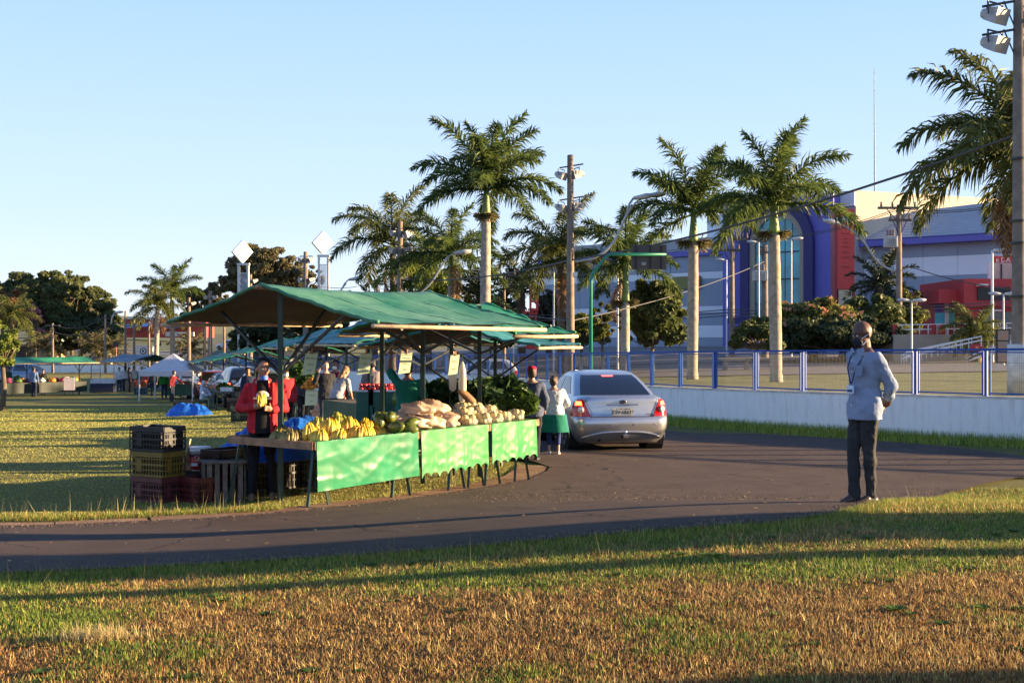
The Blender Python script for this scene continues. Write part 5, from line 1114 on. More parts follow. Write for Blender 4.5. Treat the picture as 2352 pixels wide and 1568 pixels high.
for i, (c_, nm, lab) in enumerate((((.10, .025, .025), 'crate_maroon', 'maroon plastic crate at the bottom of the stack on the lawn edge'), ((.16, .10, .015), 'crate_mustard', 'mustard plastic crate in the middle of the stack on the lawn edge'), ((.010, .010, .012), 'crate_black', 'black plastic crate on top of the stack on the lawn edge'))):
    crate(lab, (cb.x, cb.y, cb.z+.305*i), cyaw+.04*i, c_, nm)
orm = MB(); orm.ell((0, 0, 0), (.045, .045, .045), 10, 8); orm = orm.mesh('orange_fruit', M('orange_peel', (.70, .24, .02), .45, var=.1, scale=20), True)
def fruit_pile(label, p, me, n, spread, nm, cat, group, layers=3, yaw=0):
    o = thing(nm+'_pile', label, cat, p, yaw, group); rr_ = random.Random(n); c = 0
    for L_ in range(layers):
        m_ = int(n*(1-L_/layers)*.5)+1
        for k in range(m_):
            a = k*2.4; q = math.sqrt((k+.3)/m_)*(1-.3*L_); inst(nm, me, o, (spread[0]*q*math.cos(a), spread[1]*q*math.sin(a), .05+L_*.07), (rr_.random()*3, rr_.random()*3, a), rr_.uniform(.85, 1.1))
    return o
fruit_pile('oranges lying inside the mustard crate of the stack', (cb.x, cb.y, cb.z+.32), orm, 16, (.2, .12), 'orange_fruit', 'oranges', None, 3, cyaw)
for k_ in range(3): q_ = tp(.75+.55*k_, 2.15); q_.z = gz(q_.x, q_.y); crate(('first', 'second', 'third')[k_]+' dark crate under the blue tarpaulin behind the tables', q_, yw, (.02, .018, .02), 'crate_dark', .5, .36, .42)
p = gat(428, 1140); p = V((p.x, p.y+.35, gz(p.x, p.y+.35))); crate('dark low crate under the red and white bucket', p, R(-10), (.02, .015, .012), 'crate_dark'); pz = p.z+.31
o = thing('wooden_box', 'small brown wooden box with a tilted plank beside the red bucket', 'crate', (p.x-.02, p.y, pz), R(-12))
for z_ in (.05, .17): MB().box((0, -.16, z_), (.46, .015, .10)).build('slat', wood, o); MB().box((0, .16, z_), (.46, .015, .10)).build('slat', wood, o)
for sx in (-.22, .22): MB().box((sx, 0, .11), (.02, .3, .22)).build('end_board', wood, o)
MB().bar((-.02, -.19, .10), (.06, -.17, .40), .07, .015).build('plank', palewood, o)
def bucket(label, p, r=.135, h=.30, lab=True, mt=None):
    o = thing('plastic_bucket', label, 'bucket', p); MB().lathe([(r*.82, 0), (r*.86, .02), (r, h*.82), (r*1.06, h*.83), (r*1.06, h*.88), (r*1.0, h*.89), (r*1.05, h*.95), (r*1.05, h)], n=22).build('pail', mt or white, o, True)
    if lab:
        MB().lathe([(r*.862, h*.05), (r*.978, h*.66)], n=22).build('label_band', M('label_red', (.50, .02, .03), .4), o, True); MB().lathe([(r*.968, h*.60), (r*.99, h*.72)], n=22).build('label_stripe', M('label_dark', (.10, .02, .06), .4), o, True)
        inst('lettering', text_mesh('SK', .10, M('label_yellow', (.8, .55, .3), .5), extrude=.002), o, (.02, -r*.985, h*.52), (R(90), 0, .1)); MB().box((-.03, -r*.96, h*.28), (.08, .02, .04)).build('label_mark', white, o)
    MB().tube([(r*1.05*math.cos(a), .02, h*.85-.10*abs(math.sin(a))) for a in np.linspace(math.pi, 2*math.pi, 9)], .004, 5).build('handle', greysteel, o)
q = p+V((.10, -.10, 0)); bucket('white bucket with a red label standing on a crate', (q.x, q.y, q.z+.31)); q = p+V((.42, .05, 0)); bucket('plain grey white bucket on the ground beside the slatted box', (q.x, q.y, gz(q.x, q.y)), .14, .38, False, M('grey_pail', (.45, .45, .47), .5))
def slat_box(label, p, yaw, L_=.46, W_=.34, H_=.46, mt=oldwood, ns=5):
    o = thing('slatted_crate', label, 'crate', p, yaw, 'wooden slatted crates')
    for sy in (-1, 1):
        for k in range(ns): MB().box((-L_/2+L_*(k+.5)/ns, sy*W_/2, H_/2), (L_/ns*.62, .014, H_)).build('slat', mt, o)
    for sx in (-1, 1):
        for k in range(3): MB().box((sx*(L_/2+.01), -W_/2+W_*(k+.5)/3, H_/2), (.014, W_/3*.6, H_)).build('slat', mt, o)
    MB().box((0, 0, H_+.012), (L_+.06, W_+.05, .022)).build('top_board', mt, o); return o
p = gat(513, 1148); slat_box('upright weathered slatted crate used as a stool beside the buckets', p, R(20))
p = tp(.30, 1.9); p.z = gz(p.x, p.y); crate('dark crate under the banana table behind the stall post', p, yw, (.03, .03, .032), 'crate_grey'); crate('dark crate stacked second under the banana table', p+V((0, 0, .305)), yw+.05, (.03, .012, .01), 'crate_umber')
p = tp(-.12, 1.75); p.z = gz(p.x, p.y); crate('wine red crate on the ground beside the red jacket man', p, yw, (.09, .012, .012), 'crate_wine')
for px, py, col, nm, lab in ((420, 948, (.02, .018, .016), 'crate_dark', 'dark crate half under the crumpled blue tarpaulin'), (543, 945, (.02, .018, .016), 'crate_dark', 'dark crate standing left of the red jacket man on the lawn'), (560, 968, (.02, .035, .03), 'crate_green', 'dark green crate right behind the red jacket man'), (688, 960, (.025, .022, .02), 'crate_black', 'tall dark crate behind the blue tarpaulin')):
    p = gat(px, py); crate(lab, p, R(10), col, nm, .7, .45, .52 if px != 560 else .42)
# ---------------- the back row ----------------
EB = V((-.33, .944, 0)); EBn = V((-.944, -.33, 0))
def leafy(label, p, r, mat, n=260, size=.09, name='leafy_greens', cat='vegetables', group=None, flat=.6):
    o = thing(name, label, cat, p, 0, group); cl = [((x, y, .5*r[2]+z), (r[0]*.55, r[1]*.6, r[2]*.5)) for x, y, z in ((-r[0]*.4, 0, 0), (r[0]*.4, 0, 0), (0, 0, r[2]*.25))]
    inst('leaves', np_mesh('leaves', leaves(cl, n, size, 1.8), 4, mat), o); return o
L_let = leafmat('lettuce', (.03, .07, .015), (.14, .22, .04), .3); L_kale = leafmat('kale', (.012, .035, .012), (.05, .10, .03), .2)
tom = MB(); tom.ell((0, 0, 0), (.04, .04, .035), 8, 6); tom = tom.mesh('tomato', M('tomato', (.55, .03, .025), .3, var=.1), True)
wmel = MB(); wmel.ell((0, 0, 0), (.15, .15, .20), 16, 12)
m_mel = bpy.data.materials.new('watermelon'); m_mel.use_nodes = True; nt = m_mel.node_tree; wv = nt.nodes.new('ShaderNodeTexWave'); wv.wave_type = 'RINGS'; wv.rings_direction = 'SPHERICAL'
tcn = nt.nodes.new('ShaderNodeTexCoord'); gr = nt.nodes.new('ShaderNodeTexGradient'); gr.gradient_type = 'RADIAL'; nt.links.new(tcn.outputs['Object'], gr.inputs[0]); mt_ = nt.nodes.new('ShaderNodeMath'); mt_.operation = 'MULTIPLY'; mt_.inputs[1].default_value = 62; nt.links.new(gr.outputs['Fac'], mt_.inputs[0])
sn = nt.nodes.new('ShaderNodeMath'); sn.operation = 'SINE'; nt.links.new(mt_.outputs[0], sn.inputs[0]); rpn = nt.nodes.new('ShaderNodeMapRange'); rpn.inputs[1].default_value = -.3; rpn.inputs[2].default_value = .5; nt.links.new(sn.outputs[0], rpn.inputs[0]); mxn = nt.nodes.new('ShaderNodeMix'); mxn.data_type = 'RGBA'; mxn.inputs[6].default_value = (.24, .27, .07, 1); mxn.inputs[7].default_value = (.025, .07, .02, 1); nt.links.new(rpn.outputs[0], mxn.inputs[0]); nt.links.new(mxn.outputs[2], nt.nodes['Principled BSDF'].inputs[0]); nt.nodes['Principled BSDF'].inputs['Roughness'].default_value = .35
wmel = wmel.mesh('watermelon', m_mel, True)
BTOP = {}
def back_stall(key, px, d, mat, lin, tl=2.6, tw=1.1, clothmat=None, lab='', tlab='', can=True, ridge=2.55, eave=2.05, rot=0., hw=1.5, tone=0, ht=.82, clen=None, tshift=0.):
    b = on(px, d); e1 = Matrix.Rotation(rot, 3, 'Z')@EB; e2 = V((e1.y*-1, e1.x, 0)); cl_ = clen or tl+.5
    if can:
        o = thing('market_stall', lab, 'stall', b, 0, 'stalls of the back row'); zb = b.z
        canopy(o, b, e1, e2, -cl_/2, cl_/2, hw, hw, zb+ridge, zb+eave, zb+eave, mat, lin, .09, d, poles=True)
        for s_ in (-1, 1):
            p = b+e1*(s_*cl_*.42); po = MB().box((p.x-b.x, p.y-b.y, ridge/2), (.06, .06, ridge)).build('post', greenpost, o)
            for k in (-1, 1): q = p+e2*(k*hw*.72); MB().bar((p.x-b.x, p.y-b.y, ridge-.95), (q.x-b.x, q.y-b.y, eave+.12), .035, .03).build('brace', darksteel, o)
    bt = b+e2*tshift; bt.z = Z(bt.x, bt.y)
    t_ = thing('trestle_table', tlab, 'table', bt, math.atan2(e1.y, e1.x), 'tables of the back row')
    for k in range(4): MB().box((0, -tw/2+tw*(k+.5)/4, ht-.02), (tl, tw/4-.01, .035)).build('plank', oldwood, t_)
    for sx in (-1, 1):
        for sy in (-1, 1):
            for k in (-1, 1): MB().bar((sx*tl*.36+k*.03, sy*tw*.42, ht-.04), (sx*tl*.36+k*.18, sy*tw*.48, 0), .03, .03).build('leg', greenpost, t_)
    if clothmat:
        g = MB(); h = .62
        for (x0, y0, x1, y1) in ((-tl/2, -tw/2-.02, tl/2, -tw/2-.02), (tl/2+.02, -tw/2, tl/2+.02, tw/2), (-tl/2-.02, tw/2, -tl/2-.02, -tw/2), (tl/2, tw/2+.02, -tl/2, tw/2+.02)):
            g.grid(lambda u, v: V((x0+(x1-x0)*u, y0+(y1-y0)*u, ht-h*v))+V((y1-y0, -(x1-x0), 0)).normalized()*(.02*math.sin(u*19)*v), 20, 4)
        g.build('table_skirt', clothmat, t_, True)
    BTOP[key] = (bt, e1, e2, ht)
    return t_
def bt(key, a, w, dz=0): b, e1, e2, h = BTOP[key]; p = b+e1*a+e2*w; return V((p.x, p.y, b.z+h+dz))
m_dgreen = M('skirt_green', (.008, .09, .06), .4, var=.15, bump=.3, bscale=8, trans=.1); m_dk = M('skirt_dark', (.012, .022, .018), .5, var=.2)
back_stall('a', 1090, 20.5, t_teal, t_brown, 2.4, 1.2, m_dgreen, 'teal canopied stall behind the nearest pair', 'table of leafy greens behind the potato bags', rot=R(-35), hw=1.5, ridge=2.3, eave=1.95, ht=.85, tshift=-.1)
back_stall('b', 905, 26, t_teal, t_brown, 2.8, 1.1, m_dgreen, 'teal and brown canopied stall over the watermelons', 'table of watermelons and red peppers', rot=R(10), hw=1.6, tshift=.5)
back_stall('c', 772, 32.5, t_teal, t_brown, 2.8, 1.1, None, 'back row stall canopy left of the watermelon stall', 'table of oranges and greens in the back row', hw=1.7, tshift=.4)
back_stall('d', 665, 41, t_green, t_brown, 2.8, 1.1, m_dk, 'green canopied stall behind the red jacket man', 'dark skirted table behind the red jacket man', hw=1.7)
back_stall('e', 575, 52, t_green, t_dull, 3, 1.1, None, 'green canopied stall right of the white tent', 'table of packed goods between the seated person and the red jacket man', hw=1.8, tshift=1.)
back_stall('f', 520, 66, t_dull, t_dull, 3, 1.2, None, 'faded canopy stall right above the white tent corner', 'far table behind the black wagon', hw=1.9)
back_stall('g', 425, 68, t_green, t_brown, 2.0, 1.2, m_dgreen, '', 'dark green skirted table under the white tent', can=False, rot=R(60))
back_stall('h', 318, 86, tarpmat('tarp_slate', (.10, .16, .20), (.16, .22, .27)), t_dull, 3, 1.2, m_dk, 'blue grey canopied stall left behind the white tent', 'dark table left of the white tent', hw=2.0, rot=R(35))
back_stall('i', 98, 74, t_green, t_brown, 5.0, 1.2, m_dk, 'far left stall with a long green canopy before the wall', 'long dark skirted table of the far left stall', hw=1.5, rot=R(-65), ridge=2.35, eave=2.0)
back_stall('j', 18, 80, t_green, t_brown, 2.5, 1.1, m_dk, 'small green canopy at the left picture edge', 'table with red fruit at the left picture edge', hw=1.4, rot=R(-65), ridge=2.3, eave=2.0)
# awning of white cloth at the left of stall h
o = thing('awning_sheet', 'pale blue white awning sheet sloping beside the blue grey stall', 'awning', on(285, 84)); L0 = o.location
g = MB(); g.grid(lambda u, v: at(258+(85*u)+v*0, 843-(24*u)+3*math.sin(u*6), 83+3*v)-L0, 10, 4); g.build('sheet', t_white, o, True)
for px in (262, 330): MB().bar(at(px, 840 if px < 300 else 825, 84)-L0, V((at(px, 800, 84).x, 84, Z(at(px, 800, 84).x, 84)))-L0, .05, .05).build('post', greysteel, o)
# white tent
d = 66.; b = on(398, d); tn_ = thing('white_tent', 'white pop-up tent with peaked roof and thin legs on the lawn', 'tent', b); w2 = 61/FD*d; ez_ = EYE-(850-CY)/FD*d-b.z; pk = EYE-(811-CY)/FD*d-b.z
def tf(u, v):
    a = u*4; k = int(a) % 4; f = a-int(a); cs = [(-w2, -w2), (w2, -w2), (w2, w2), (-w2, w2)]; c0, c1 = cs[k], cs[(k+1) % 4]
    x, y = c0[0]+(c1[0]-c0[0])*f, c0[1]+(c1[1]-c0[1])*f; return V((x*(1-v), y*(1-v), ez_+(pk-ez_)*(v**1.25)-.03*math.sin(math.pi*f)*(1-v)))
g = MB(); g.grid(tf, 48, 12); g.build('roof_cloth', t_white, tn_, True)
g = MB(); g.grid(lambda u, v: (lambda p: V((p.x*1.005, p.y*1.005, p.z-.26*v-.02*math.sin(u*60)*v)))(tf(u, 0)), 96, 3); g.build('valance', t_white, tn_, True)
for sx in (-1, 1):
    for sy in (-1, 1): MB().bar((sx*w2*.98, sy*w2*.98, 0), (sx*w2*.98, sy*w2*.98, ez_), .06, .06).build('leg', M('tent_leg', (.55, .55, .56), .5), tn_)
# produce on the back tables
for i, (a, w, dz) in enumerate(((.9, -.3, .12), (.55, -.3, .12), (.75, .0, .12), (.72, -.2, .33), (1.15, -.1, .12), (.4, .05, .12))):
    o = link(bpy.data.objects.new('watermelon', wmel)); o.location = bt('b', a-1.9, w, dz); o.rotation_euler = (R(90), .3*i, R(60)+i); tag(o, ('striped watermelon at the near front of its heap', 'striped watermelon second in front of its heap', 'striped watermelon in the middle of its heap', 'striped watermelon on top of the heap', 'striped watermelon at the back right of its heap', 'striped watermelon at the back of the heap')[i], 'watermelon', 'watermelons on the back table')
for i in range(3):
    p = at(840+i*28, 898, 24.6); o = fruit_pile('tray of red peppers, %s of three beside the watermelons' % ('left', 'middle', 'right')[i], p, tom, 16, (.15, .15), 'pepper', 'peppers', 'red pepper trays', 2)
    MB().box((0, 0, .01), (.36, .36, .03)).build('tray', M('tray_white', (.6, .6, .6), .5), o)
    MB().box((0, 0, -.42), (.34, .34, .8)).build('stand', m_dgreen, o)
for i, (px, py, d, r_, mt, lab) in enumerate(((690, 873, 30.5, (.5, .35, .5), L_let, 'bright leafy pile on the oranges table'), (1020, 915, 19.6, (.5, .35, .35), L_kale, 'dark greens heap left of the hanging white bag'), (1095, 920, 19.3, (.45, .35, .35), L_kale, 'dark greens heap between the second stall posts'), (1060, 912, 20.4, (.5, .3, .3), L_let, 'paler greens heap behind the hanging white bags'), (1160, 915, 19.6, (.45, .35, .42), L_kale, 'tall dark greens heap beside the red cap woman'), (1130, 905, 20.2, (.4, .3, .3), L_let, 'yellow tipped lettuce heap at the back of the greens table'), (1190, 932, 18.8, (.3, .25, .32), L_let, 'light green cabbage leaves at the end of the greens table'), (985, 918, 20, (.4, .3, .3), L_kale, 'dark greens heap at the left end of the greens table'))):
    p = at(px, py, d); p.z -= r_[2]*.35; leafy(lab, p, r_, mt, 700, .11, group='heaps of greens')
fruit_pile('pile of oranges at the end of the back table beside a green card', at(713, 893, 30), orm, 26, (.22, .18), 'orange_fruit', 'oranges', None, 4)
card('green card taped below the oranges', 716, 897, 29.8, .30, .36, ['LARANJA', '5,00'], .0, 0)
MB_b = [('d', -.6, 0, (.35, .25, .22)), ('d', .5, 0, (.35, .25, .2)), ('e', -.8, 0, (.4, .3, .2)), ('e', .2, .1, (.35, .3, .25)), ('f', 0, 0, (.5, .3, .2))]
for i, (k, a, w, r_) in enumerate(MB_b): leafy(('greens on the near end of the dark skirted table', 'greens on the far end of the dark skirted table', 'yellow green produce on the packed goods table', 'pale bagged produce on the packed goods table', 'produce heap on the far table by the wagon')[i], bt(k, a, w), r_, (L_let, L_kale, L_lime, L_warm, L_let)[i], 260, .1, group='heaps of greens')
m_box = [M('carton_white', (.6, .6, .6), .7), M('carton_red', (.45, .08, .05), .6), M('carton_cream', (.5, .42, .3), .7), M('carton_blue', (.12, .25, .5), .6)]
def carton(label, p, dims, mt, yaw=0, group=None, cat='box', name='carton'):
    o = thing(name, label, cat, p, yaw, group); MB().box((0, 0, dims[2]/2), dims).build('body', mt, o, bevel=.01); MB().box((0, 0, dims[2]+.004), (dims[0]*1.03, dims[1]*1.03, .012)).build('lid', mt, o); return o
for i, (k, a, w) in enumerate((('e', -1.2, .1), ('e', -.4, -.2), ('e', .7, -.1), ('g', -.6, 0), ('g', 0, .1), ('g', .55, -.1))):
    carton(('white pack at the near end of the packed goods table', 'red pack in the middle of the packed goods table', 'cream pack at the far end of the packed goods table', 'cream tray at one end of the tent table', 'peach loaf tray in the middle of the tent table', 'white tray at the other end of the tent table')[i], bt(k, a, w), (.5, .35, .16), (m_box[0], m_box[1], m_box[2], m_box[2], M('loaf', (.5, .25, .12), .7), m_box[0])[i], i, 'packs on the back tables')
for i in range(14): 
    a = -2.2+i*.34; kk = i % 5; mt = (M('heap_pink', (.45, .08, .16), .6), M('heap_white', (.55, .52, .5), .7), M('heap_green', (.12, .2, .05), .7), M('heap_orange', (.6, .25, .04), .6), M('heap_purple', (.16, .06, .14), .6))[kk]
    o = link(bpy.data.objects.new('produce_heap', lump((.22, .2, .17), 30+i, 'produce_heap', mt, False, .2, 14))); o.location = bt('i', a, (-.2, .2)[i % 2]); tag(o, '%s produce heap, number %s along the far left table from its near end' % (('pink', 'white', 'green', 'orange', 'purple')[kk], ('one', 'two', 'three', 'four', 'five', 'six', 'seven', 'eight', 'nine', 'ten', 'eleven', 'twelve', 'thirteen', 'fourteen')[i]), 'produce', 'heaps on the far left table')
for i in range(3): o = link(bpy.data.objects.new('produce_heap', lump((.25, .22, .2), 60+i, 'produce_heap', (m_box[1], M('heap_orange', (.6, .25, .04), .6), M('heap_green', (.12, .2, .05), .7))[i], False, .2, 14))); o.location = bt('j', -.8+i*.7, 0); tag(o, ('red', 'orange', 'green')[i]+' heap on the table at the left picture edge', 'produce')
# odds and ends on the lawn
p = gat(237, 902); carton('flat dark crate with white sacks on the trolley', p+V((0, 0, .05)), (1.5, .8, .55), M('navy_box', (.015, .02, .05), .6), .1); carton('white sacks lying on the dark flat crate', p+V((0, 0, .62)), (1.45, .7, .3), M('sack_white', (.55, .57, .62), .8), .1, name='white_sacks', cat='sack')
tr_ = thing('hand_trolley', 'steel hand trolley standing behind the white sacks', 'trolley', p+V((-.75, .75, 0)))
MB().tube([(-.3, 0, .2), (-.3, 0, 1.7), (-.15, 0, 2.0), (.15, 0, 2.0), (.3, 0, 1.7), (.3, 0, .2)], .04, 6).build('frame', greysteel, tr_, True)
for z_ in (.6, 1.1, 1.5): MB().bar((-.3, 0, z_), (.3, 0, z_), .05, .04).build('rung', greysteel, tr_)
for sx in (-.34, .34): MB().tube([(sx-.04, .05, .16), (sx+.04, .05, .16)], .16, 14).build('wheel', rubber, tr_)
MB().box((0, -.2, .06), (.6, .4, .03)).build('toe_plate', greysteel, tr_)
carton('tall white box beside the brown carton left of the tent', gat(285, 896), (.85, .6, .95), m_box[0], .2); carton('brown carton beside the tall white box', gat(302, 899), (.7, .5, .7), M('carton_brown', (.22, .14, .08), .8), 0)
p = gat(323, 905); crate('blue grey crate under the orange one left of the tent', p, 0, (.05, .10, .14), 'crate_blue', .7, .45, .45); crate('orange crate on the blue grey one left of the tent', p+V((0, 0, .455)), 0, (.65, .12, .03), 'crate_orange', .7, .45, .42)
p = gat(487, 900); crate('orange crate standing at the right end of the tent table', V((p.x-1.2, p.y+2, gz(p.x, p.y)+.8)), 0, (.65, .12, .03), 'crate_orange', .6, .4, .5)
p = gat(45, 897); o = thing('wash_tub', 'red tub filled with white sacks on the lawn at far left', 'tub', p+V((.8, .2, 0))); MB().lathe([(.45, 0), (.6, .35), (.63, .5), (.58, .5)], n=18).build('tub', red, o, True); inst('sack', lump((.55, .5, .25), 9, 'sack', M('sack_white', (.55, .57, .62), .8), False), o, (0, 0, .45))
carton('low dark box with peach sacks beside the red tub', p+V((-.6, .3, 0)), (1.0, .6, .5), M('box_dark', (.05, .05, .055), .7)); 
p = on(160, 73); inst_ = carton('white slatted box stack at the right end of the far left stall', V((p.x, p.y, p.z+.35)), (.6, .5, .75), M('box_pale', (.6, .5, .46), .8, var=.1), .2)
# ---------------- people ----------------
def skinmat(n, c): return M(n, c, .5, var=.06, scale=12, sss=.08)
SK = dict(dark=skinmat('skin_dark', (.105, .045, .026)), tan=skinmat('skin_tan', (.36, .18, .11)), light=skinmat('skin_light', (.48, .27, .19)), brown=skinmat('skin_brown', (.22, .10, .06)))
def fab(n, c, var=.12): return M('fabric_'+n, c, .85, var=var, scale=9, bump=.5, bscale=14, spec=.25)
HR = dict(black=M('hair_black', (.012, .010, .010), .6, var=.3, scale=30, bump=.6, bscale=80), brown=M('hair_brown', (.07, .035, .018), .55, var=.35, scale=30, bump=.6, bscale=80), fair=M('hair_fair', (.26, .13, .055), .55, var=.35, scale=30, bump=.6, bscale=80))
fold_tex = bpy.data.textures.new('folds', 'CLOUDS'); fold_tex.noise_scale = .075; fold_tex.noise_depth = 2
def soft(o, vox, it=4, fold=0):
    m_ = o.modifiers.new('remesh', 'REMESH'); m_.mode = 'VOXEL'; m_.voxel_size = vox; m_.use_smooth_shade = True
    s_ = o.modifiers.new('smooth', 'SMOOTH'); s_.factor = .5; s_.iterations = it
    if fold:
        d_ = o.modifiers.new('folds', 'DISPLACE'); d_.texture = fold_tex; d_.strength = fold; d_.mid_level = .5; d_.texture_coords = 'LOCAL'
    return o
def hand(g, wr, d, n, sc, curl=.5, side=1):
    d = V(d).normalized(); n = V(n); n = (n-d*n.dot(d)).normalized(); x = d.cross(n)*side
    g.cap(wr, .026*sc, V(wr)+d*.05*sc, .034*sc); c = V(wr)+d*.055*sc
    for k in (-1, 0, 1): g.cap(c+x*.02*k*sc-d*.02*sc, .018*sc, c+x*.022*k*sc+d*.035*sc, .016*sc, 7)
    for k, L_ in ((-1.5, .062), (-.5, .075), (.5, .08), (1.5, .07)):
        p = c+x*.019*k*sc+d*.04*sc; a = curl*.5
        for i, f in enumerate((.45, .32, .25)):
            q = p+(d*math.cos(a)+n*math.sin(a))*L_*f*sc; g.cap(p, .0095*sc, q, .0085*sc, 6); p = q; a += curl*.75
    p = c+x*.035*sc-d*.015*sc; q = p+(x*.75+d*.55+n*.35).normalized()*.04*sc; g.cap(p, .013*sc, q, .011*sc, 6); g.cap(q, .011*sc, q+(d*.75+n*.5+x*.1).normalized()*.03*sc, .009*sc, 6)
TORSO = [(.495, .088, .060), (.53, .098, .070), (.57, .096, .069), (.63, .086, .062), (.70, .096, .066), (.765, .108, .066), (.80, .106, .058), (.828, .078, .046), (.85, .042, .040)]
def person(label, loc, rz, h, skin, top, bottom, pose=None, fat=1., bend=0, hair=None, hairkind='short', vox=.016, sleeve=1., hem=.49, group=None, shoe=None, mask=None, short=False, loose=1.08, head_yaw=0, head_tilt=0, face=False, seat=False, skirt=None, top_open=None, cap=None, hood=None, hands=True, fingers=False):
    J = dict(Lhip=(.05, 0, .52), Rhip=(-.05, 0, .52), Lkne=(.055, -.012, .285), Rkne=(-.055, -.012, .285), Lank=(.058, .012, .045), Rank=(-.058, .012, .045), Lsho=(.102, 0, .796), Rsho=(-.102, 0, .796), Lelb=(.135, .012, .635), Relb=(-.135, .012, .635), Lwri=(.138, -.03, .495), Rwri=(-.138, -.03, .495), Lhan=None, Rhan=None)
    if pose: J.update(pose)
    o = thing('person', label, 'person', loc, rz, group); o.scale = (h,)*3
    def T(p):
        p = V(p)
        if bend and p.z > .52:
            k = sm((p.z-.52)/.12)*bend; q = p-V((0, 0, .54)); c, s_ = math.cos(k), math.sin(k); p = V((q.x, q.y*c-q.z*s_, q.y*s_+q.z*c+.54))
        return p
    A_ = {k: (T(v) if v and k[1:] in ('sho', 'elb', 'wri', 'han') else (V(v) if v else None)) for k, v in J.items()}
    HY = Matrix.Rotation(head_yaw, 3, 'Z')@Matrix.Rotation(head_tilt, 3, 'X'); nk = V((0, .008, .855))
    def Hd(x, y, z): return T(nk+HY@V((x, y, z)))
    def torso(g, k, zmin=.495, zmax=1, add=0):
        vs = []; fs = []; rows = [(z, rx, ry) for z, rx, ry in TORSO if zmin-.001 <= z <= zmax]
        if abs(zmin-TORSO[0][0]) > .002:
            zz = [t[0] for t in TORSO]; rows = [(zmin, max(.099, float(np.interp(zmin, zz, [t[1] for t in TORSO]))), max(.074, float(np.interp(zmin, zz, [t[2] for t in TORSO]))))]+[(z, max(rx, .099), max(ry, .073)) if z < .55 else (z, rx, ry) for z, rx, ry in rows]
        n = 18
        for z, rx, ry in rows:
            belly = (fat-1)*.6*math.exp(-((z-.60)/.09)**2)
            for i in range(n):
                a = 2*math.pi*i/n; y = math.sin(a)*ry*k*fat+add*math.sin(a); y -= belly*.09*max(0, -math.sin(a)); vs.append(T((math.cos(a)*(rx*k*(.5+.5*fat)+add), y+.004, z)))
        for i in range(len(rows)-1):
            for j in range(n): fs.append((i*n+j, i*n+(j+1) % n, (i+1)*n+(j+1) % n, (i+1)*n+j))
        fs += [tuple(range(n-1, -1, -1)), tuple(range((len(rows)-1)*n, len(rows)*n))]; g.add(vs, fs)
    # body
    g = MB(); torso(g, .86); g.cap(T((0, .006, .82)), .036, Hd(0, .0, .03), .033)
    def eh(c, r, n=14, k=10):
        m_ = MB(); m_.ell((0, 0, 0), r, n, k); g.add([Hd(c[0]+x, c[1]+y, c[2]+z) for x, y, z in m_.v], m_.f)
    eh((0, .0, .085), (.046, .056, .056)); eh((0, -.014, .052), (.036, .040, .042)); eh((0, -.030, .020), (.020, .018, .015)); eh((0, -.056, .058), (.0085, .012, .014)); eh((0, -.046, .086), (.030, .012, .010)); eh((0, -.047, .034), (.017, .010, .008))
    for s_ in (-1, 1): eh((s_*.046, .006, .062), (.007, .012, .018), 8, 6); eh((s_*.024, -.036, .055), (.014, .014, .012), 8, 6)
    for s_ in 'LR':
        g.cap(A_[s_+'sho'], .030*fat, A_[s_+'elb'], .023*fat); g.cap(A_[s_+'elb'], .024*fat, A_[s_+'wri'], .016)
        if hands:
            dr = (A_[s_+'han']-A_[s_+'wri']) if A_[s_+'han'] else (A_[s_+'wri']-A_[s_+'elb']); dr = dr.normalized()
            hand(g, A_[s_+'wri'], dr, V((0, -1, 0)) if abs(dr.y) < .8 else V((0, 0, 1)), .56, .7, 1 if s_ == 'L' else -1)
        g.cap(A_[s_+'hip'], .040*fat, A_[s_+'kne'], .025); g.cap(A_[s_+'kne'], .026, A_[s_+'ank'], .020)
        an = A_[s_+'ank']; g.cap(an+V((0, .012, -.018)), .022, an+V((0, -.075, -.026)), .017)
    soft(g.build('body', SK[skin], o, True), vox*.7/h if fingers else vox/h, 2 if fingers else 3)
    # clothes
    g = MB(); torso(g, loose, hem, .83, .004)
    for s_ in 'LR':
        sh, el, wr = A_[s_+'sho'], A_[s_+'elb'], A_[s_+'wri']; g.cap(sh, .035*fat*loose, sh.lerp(el, min(1, sleeve*2)), .032*fat*loose)
        if sleeve > .5: g.cap(el, .034*fat*loose, el.lerp(wr, (sleeve-.5)*2*.94), .026*loose)
    ts = soft(g.build('shirt', top, o, True), vox*.9/h, 3, .024)
    if not skirt or True:
        g = MB(); m_ = MB(); zz = .44
        torso(g, 1.0, .47, .585, .001)
        for s_ in 'LR':
            hp, kn, an = A_[s_+'hip'], A_[s_+'kne'], A_[s_+'ank']; g.cap(hp+V((0, 0, -.01)), .056*fat, kn, .037); g.cap(kn, .037, kn.lerp(an, .55 if short else .97)+V((0, 0, .0)), .031 if not short else .033)
        soft(g.build('trousers', bottom, o, True), vox*.9/h, 3, .024)
    for s_ in 'LR':
        an = A_[s_+'ank']; g = MB(); g.cap(an+V((0, .016, -.020)), .027, an+V((0, -.055, -.024)), .023); g.cap(an+V((0, -.03, -.012)), .024, an+V((0, -.085, -.030)), .017); g.v = [(x, y, max(z, an.z-.043)) for x, y, z in g.v]
        soft(g.build('shoe', shoe or blackplastic, o, True), vox*.7/h, 2)
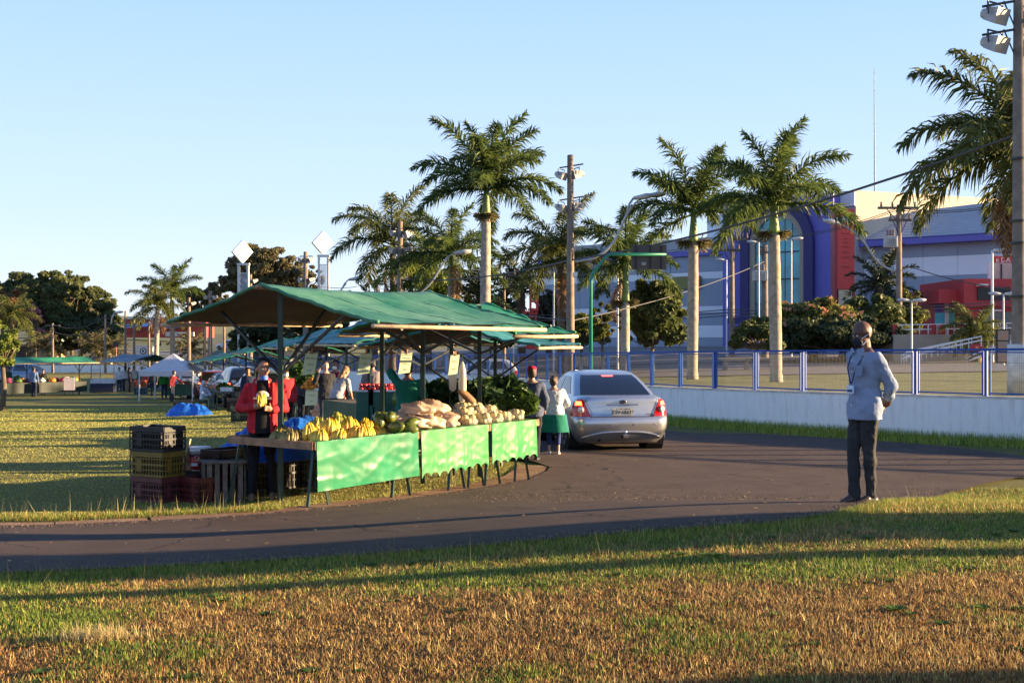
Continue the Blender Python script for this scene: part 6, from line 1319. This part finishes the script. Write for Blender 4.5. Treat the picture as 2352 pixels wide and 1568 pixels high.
    if skirt:
        mt, z0, z1 = skirt; g = MB(); vs = []; n = 24
        for i in range(7):
            z = z0+(z1-z0)*i/6; k = 1.12+.25*i/6
            for j in range(n): a = 2*math.pi*j/n; w = 1+.05*i/6*math.sin(a*7); vs.append(T((math.cos(a)*.100*k*fat*w, math.sin(a)*.078*k*fat*w+.004, z)))
        g.add(vs, [(i*n+j, i*n+(j+1) % n, (i+1)*n+(j+1) % n, (i+1)*n+j) for i in range(6) for j in range(n)]); g.build('skirt', mt, o, True)
    def headshell(name, mt, rows, vx=.010, it=3, sc=1.):
        g = MB()
        for c, r in rows:
            m_ = MB(); m_.ell((0, 0, 0), r, 14, 10); g.add([Hd(c[0]+x, c[1]+y, c[2]+z) for x, y, z in m_.v], m_.f)
        return soft(g.build(name, mt, o, True), vx/h, it)
    if hair:
        rows = [((0, .013, .100), (.0525, .056, .054)), ((0, .032, .070), (.049, .038, .046))]
        if hairkind == 'long': rows += [((0, .050, .03), (.046, .026, .07)), ((0, .060, -.05), (.042, .022, .07)), ((.0, .062, -.11), (.03, .016, .05))]
        if hairkind == 'bun': rows += [((0, .06, .10), (.026, .026, .026)), ((0, .045, .05), (.044, .02, .03))]
        headshell('hair', HR[hair], rows)
    if mask: headshell('face_mask', mask, [((0, -.040, .034), (.036, .026, .030)), ((0, -.052, .046), (.018, .018, .016))], .008, 2)
    if cap:
        headshell('cap', cap, [((0, .006, .118), (.053, .062, .036)), ((0, .0, .098), (.054, .062, .022))], .009)
        g = MB(); g.add([Hd(x, y, z) for x, y, z in ((-.04, -.05, .105), (.04, -.05, .105), (.03, -.115, .095), (-.03, -.115, .095), (-.04, -.05, .111), (.04, -.05, .111), (.03, -.115, .10), (-.03, -.115, .10))], [(0, 1, 2, 3), (7, 6, 5, 4), (0, 4, 5, 1), (1, 5, 6, 2), (2, 6, 7, 3), (3, 7, 4, 0)]); g.build('cap_peak', cap, o)
    if hood: headshell('hood', hood, [((0, .014, .09), (.058, .062, .064)), ((0, .03, .03), (.06, .05, .05)), ((0, .016, -.02), (.07, .055, .03))], .012)
    if face:
        for s_ in (-1, 1):
            e_ = MB(); e_.ell(Hd(s_*.0185, -.0485, .070), (.0070, .0052, .0052), 8, 6); ey = e_.build('eye', white, o, True); i_ = MB(); i_.ell(Hd(s_*.0185, -.0532, .070), (.0032, .002, .0036), 8, 6); i_.build('iris', m_black, ey)
            MB().bar(Hd(s_*.010, -.0545, .0815), Hd(s_*.029, -.0475, .0825), .006, .0035).build('eyebrow', HR['black'], o)
        MB().bar(Hd(-.012, -.0565, .034), Hd(.012, -.0565, .034), .004, .004).build('lips', M('lips', (.30, .10, .08), .5), o)
    return o, A_, Hd, T
# bald man watching from the road edge
b = gat(1985, 1158)
MAN, A_, Hd, T = person('bald man in a pale blue shirt and black jeans standing with hands behind his back', b, R(-66), 1.80, 'dark', fab('pale_blue', (.235, .285, .40), .06), fab('black_jeans', (.034, .034, .036), .25),
    dict(Lelb=(.128, .07, .645), Lwri=(.045, .125, .545), Lhan=(-.01, .125, .535), Relb=(-.128, .07, .645), Rwri=(-.045, .115, .53), Rhan=(.02, .12, .515), Lank=(.022, .03, .045), Rank=(-.022, -.045, .045), Lkne=(.038, .002, .285), Rkne=(-.036, -.04, .285)),
    fat=.95, vox=.011, sleeve=.80, hem=.462, shoe=M('brown_shoe', (.055, .028, .018), .4, var=.2), mask=M('navy_mask', (.008, .010, .022), .8), head_yaw=R(-8), head_tilt=R(13), face=True, loose=1.08, fingers=True)
nv = M('lanyard_navy', (.01, .02, .10), .6)
for s_ in (-1, 1): MB().tube([T((s_*.045, .01, .846)), T((s_*.05, -.052, .80)), T((s_*.035, -.084, .74)), T((.003*s_, -.090, .655))], .0035, 6).build('lanyard', nv, MAN)
bg_ = MB().box(T((0, -.095, .625)), (.055, .004, .042)).build('badge_card', M('badge_white', (.55, .68, .85), .3), MAN); MB().box(T((0, -.0985, .618)), (.04, .002, .012)).build('badge_print', nv, bg_)
for s_ in (-1, 1):
    MB().add([T(p) for p in ((s_*.012, -.058, .838), (s_*.050, -.044, .852), (s_*.062, -.050, .818), (s_*.030, -.070, .806))], [(0, 1, 2, 3)]).build('collar', MATS['fabric_pale_blue'], MAN)
    MB().tube([Hd(s_*.036, -.035, .052), Hd(s_*.050, .004, .068)], .0022, 5).build('mask_strap', white, MAN); MB().tube([Hd(s_*.034, -.034, .018), Hd(s_*.050, .006, .046)], .0022, 5).build('mask_strap', white, MAN)
for i in range(5): MB().ell(T((.002, -.0865 if i < 3 else -.092, .78-i*.06)), (.004, .002, .004), 8, 5).build('button', white, MAN)
MB().add([T(p) for p in ((.030, -.087, .755), (.075, -.074, .755), (.075, -.076, .70), (.032, -.090, .695))], [(0, 1, 2, 3)]).build('pocket', M('fabric_pocket', (.205, .25, .36), .85), MAN)
for s_ in 'LR': an = A_[s_+'ank']; MB().box((an.x, an.y-.03, an.z-.040), (.05, .145, .010)).build('shoe_sole', M('sole', (.55, .5, .45), .7), MAN)
# seller in the red jacket
b = gat(603, 1147); b = V((b.x, b.y, gz(b.x, b.y)))
m_redj = fab('red_jacket', (.42, .02, .03), .1); m_blk = fab('black_tee', (.012, .012, .013))
MEN, A_, Hd, T = person('seller in a red jacket and black printed tee holding bananas behind the table', b, R(12), 1.73, 'tan', m_redj, fab('navy_pants', (.008, .009, .014)),
    dict(Lelb=(.160, .02, .645), Lwri=(.065, -.125, .645), Lhan=(.02, -.16, .655), Relb=(-.160, .02, .645), Rwri=(-.065, -.12, .66), Rhan=(-.015, -.16, .675), Lank=(.07, .02, .045), Rank=(-.075, -.02, .045), Rkne=(-.065, -.03, .285)),
    fat=.97, vox=.012, sleeve=1., hem=.475, hair='black', head_yaw=R(22), face=True, loose=1.10, shoe=M('sandal', (.16, .10, .06), .7), fingers=True)
g = MB(); g.grid(lambda u, v: T((.052*(2*v-1)*(1-.25*u), -.0905+.012*(2*v-1)**2-.006*math.sin(3.1*u)+.05*max(0, u-.8), .475+.375*u)), 16, 8); g.build('tee', m_blk, MEN, True)
pw = M('print_white', (.62, .60, .58), .7)
def decal(z0, z1, f, nm='print'):
    g = MB(); g.grid(lambda u, v: (lambda z, x: T((x, -.0965+.012*(x/.052)**2-.006*math.sin(3.1*(z-.475)/.375), z)))(z0+(z1-z0)*u, f(u)*(2*v-1)), 6, 10); g.build(nm, pw, MEN, True)
decal(.735, .775, lambda u: .046*math.sqrt(max(.02, 1-u*u)))
inst('lettering', text_mesh('HANGLOOSE', .021, pw, extrude=.0005), MEN, T((0, -.108, .722)), (R(90), 0, 0)); inst('lettering', text_mesh('HAWAII', .012, M('print_red', (.45, .05, .05), .7), extrude=.0005), MEN, T((0, -.106, .70)), (R(90), 0, 0))
bmk = M('mask_blue', (.05, .16, .55), .7); MB().grid(lambda u, v: Hd((2*v-1)*.030*(1-.3*u), -.050+.018*(2*v-1)**2-.006*u, .022-.055*u), 6, 6).build('face_mask', bmk, MEN, True)
for s_ in (-1, 1): MB().grid(lambda u, v: T((s_*(.052+.018*v), -.090+.03*v*u-.004, .478+.36*u)), 10, 3).build('jacket_lapel', m_redj, MEN, True)
hp_ = MB(); hp_.ell(T((0, .065, .835)), (.07, .035, .035), 12, 8); soft(hp_.build('jacket_hood', m_redj, MEN, True), .008, 2)
hb = V(b)+Matrix.Rotation(R(12), 3, 'Z')@(T((-.005, -.165, .685))*1.73)
bunch('small yellow banana hand held by the seller in the red jacket', hb, R(30), 0, 5, .8, R(-10), 1, None)
# women by the car
def wp(px, py): return gat(px, py)
person('woman in a white knit sweater over a green apron and blue jeans, seen from behind', wp(1272, 1046), R(172), 1.42, 'light', fab('white_knit', (.55, .58, .60), .05), fab('blue_jeans', (.02, .035, .13)), dict(Lelb=(.16, -.03, .65), Lwri=(.10, -.13, .60), Relb=(-.16, -.03, .65), Rwri=(-.10, -.13, .60)), fat=1.42, hair='brown', hairkind='bun', skirt=(fab('apron_green', (.01, .16, .11)), .52, .30), shoe=M('pale_shoe', (.55, .5, .45), .7), hem=.50, loose=1.10, short=True)
b = on(1222, 20.6); person('woman in a red cap and blue grey top reaching over the greens, seen from behind', b, R(160), 1.60, 'light', fab('blue_grey', (.07, .085, .14)), fab('dark_trousers', (.015, .017, .025)), dict(Lelb=(.20, -.12, .70), Lwri=(.26, -.25, .66), Relb=(-.15, .0, .64), Rwri=(-.12, -.06, .55)), fat=1.32, hair='brown', hairkind='bun', cap=fab('red_cap', (.50, .015, .05)), hem=.47, head_yaw=R(25))
b = on(938, 19.4); person('person in a green tee raising one arm to the canopy, behind the price card', b, R(170), 1.68, 'brown', fab('green_tee', (.008, .13, .085)), fab('black_trousers', (.012, .012, .02)), dict(Lelb=(.20, -.03, .92), Lwri=(.19, -.06, 1.06), Lhan=(.19, -.06, 1.12), Relb=(-.17, .02, .66), Rwri=(-.15, -.10, .60)), fat=1.12, hair='black', hairkind='bun', sleeve=.42, hem=.44, loose=1.16)
b = on(772, 27.5); person('woman in a pale grey tee with long fair hair bending over the back table', b, R(140), 1.62, 'light', fab('pale_grey', (.42, .42, .45)), fab('black_leggings', (.010, .010, .012)), dict(Lelb=(.13, -.11, .66), Lwri=(.10, -.20, .58), Relb=(-.13, -.11, .66), Rwri=(-.10, -.20, .58)), bend=R(28), hair='fair', hairkind='long', sleeve=.4, hem=.52)
b = on(748, 29.5); person('man with a reddish face in a dark vest talking behind the bending woman', b, R(20), 1.68, 'light', fab('dark_vest', (.03, .03, .035)), fab('grey_trousers', (.05, .05, .06)), dict(Relb=(-.17, -.05, .70), Rwri=(-.13, -.11, .84)), hair='black', hem=.46)
b = on(770, 31); person('masked person in wine red standing behind the bending woman', b, R(-10), 1.70, 'brown', fab('wine', (.14, .015, .03)), fab('dark_trousers', (.015, .017, .025)), hair='black', mask=white)
b = on(855, 30); person('person in a grey brown sweater standing behind the second price card', b, R(185), 1.72, 'tan', fab('grey_brown', (.19, .16, .17)), fab('dark_trousers', (.015, .017, .025)), dict(Relb=(-.13, -.06, .64), Rwri=(-.10, -.14, .62)), hair='black', fat=1.1)
b = on(690, 31.5); person('person in dark sleeves and a pale backpack by the leafy pile', b, R(120), 1.66, 'brown', fab('dark_blue_grey', (.05, .055, .08)), fab('dark_trousers', (.015, .017, .025)), hair='black', hairkind='long')
b = on(656, 27.5); person('masked person in a bright red hoodie right behind the stall post', b, R(30), 1.55, 'tan', fab('bright_red', (.50, .03, .04)), fab('dark_trousers', (.015, .017, .025)), hair='black', mask=white, fat=1.25, loose=1.15)
b = on(570, 41.5); person('person in a navy hoodie and pale sleeves left of the red jacket man', b, R(15), 1.62, 'tan', fab('navy_hoodie', (.02, .03, .07)), fab('dark_trousers', (.015, .017, .025)), hood=fab('navy_hood', (.015, .018, .03)), hair='black')
# seated person in white on the lawn
b = gat(470, 938); st = thing('stool', 'low stool under the seated person in the white hoodie', 'stool', b+V((-.05, 0, 0)));
MB().box((0, 0, .40), (.38, .36, .04)).build('seat', oldwood, st)
for sx in (-.15, .15):
    for sy in (-.14, .14): MB().box((sx, sy, .19), (.035, .035, .38)).build('leg', oldwood, st)
person('person in a white hoodie and pale green trousers sitting behind the blue tarpaulin', V((b.x-.05, b.y, b.z-.42)), R(62), 1.62, 'light', fab('white_hoodie', (.58, .62, .70), .04), fab('pale_green', (.22, .26, .17)), dict(Lkne=(.06, -.24, .53), Rkne=(-.06, -.24, .53), Lank=(.06, -.30, .305), Rank=(-.06, -.27, .305), Lelb=(.13, -.10, .66), Lwri=(.05, -.20, .62), Relb=(-.13, -.10, .66), Rwri=(-.05, -.20, .62)), hood=fab('white_hood', (.50, .58, .72), .04), head_tilt=R(12), hem=.50, loose=1.14)
# around the tent and far stalls
GX = 'shoppers around the tent and far stalls'
far = [(395, 64, 20, 1.62, 'light', (.16, .015, .02), 'woman in a wine red sweater leaning over the tent table', dict(Lelb=(.14, -.14, .70), Lwri=(.12, -.30, .66)), R(14), 'brown', 'bun', R(70)),
       (377, 67, 20, 1.68, 'tan', (.02, .20, .04), 'person in a bright green tee under the white tent', None, 0, 'black', 'short', R(190)),
       (386, 70, 20, 1.72, 'tan', (.02, .02, .03), 'dark haired masked person behind the wine red sweater woman', None, 0, 'black', 'short', R(10)),
       (352, 72, 20, 1.66, 'light', (.03, .03, .035), 'person in black behind the jars under the tent', None, 0, 'brown', 'short', R(0)),
       (274, 83, 20, 1.66, 'tan', (.45, .47, .52), 'person in a pale long sleeved top leftmost of the far queue', dict(Lelb=(.14, -.08, .66), Lwri=(.06, -.15, .66)), 0, 'black', 'short', R(30)),
       (287, 86, 20, 1.70, 'brown', (.55, .56, .58), 'person in white behind the pale top person in the far queue', None, 0, 'black', 'short', R(-20)),
       (298, 81, 20, 1.68, 'light', (.06, .05, .05), 'long haired person in a dark top in the far queue', None, 0, 'black', 'long', R(110)),
       (309, 84, 20, 1.70, 'tan', (.40, .36, .32), 'person in a cream top right of the long haired one', None, 0, 'brown', 'short', R(40)),
       (325, 80, 20, 1.72, 'tan', (.03, .10, .05), 'person in a dark green top beside the left tent leg', None, 0, 'black', 'short', R(0)),
       (333, 78, 20, 1.66, 'brown', (.30, .05, .05), 'person in a red and green top at the left tent leg', None, 0, 'black', 'short', R(-30)),
       (78, 71.5, 20, 1.75, 'tan', (.13, .18, .30), 'man in a blue grey top standing before the far left stall', None, 0, 'black', 'short', R(175)),
       (99, 76, 20, 1.60, 'light', (.03, .03, .03), 'person in black behind the far left table', dict(Relb=(-.15, -.08, .68), Rwri=(-.07, -.14, .78)), 0, 'brown', 'short', R(10)),
       (18, 79, 20, 1.7, 'tan', (.02, .06, .04), 'person in dark green by the leftmost canopy post', None, 0, 'black', 'short', R(0))]
for px, d, _, hh, sk_, c_, lab, ps, bd_, hr, hk, rz in far:
    person(lab, on(px, d), rz, hh, sk_, fab('top_%d' % px, c_), fab('dark_jeans', (.02, .025, .05)) if px != 298 else fab('black_leggings', (.01, .01, .012)), ps, 1.05, bd_, hr, hk, vox=.024, group=GX)
# ---------------- unseen trees added right of the frame to cast the shadow bands ----------------
def shade(label, x, y, cz, rx, ry, rz, n=1800):
    b = V((x, y, Z(x, y))); o = thing('shadow_caster_tree', label, 'tree', b, 0, 'unseen shadow casting trees right of the frame'); rr_ = random.Random(int(x*10+y*100))
    cl = [((rr_.uniform(-.3, .3)*rx, rr_.uniform(-.35, .35)*ry, cz-rz+2*rz*(i+.5)/7), (rx*.8, ry*.8, rz*.3)) for i in range(7)]
    inst('crown', np_mesh('crown', leaves(cl, n, .22), 4, L_tree), o); MB().lathe([(.16, -.2), (.13, 1), (.05, cz+rz*.8)], n=8).build('trunk', m_bark, o, True)
shade('unseen columnar tree added on the right bank to shade the near road', 15.5, 10.55, 3.6, 1.2, .62, 2.6, 5200)
shade('unseen columnar tree added farther right to shade the near road', 22, 10.85, 5.0, 1.2, .8, 2.6, 5200)
shade('unseen columnar tree added nearest the camera on the right to shade the front lawn', 10.5, 5.45, 3.0, 1.2, .36, 2.9, 5200)
shade('unseen columnar tree added on the right beside the photographer to shade the front lawn', 11.5, 4.7, 4.0, 1.2, .8, 3.9, 5200)
for x_, y_, h_ in ((13, 9.1, 5), (17, 11.3, 6)):  # unseen posts added to throw narrow shadow bands across the ground
    b = V((x_, y_, Z(x_, y_))); o = thing('shadow_caster_post', 'unseen post added on the right bank to cast a narrow shadow, %s' % ('nearer' if x_ == 13 else 'farther'), 'post', b, 0, 'unseen shadow casting posts right of the frame'); MB().lathe([(.2, -.2), (.17, h_), (.1, h_+.02)], n=10).build('shaft', poleconc, o, True)
# ---------------- grass ----------------
rg = np.random.default_rng(4)
smv = lambda t: (lambda q: q*q*(3-2*q))(np.clip(t, 0, 1))
def gzn(x, y):
    z = -.0146*np.minimum(y, 160); z = z+.34*smv((x+4)/7)*smv((15.5-y)/4.5)+.12*smv((10-y)/3)*(1-smv((x+4)/7)); return z-.48*smv((y-18)/35)*smv((-x-3)/12)*smv((145-y)/50)
def vnoise(x, y, s, seed):
    r_ = np.random.default_rng(seed); G = r_.random((64, 64)); u, v = x*s, y*s; i, j = np.floor(u).astype(int), np.floor(v).astype(int); fu_, fv = smv(u-i), smv(v-j)
    g_ = lambda a, b: G[a % 64, b % 64]; return (g_(i, j)*(1-fu_)+g_(i+1, j)*fu_)*(1-fv)+(g_(i, j+1)*(1-fu_)+g_(i+1, j+1)*fu_)*fv
def fbm(x, y, s, seed): return (vnoise(x, y, s, seed)+.5*vnoise(x, y, s*2.1, seed+1)+.25*vnoise(x, y, s*4.3, seed+2))/1.75
ti = int(np.argmax(A[:, 0])); near = A[ti:]; near = near[np.argsort(near[:, 0])]; far_o = A[:ti+1]; far_o = far_o[np.argsort(far_o[:, 1])]
bi = int(np.argmax(B[:, 0])); isl_n = B[bi:]; isl_n = isl_n[np.argsort(isl_n[:, 0])]; isl_f = B[:bi+1]; isl_f = isl_f[np.argsort(isl_f[:, 1])]
y_near = lambda x: np.interp(x, near[:, 0], near[:, 1]); y_isl = lambda x: np.interp(x, isl_n[:, 0], isl_n[:, 1]); x_isl = lambda y: np.interp(y, isl_f[:, 1], isl_f[:, 0])
gm_ = bpy.data.materials.new('grass_blades'); gm_.use_nodes = True; nt = gm_.node_tree; at_ = nt.nodes.new('ShaderNodeVertexColor'); at_.layer_name = 'col'; bs = nt.nodes['Principled BSDF']; bs.inputs['Roughness'].default_value = .6; bs.inputs['Specular IOR Level'].default_value = .25
nt.links.new(at_.outputs[0], bs.inputs[0]); tl_ = nt.nodes.new('ShaderNodeBsdfTranslucent'); nt.links.new(at_.outputs[0], tl_.inputs[0]); ms = nt.nodes.new('ShaderNodeMixShader'); ms.inputs[0].default_value = .3; nt.links.new(bs.outputs[0], ms.inputs[1]); nt.links.new(tl_.outputs[0], ms.inputs[2]); nt.links.new(ms.outputs[0], nt.nodes['Material Output'].inputs[0])
def blades(name, label, x, y, ln, wd, lie, col, jit=.25):
    n = len(x); z = gzn(x, y)+(.0)
    a = rg.random(n)*2*np.pi; lean = np.abs(rg.normal(0, 1, n))*lie; d = np.stack([np.cos(a)*np.sin(lean), np.sin(a)*np.sin(lean), np.cos(lean)], 1)
    s_ = np.stack([-np.sin(a+rg.normal(0, .6, n)), np.cos(a), np.zeros(n)], 1); p = np.stack([x, y, z-.006], 1); wv_ = s_*(wd*.5)[:, None]
    v = np.stack([p-wv_, p+wv_, p+d*ln[:, None]], 1); c = np.clip(col*(1+jit*rg.normal(0, 1, (n, 1))), .005, .9)
    o = link(bpy.data.objects.new(name, np_mesh(name, v, 3, gm_, c))); o['label'] = label; o['category'] = 'grass'; return stuff(o)
GREEN = np.array([.10, .18, .022]); LIME = np.array([.27, .32, .05]); STRAW = np.array([.50, .37, .13]); BROWN = np.array([.26, .125, .042]); TAN = np.array([.375, .222, .08])
def palette(x, y, green):
    n = len(x); r_ = rg.random(n)[:, None]; g_ = green[:, None]; gcol = np.where(r_ < .5, GREEN, np.where(r_ < .86, LIME, STRAW)); r2 = rg.random(n)[:, None]; bcol = np.where(r2 < .5, BROWN, np.where(r2 < .9, TAN, STRAW)); return np.where(rg.random(n)[:, None] < g_, gcol, bcol)
n = 560000; y = 5.1+10.4*rg.random(n)**1.6; x = (rg.random(n)*2-1)*(.45*y+.35); k = y < y_near(x)+.03*rg.normal(0, 1, n); x, y = x[k], y[k]
edge = np.clip(1-(y_near(x)-y)/1.1, 0, 1); f = fbm(x, y, 1.1, 5); f2 = fbm(x+9, y, .45, 15); green = np.clip(.30+2.1*(f-.5)+1.3*(f2-.5)+.75*edge**1.3+.22*smv((x-1.5)/3), .05, .95)
ln = (.014+.024*rg.random(len(x)))*(1+.35*edge*rg.random(len(x)))*(.7+.6*f); blades('near_grass', 'trampled lawn of brown and green blades in the foreground', x, y, ln, .006+.005*rg.random(len(x)), 1.35, palette(x, y, green))
m_ = 3800; cx_ = (rg.random(m_)*2-1)*5.5; cy_ = 5.3+7*rg.random(m_)**1.2; gsel = fbm(cx_, cy_, 1.1, 5)+.3*(rg.random(m_)-.5); kk = cy_ < y_near(cx_)-.05; cx_, cy_, gsel = cx_[kk], cy_[kk], gsel[kk]; m_ = len(cx_); nb2 = 26; r0 = .035+.05*rg.random(m_)
x = (cx_[:, None]+rg.normal(0, 1, (m_, nb2))*r0[:, None]).ravel(); y = (cy_[:, None]+rg.normal(0, 1, (m_, nb2))*r0[:, None]*.8).ravel(); gg = np.repeat(gsel, nb2); cc_ = np.where((gg > .52)[:, None], np.where(rg.random((m_*nb2, 1)) < .6, GREEN, LIME), np.where(rg.random((m_*nb2, 1)) < .5, TAN, STRAW)); k = y < y_near(x); blades('grass_clumps', 'coarser clumps in the foreground lawn', x[k], y[k], (.028+.034*rg.random(m_*nb2))[k], np.full(k.sum(), .007), 1.15, cc_[k])
n = 70000; x = 2.6+6*rg.random(n); y = 10.2+6*rg.random(n); k = (y < y_near(x)-.03) | ((x > near[-1, 0]+.1) & (y < 15.2)); x, y = x[k], y[k]; blades('bank_grass', 'grass on the bank right of the bald man', x, y, .025+.03*rg.random(len(x)), np.full(len(x), .010), 1.0, palette(x, y, np.clip(.75+.9*(fbm(x, y, .8, 44)-.5), .1, 1)))
# longer blades along the near road edge, and seed stalks
n = 30000; x = (rg.random(n)*2-1)*5.6; y = y_near(x)-np.abs(rg.normal(0, .22, n)); blades('edge_grass', 'longer green blades fringing the near road edge', x, y, .03+.05*rg.random(n), np.full(n, .007), .8, palette(x, y, np.full(n, .85)))
n = 110; x = (rg.random(n)*2-1)*4.8; y = y_near(x)-np.abs(rg.normal(0, .5, n)); blades('seed_stalks', 'thin seed stalks standing above the near lawn edge', x, y, .14+.16*rg.random(n), np.full(n, .004), .45, np.tile(np.array([.30, .26, .10]), (n, 1)))
# straw tussock in the left foreground
c0 = gat(215, 1468); n = 900; x = c0.x+rg.normal(0, .11, n); y = c0.y+rg.normal(0, .04, n); blades('straw_tussock', 'pale straw tussock lying in the left foreground', x, y, .05+.07*rg.random(n), np.full(n, .005), 1.0, np.tile(np.array([.55, .43, .19]), (n, 1)), .15)
# island lawn
n = 420000; y = 11.8+44*rg.random(n)**1.7; x = -(.45*y+.6)+rg.random(n)*(.45*y+2.5); k = (y > y_isl(x)+.50) & ((x < x_isl(y)-.3) | (y < 19)) & (x < np.where(y < 19, .5, 99)); x, y = x[k], y[k]
f = fbm(x, y, .5, 25); e_ = np.clip(1-(y-y_isl(x)-.42)/.9, 0, 1); green = np.clip(.80+.6*(f-.5), .2, 1); sc_ = np.clip(y/14, 1, 4)
col = np.where(rg.random(len(x))[:, None] < green[:, None], np.where(rg.random(len(x))[:, None] < .40, np.array([.22, .27, .05]), np.array([.45, .44, .09])), np.array([.48, .37, .15]))
blades('island_grass', 'mown yellow green lawn of the island behind the road', x, y, (.014+.014*rg.random(len(x)))*sc_**.3*(1+e_*1.8*rg.random(len(x))), .009*sc_, 1.1, col)
n = 20000; x = rg.random(n)*6.8-9.4; y = y_isl(x)+.30+np.abs(rg.normal(0, .24, n)); blades('kerb_grass', 'coarse grass creeping over the gutter of the island', x, y, .04+.07*rg.random(n), np.full(n, .009), .7, palette(x, y, np.full(n, .75)))
n = 160; x = rg.random(n)*6.5-6.8; y = y_isl(x)+.5+np.abs(rg.normal(0, .4, n)); blades('seed_stalks', 'thin seed stalks standing by the crate stack', x, y, .15+.15*rg.random(n), np.full(n, .006), .35, np.tile(np.array([.40, .36, .16]), (n, 1)))
# strip at the foot of the white wall
n = 60000; u = rg.random(n)**.7; s0 = 3+u*46; xw = np.interp(s0, fd, WP[:, 0]); yw_ = np.interp(s0, fd, WP[:, 1]); nxw = np.interp(s0, fd, nrm[:, 0]); nyw = np.interp(s0, fd, nrm[:, 1]); o_ = np.abs(rg.normal(0, .5, n))+.03; o_ = np.where(o_ > 1.5, rg.random(n)*1.3, o_)
blades('wall_grass', 'bright grass strip at the foot of the white wall', xw+nxw*o_, yw_+nyw*o_, (.07+.13*rg.random(n))*(1+.5*(o_ < .4)), np.full(n, .016), .5, np.where(rg.random(n)[:, None] < .4, np.array([.12, .20, .03]), np.array([.36, .40, .07])))
# small leaves and litter on the asphalt
n = 260; x = rg.random(n)*13-5; y = 9.3+14*rg.random(n)**1.4; k = (y > y_near(x)+.1) & ((y < y_isl(x)-.1) | (x > .7)); x, y = x[k], y[k]; n = len(x); a = rg.random(n)*6.28; s_ = .012+.022*rg.random(n); p = np.stack([x, y, gzn(x, y)+.036], 1); da = np.stack([np.cos(a), np.sin(a), .15*rg.random(n)], 1)*s_[:, None]; db = np.stack([-np.sin(a), np.cos(a), 0*a], 1)*s_[:, None]*.5
o = stuff(link(bpy.data.objects.new('leaf_litter', np_mesh('leaf_litter', np.stack([p-da, p+db, p+da, p-db], 1), 4, gm_, np.where(rg.random(n)[:, None] < .5, STRAW, TAN))))); o['label'] = 'scattered dry leaf litter on the asphalt'; o['category'] = 'leaves'

n = 9000; u = rg.random(n); which = rg.random(n)
x = np.where(which < .45, rg.random(n)*11-5.2, rg.random(n)*7-.5); y = np.where(which < .45, y_near(np.where(which < .45, x, 0))+np.abs(rg.normal(0, .16, n)), 14.6+.35*(x-3)*-.35+rg.normal(0, .55, n)); k2 = which > .8; x = np.where(k2, rg.random(n)*9-8, x); y = np.where(k2, y_isl(x)-np.abs(rg.normal(0, .14, n)), y)
k = (y > y_near(x)) & ((y < y_isl(x)) | (x > .8)); x, y = x[k], y[k]; n = len(x); s_ = .004+.009*rg.random(n)**3; a = rg.random(n)*6.28; p = np.stack([x, y, gzn(x, y)+.029], 1); e1_ = np.stack([np.cos(a), np.sin(a), 0*a], 1)*s_[:, None]; e2_ = np.stack([-np.sin(a), np.cos(a), 0*a], 1)*s_[:, None]; up_ = np.stack([0*a, 0*a, s_*1.1], 1)
q = np.concatenate([np.stack([p+e1_, p+e2_, p+up_], 1), np.stack([p+e2_, p-e1_, p+up_], 1), np.stack([p-e1_, p-e2_, p+up_], 1), np.stack([p-e2_, p+e1_, p+up_], 1)]); cg = np.where(rg.random(n)[:, None] < .6, np.array([.10, .07, .055]), np.array([.26, .19, .14]))
o = stuff(link(bpy.data.objects.new('road_grit', np_mesh('road_grit', q, 3, gm_, np.tile(cg, (4, 1)))))); o['label'] = 'loose grit strewn over the asphalt and along its edges'; o['category'] = 'grit'

# broad leaved weeds in the foreground lawn
m_ = 130; cx_ = (rg.random(m_)*2-1)*4.6; cy_ = 5.6+5*rg.random(m_); k = cy_ < y_near(cx_)-.1; cx_, cy_ = cx_[k], cy_[k]; F = []; Cw = []
for x0, y0 in zip(cx_, cy_):
    z0 = gz(x0, y0); sz = rg.uniform(.03, .07); cw = np.array([.07, .13, .02])*rg.uniform(.8, 1.6)
    for j in range(9):
        a = j*.7+rg.uniform(-.2, .2); d_ = np.array([math.cos(a), math.sin(a), .55]); s_ = np.array([-math.sin(a), math.cos(a), 0])*.32; p0 = np.array([x0, y0, z0+.004]); F.append([p0, p0+(d_*.5+s_)*sz, p0+(d_-[0, 0, .35])*sz, p0+(d_*.5-s_)*sz]); Cw.append(cw)
o = stuff(link(bpy.data.objects.new('lawn_weeds', np_mesh('lawn_weeds', np.array(F), 4, gm_, np.array(Cw))))); o['label'] = 'small broad leaved weeds scattered in the foreground lawn'; o['category'] = 'weeds'
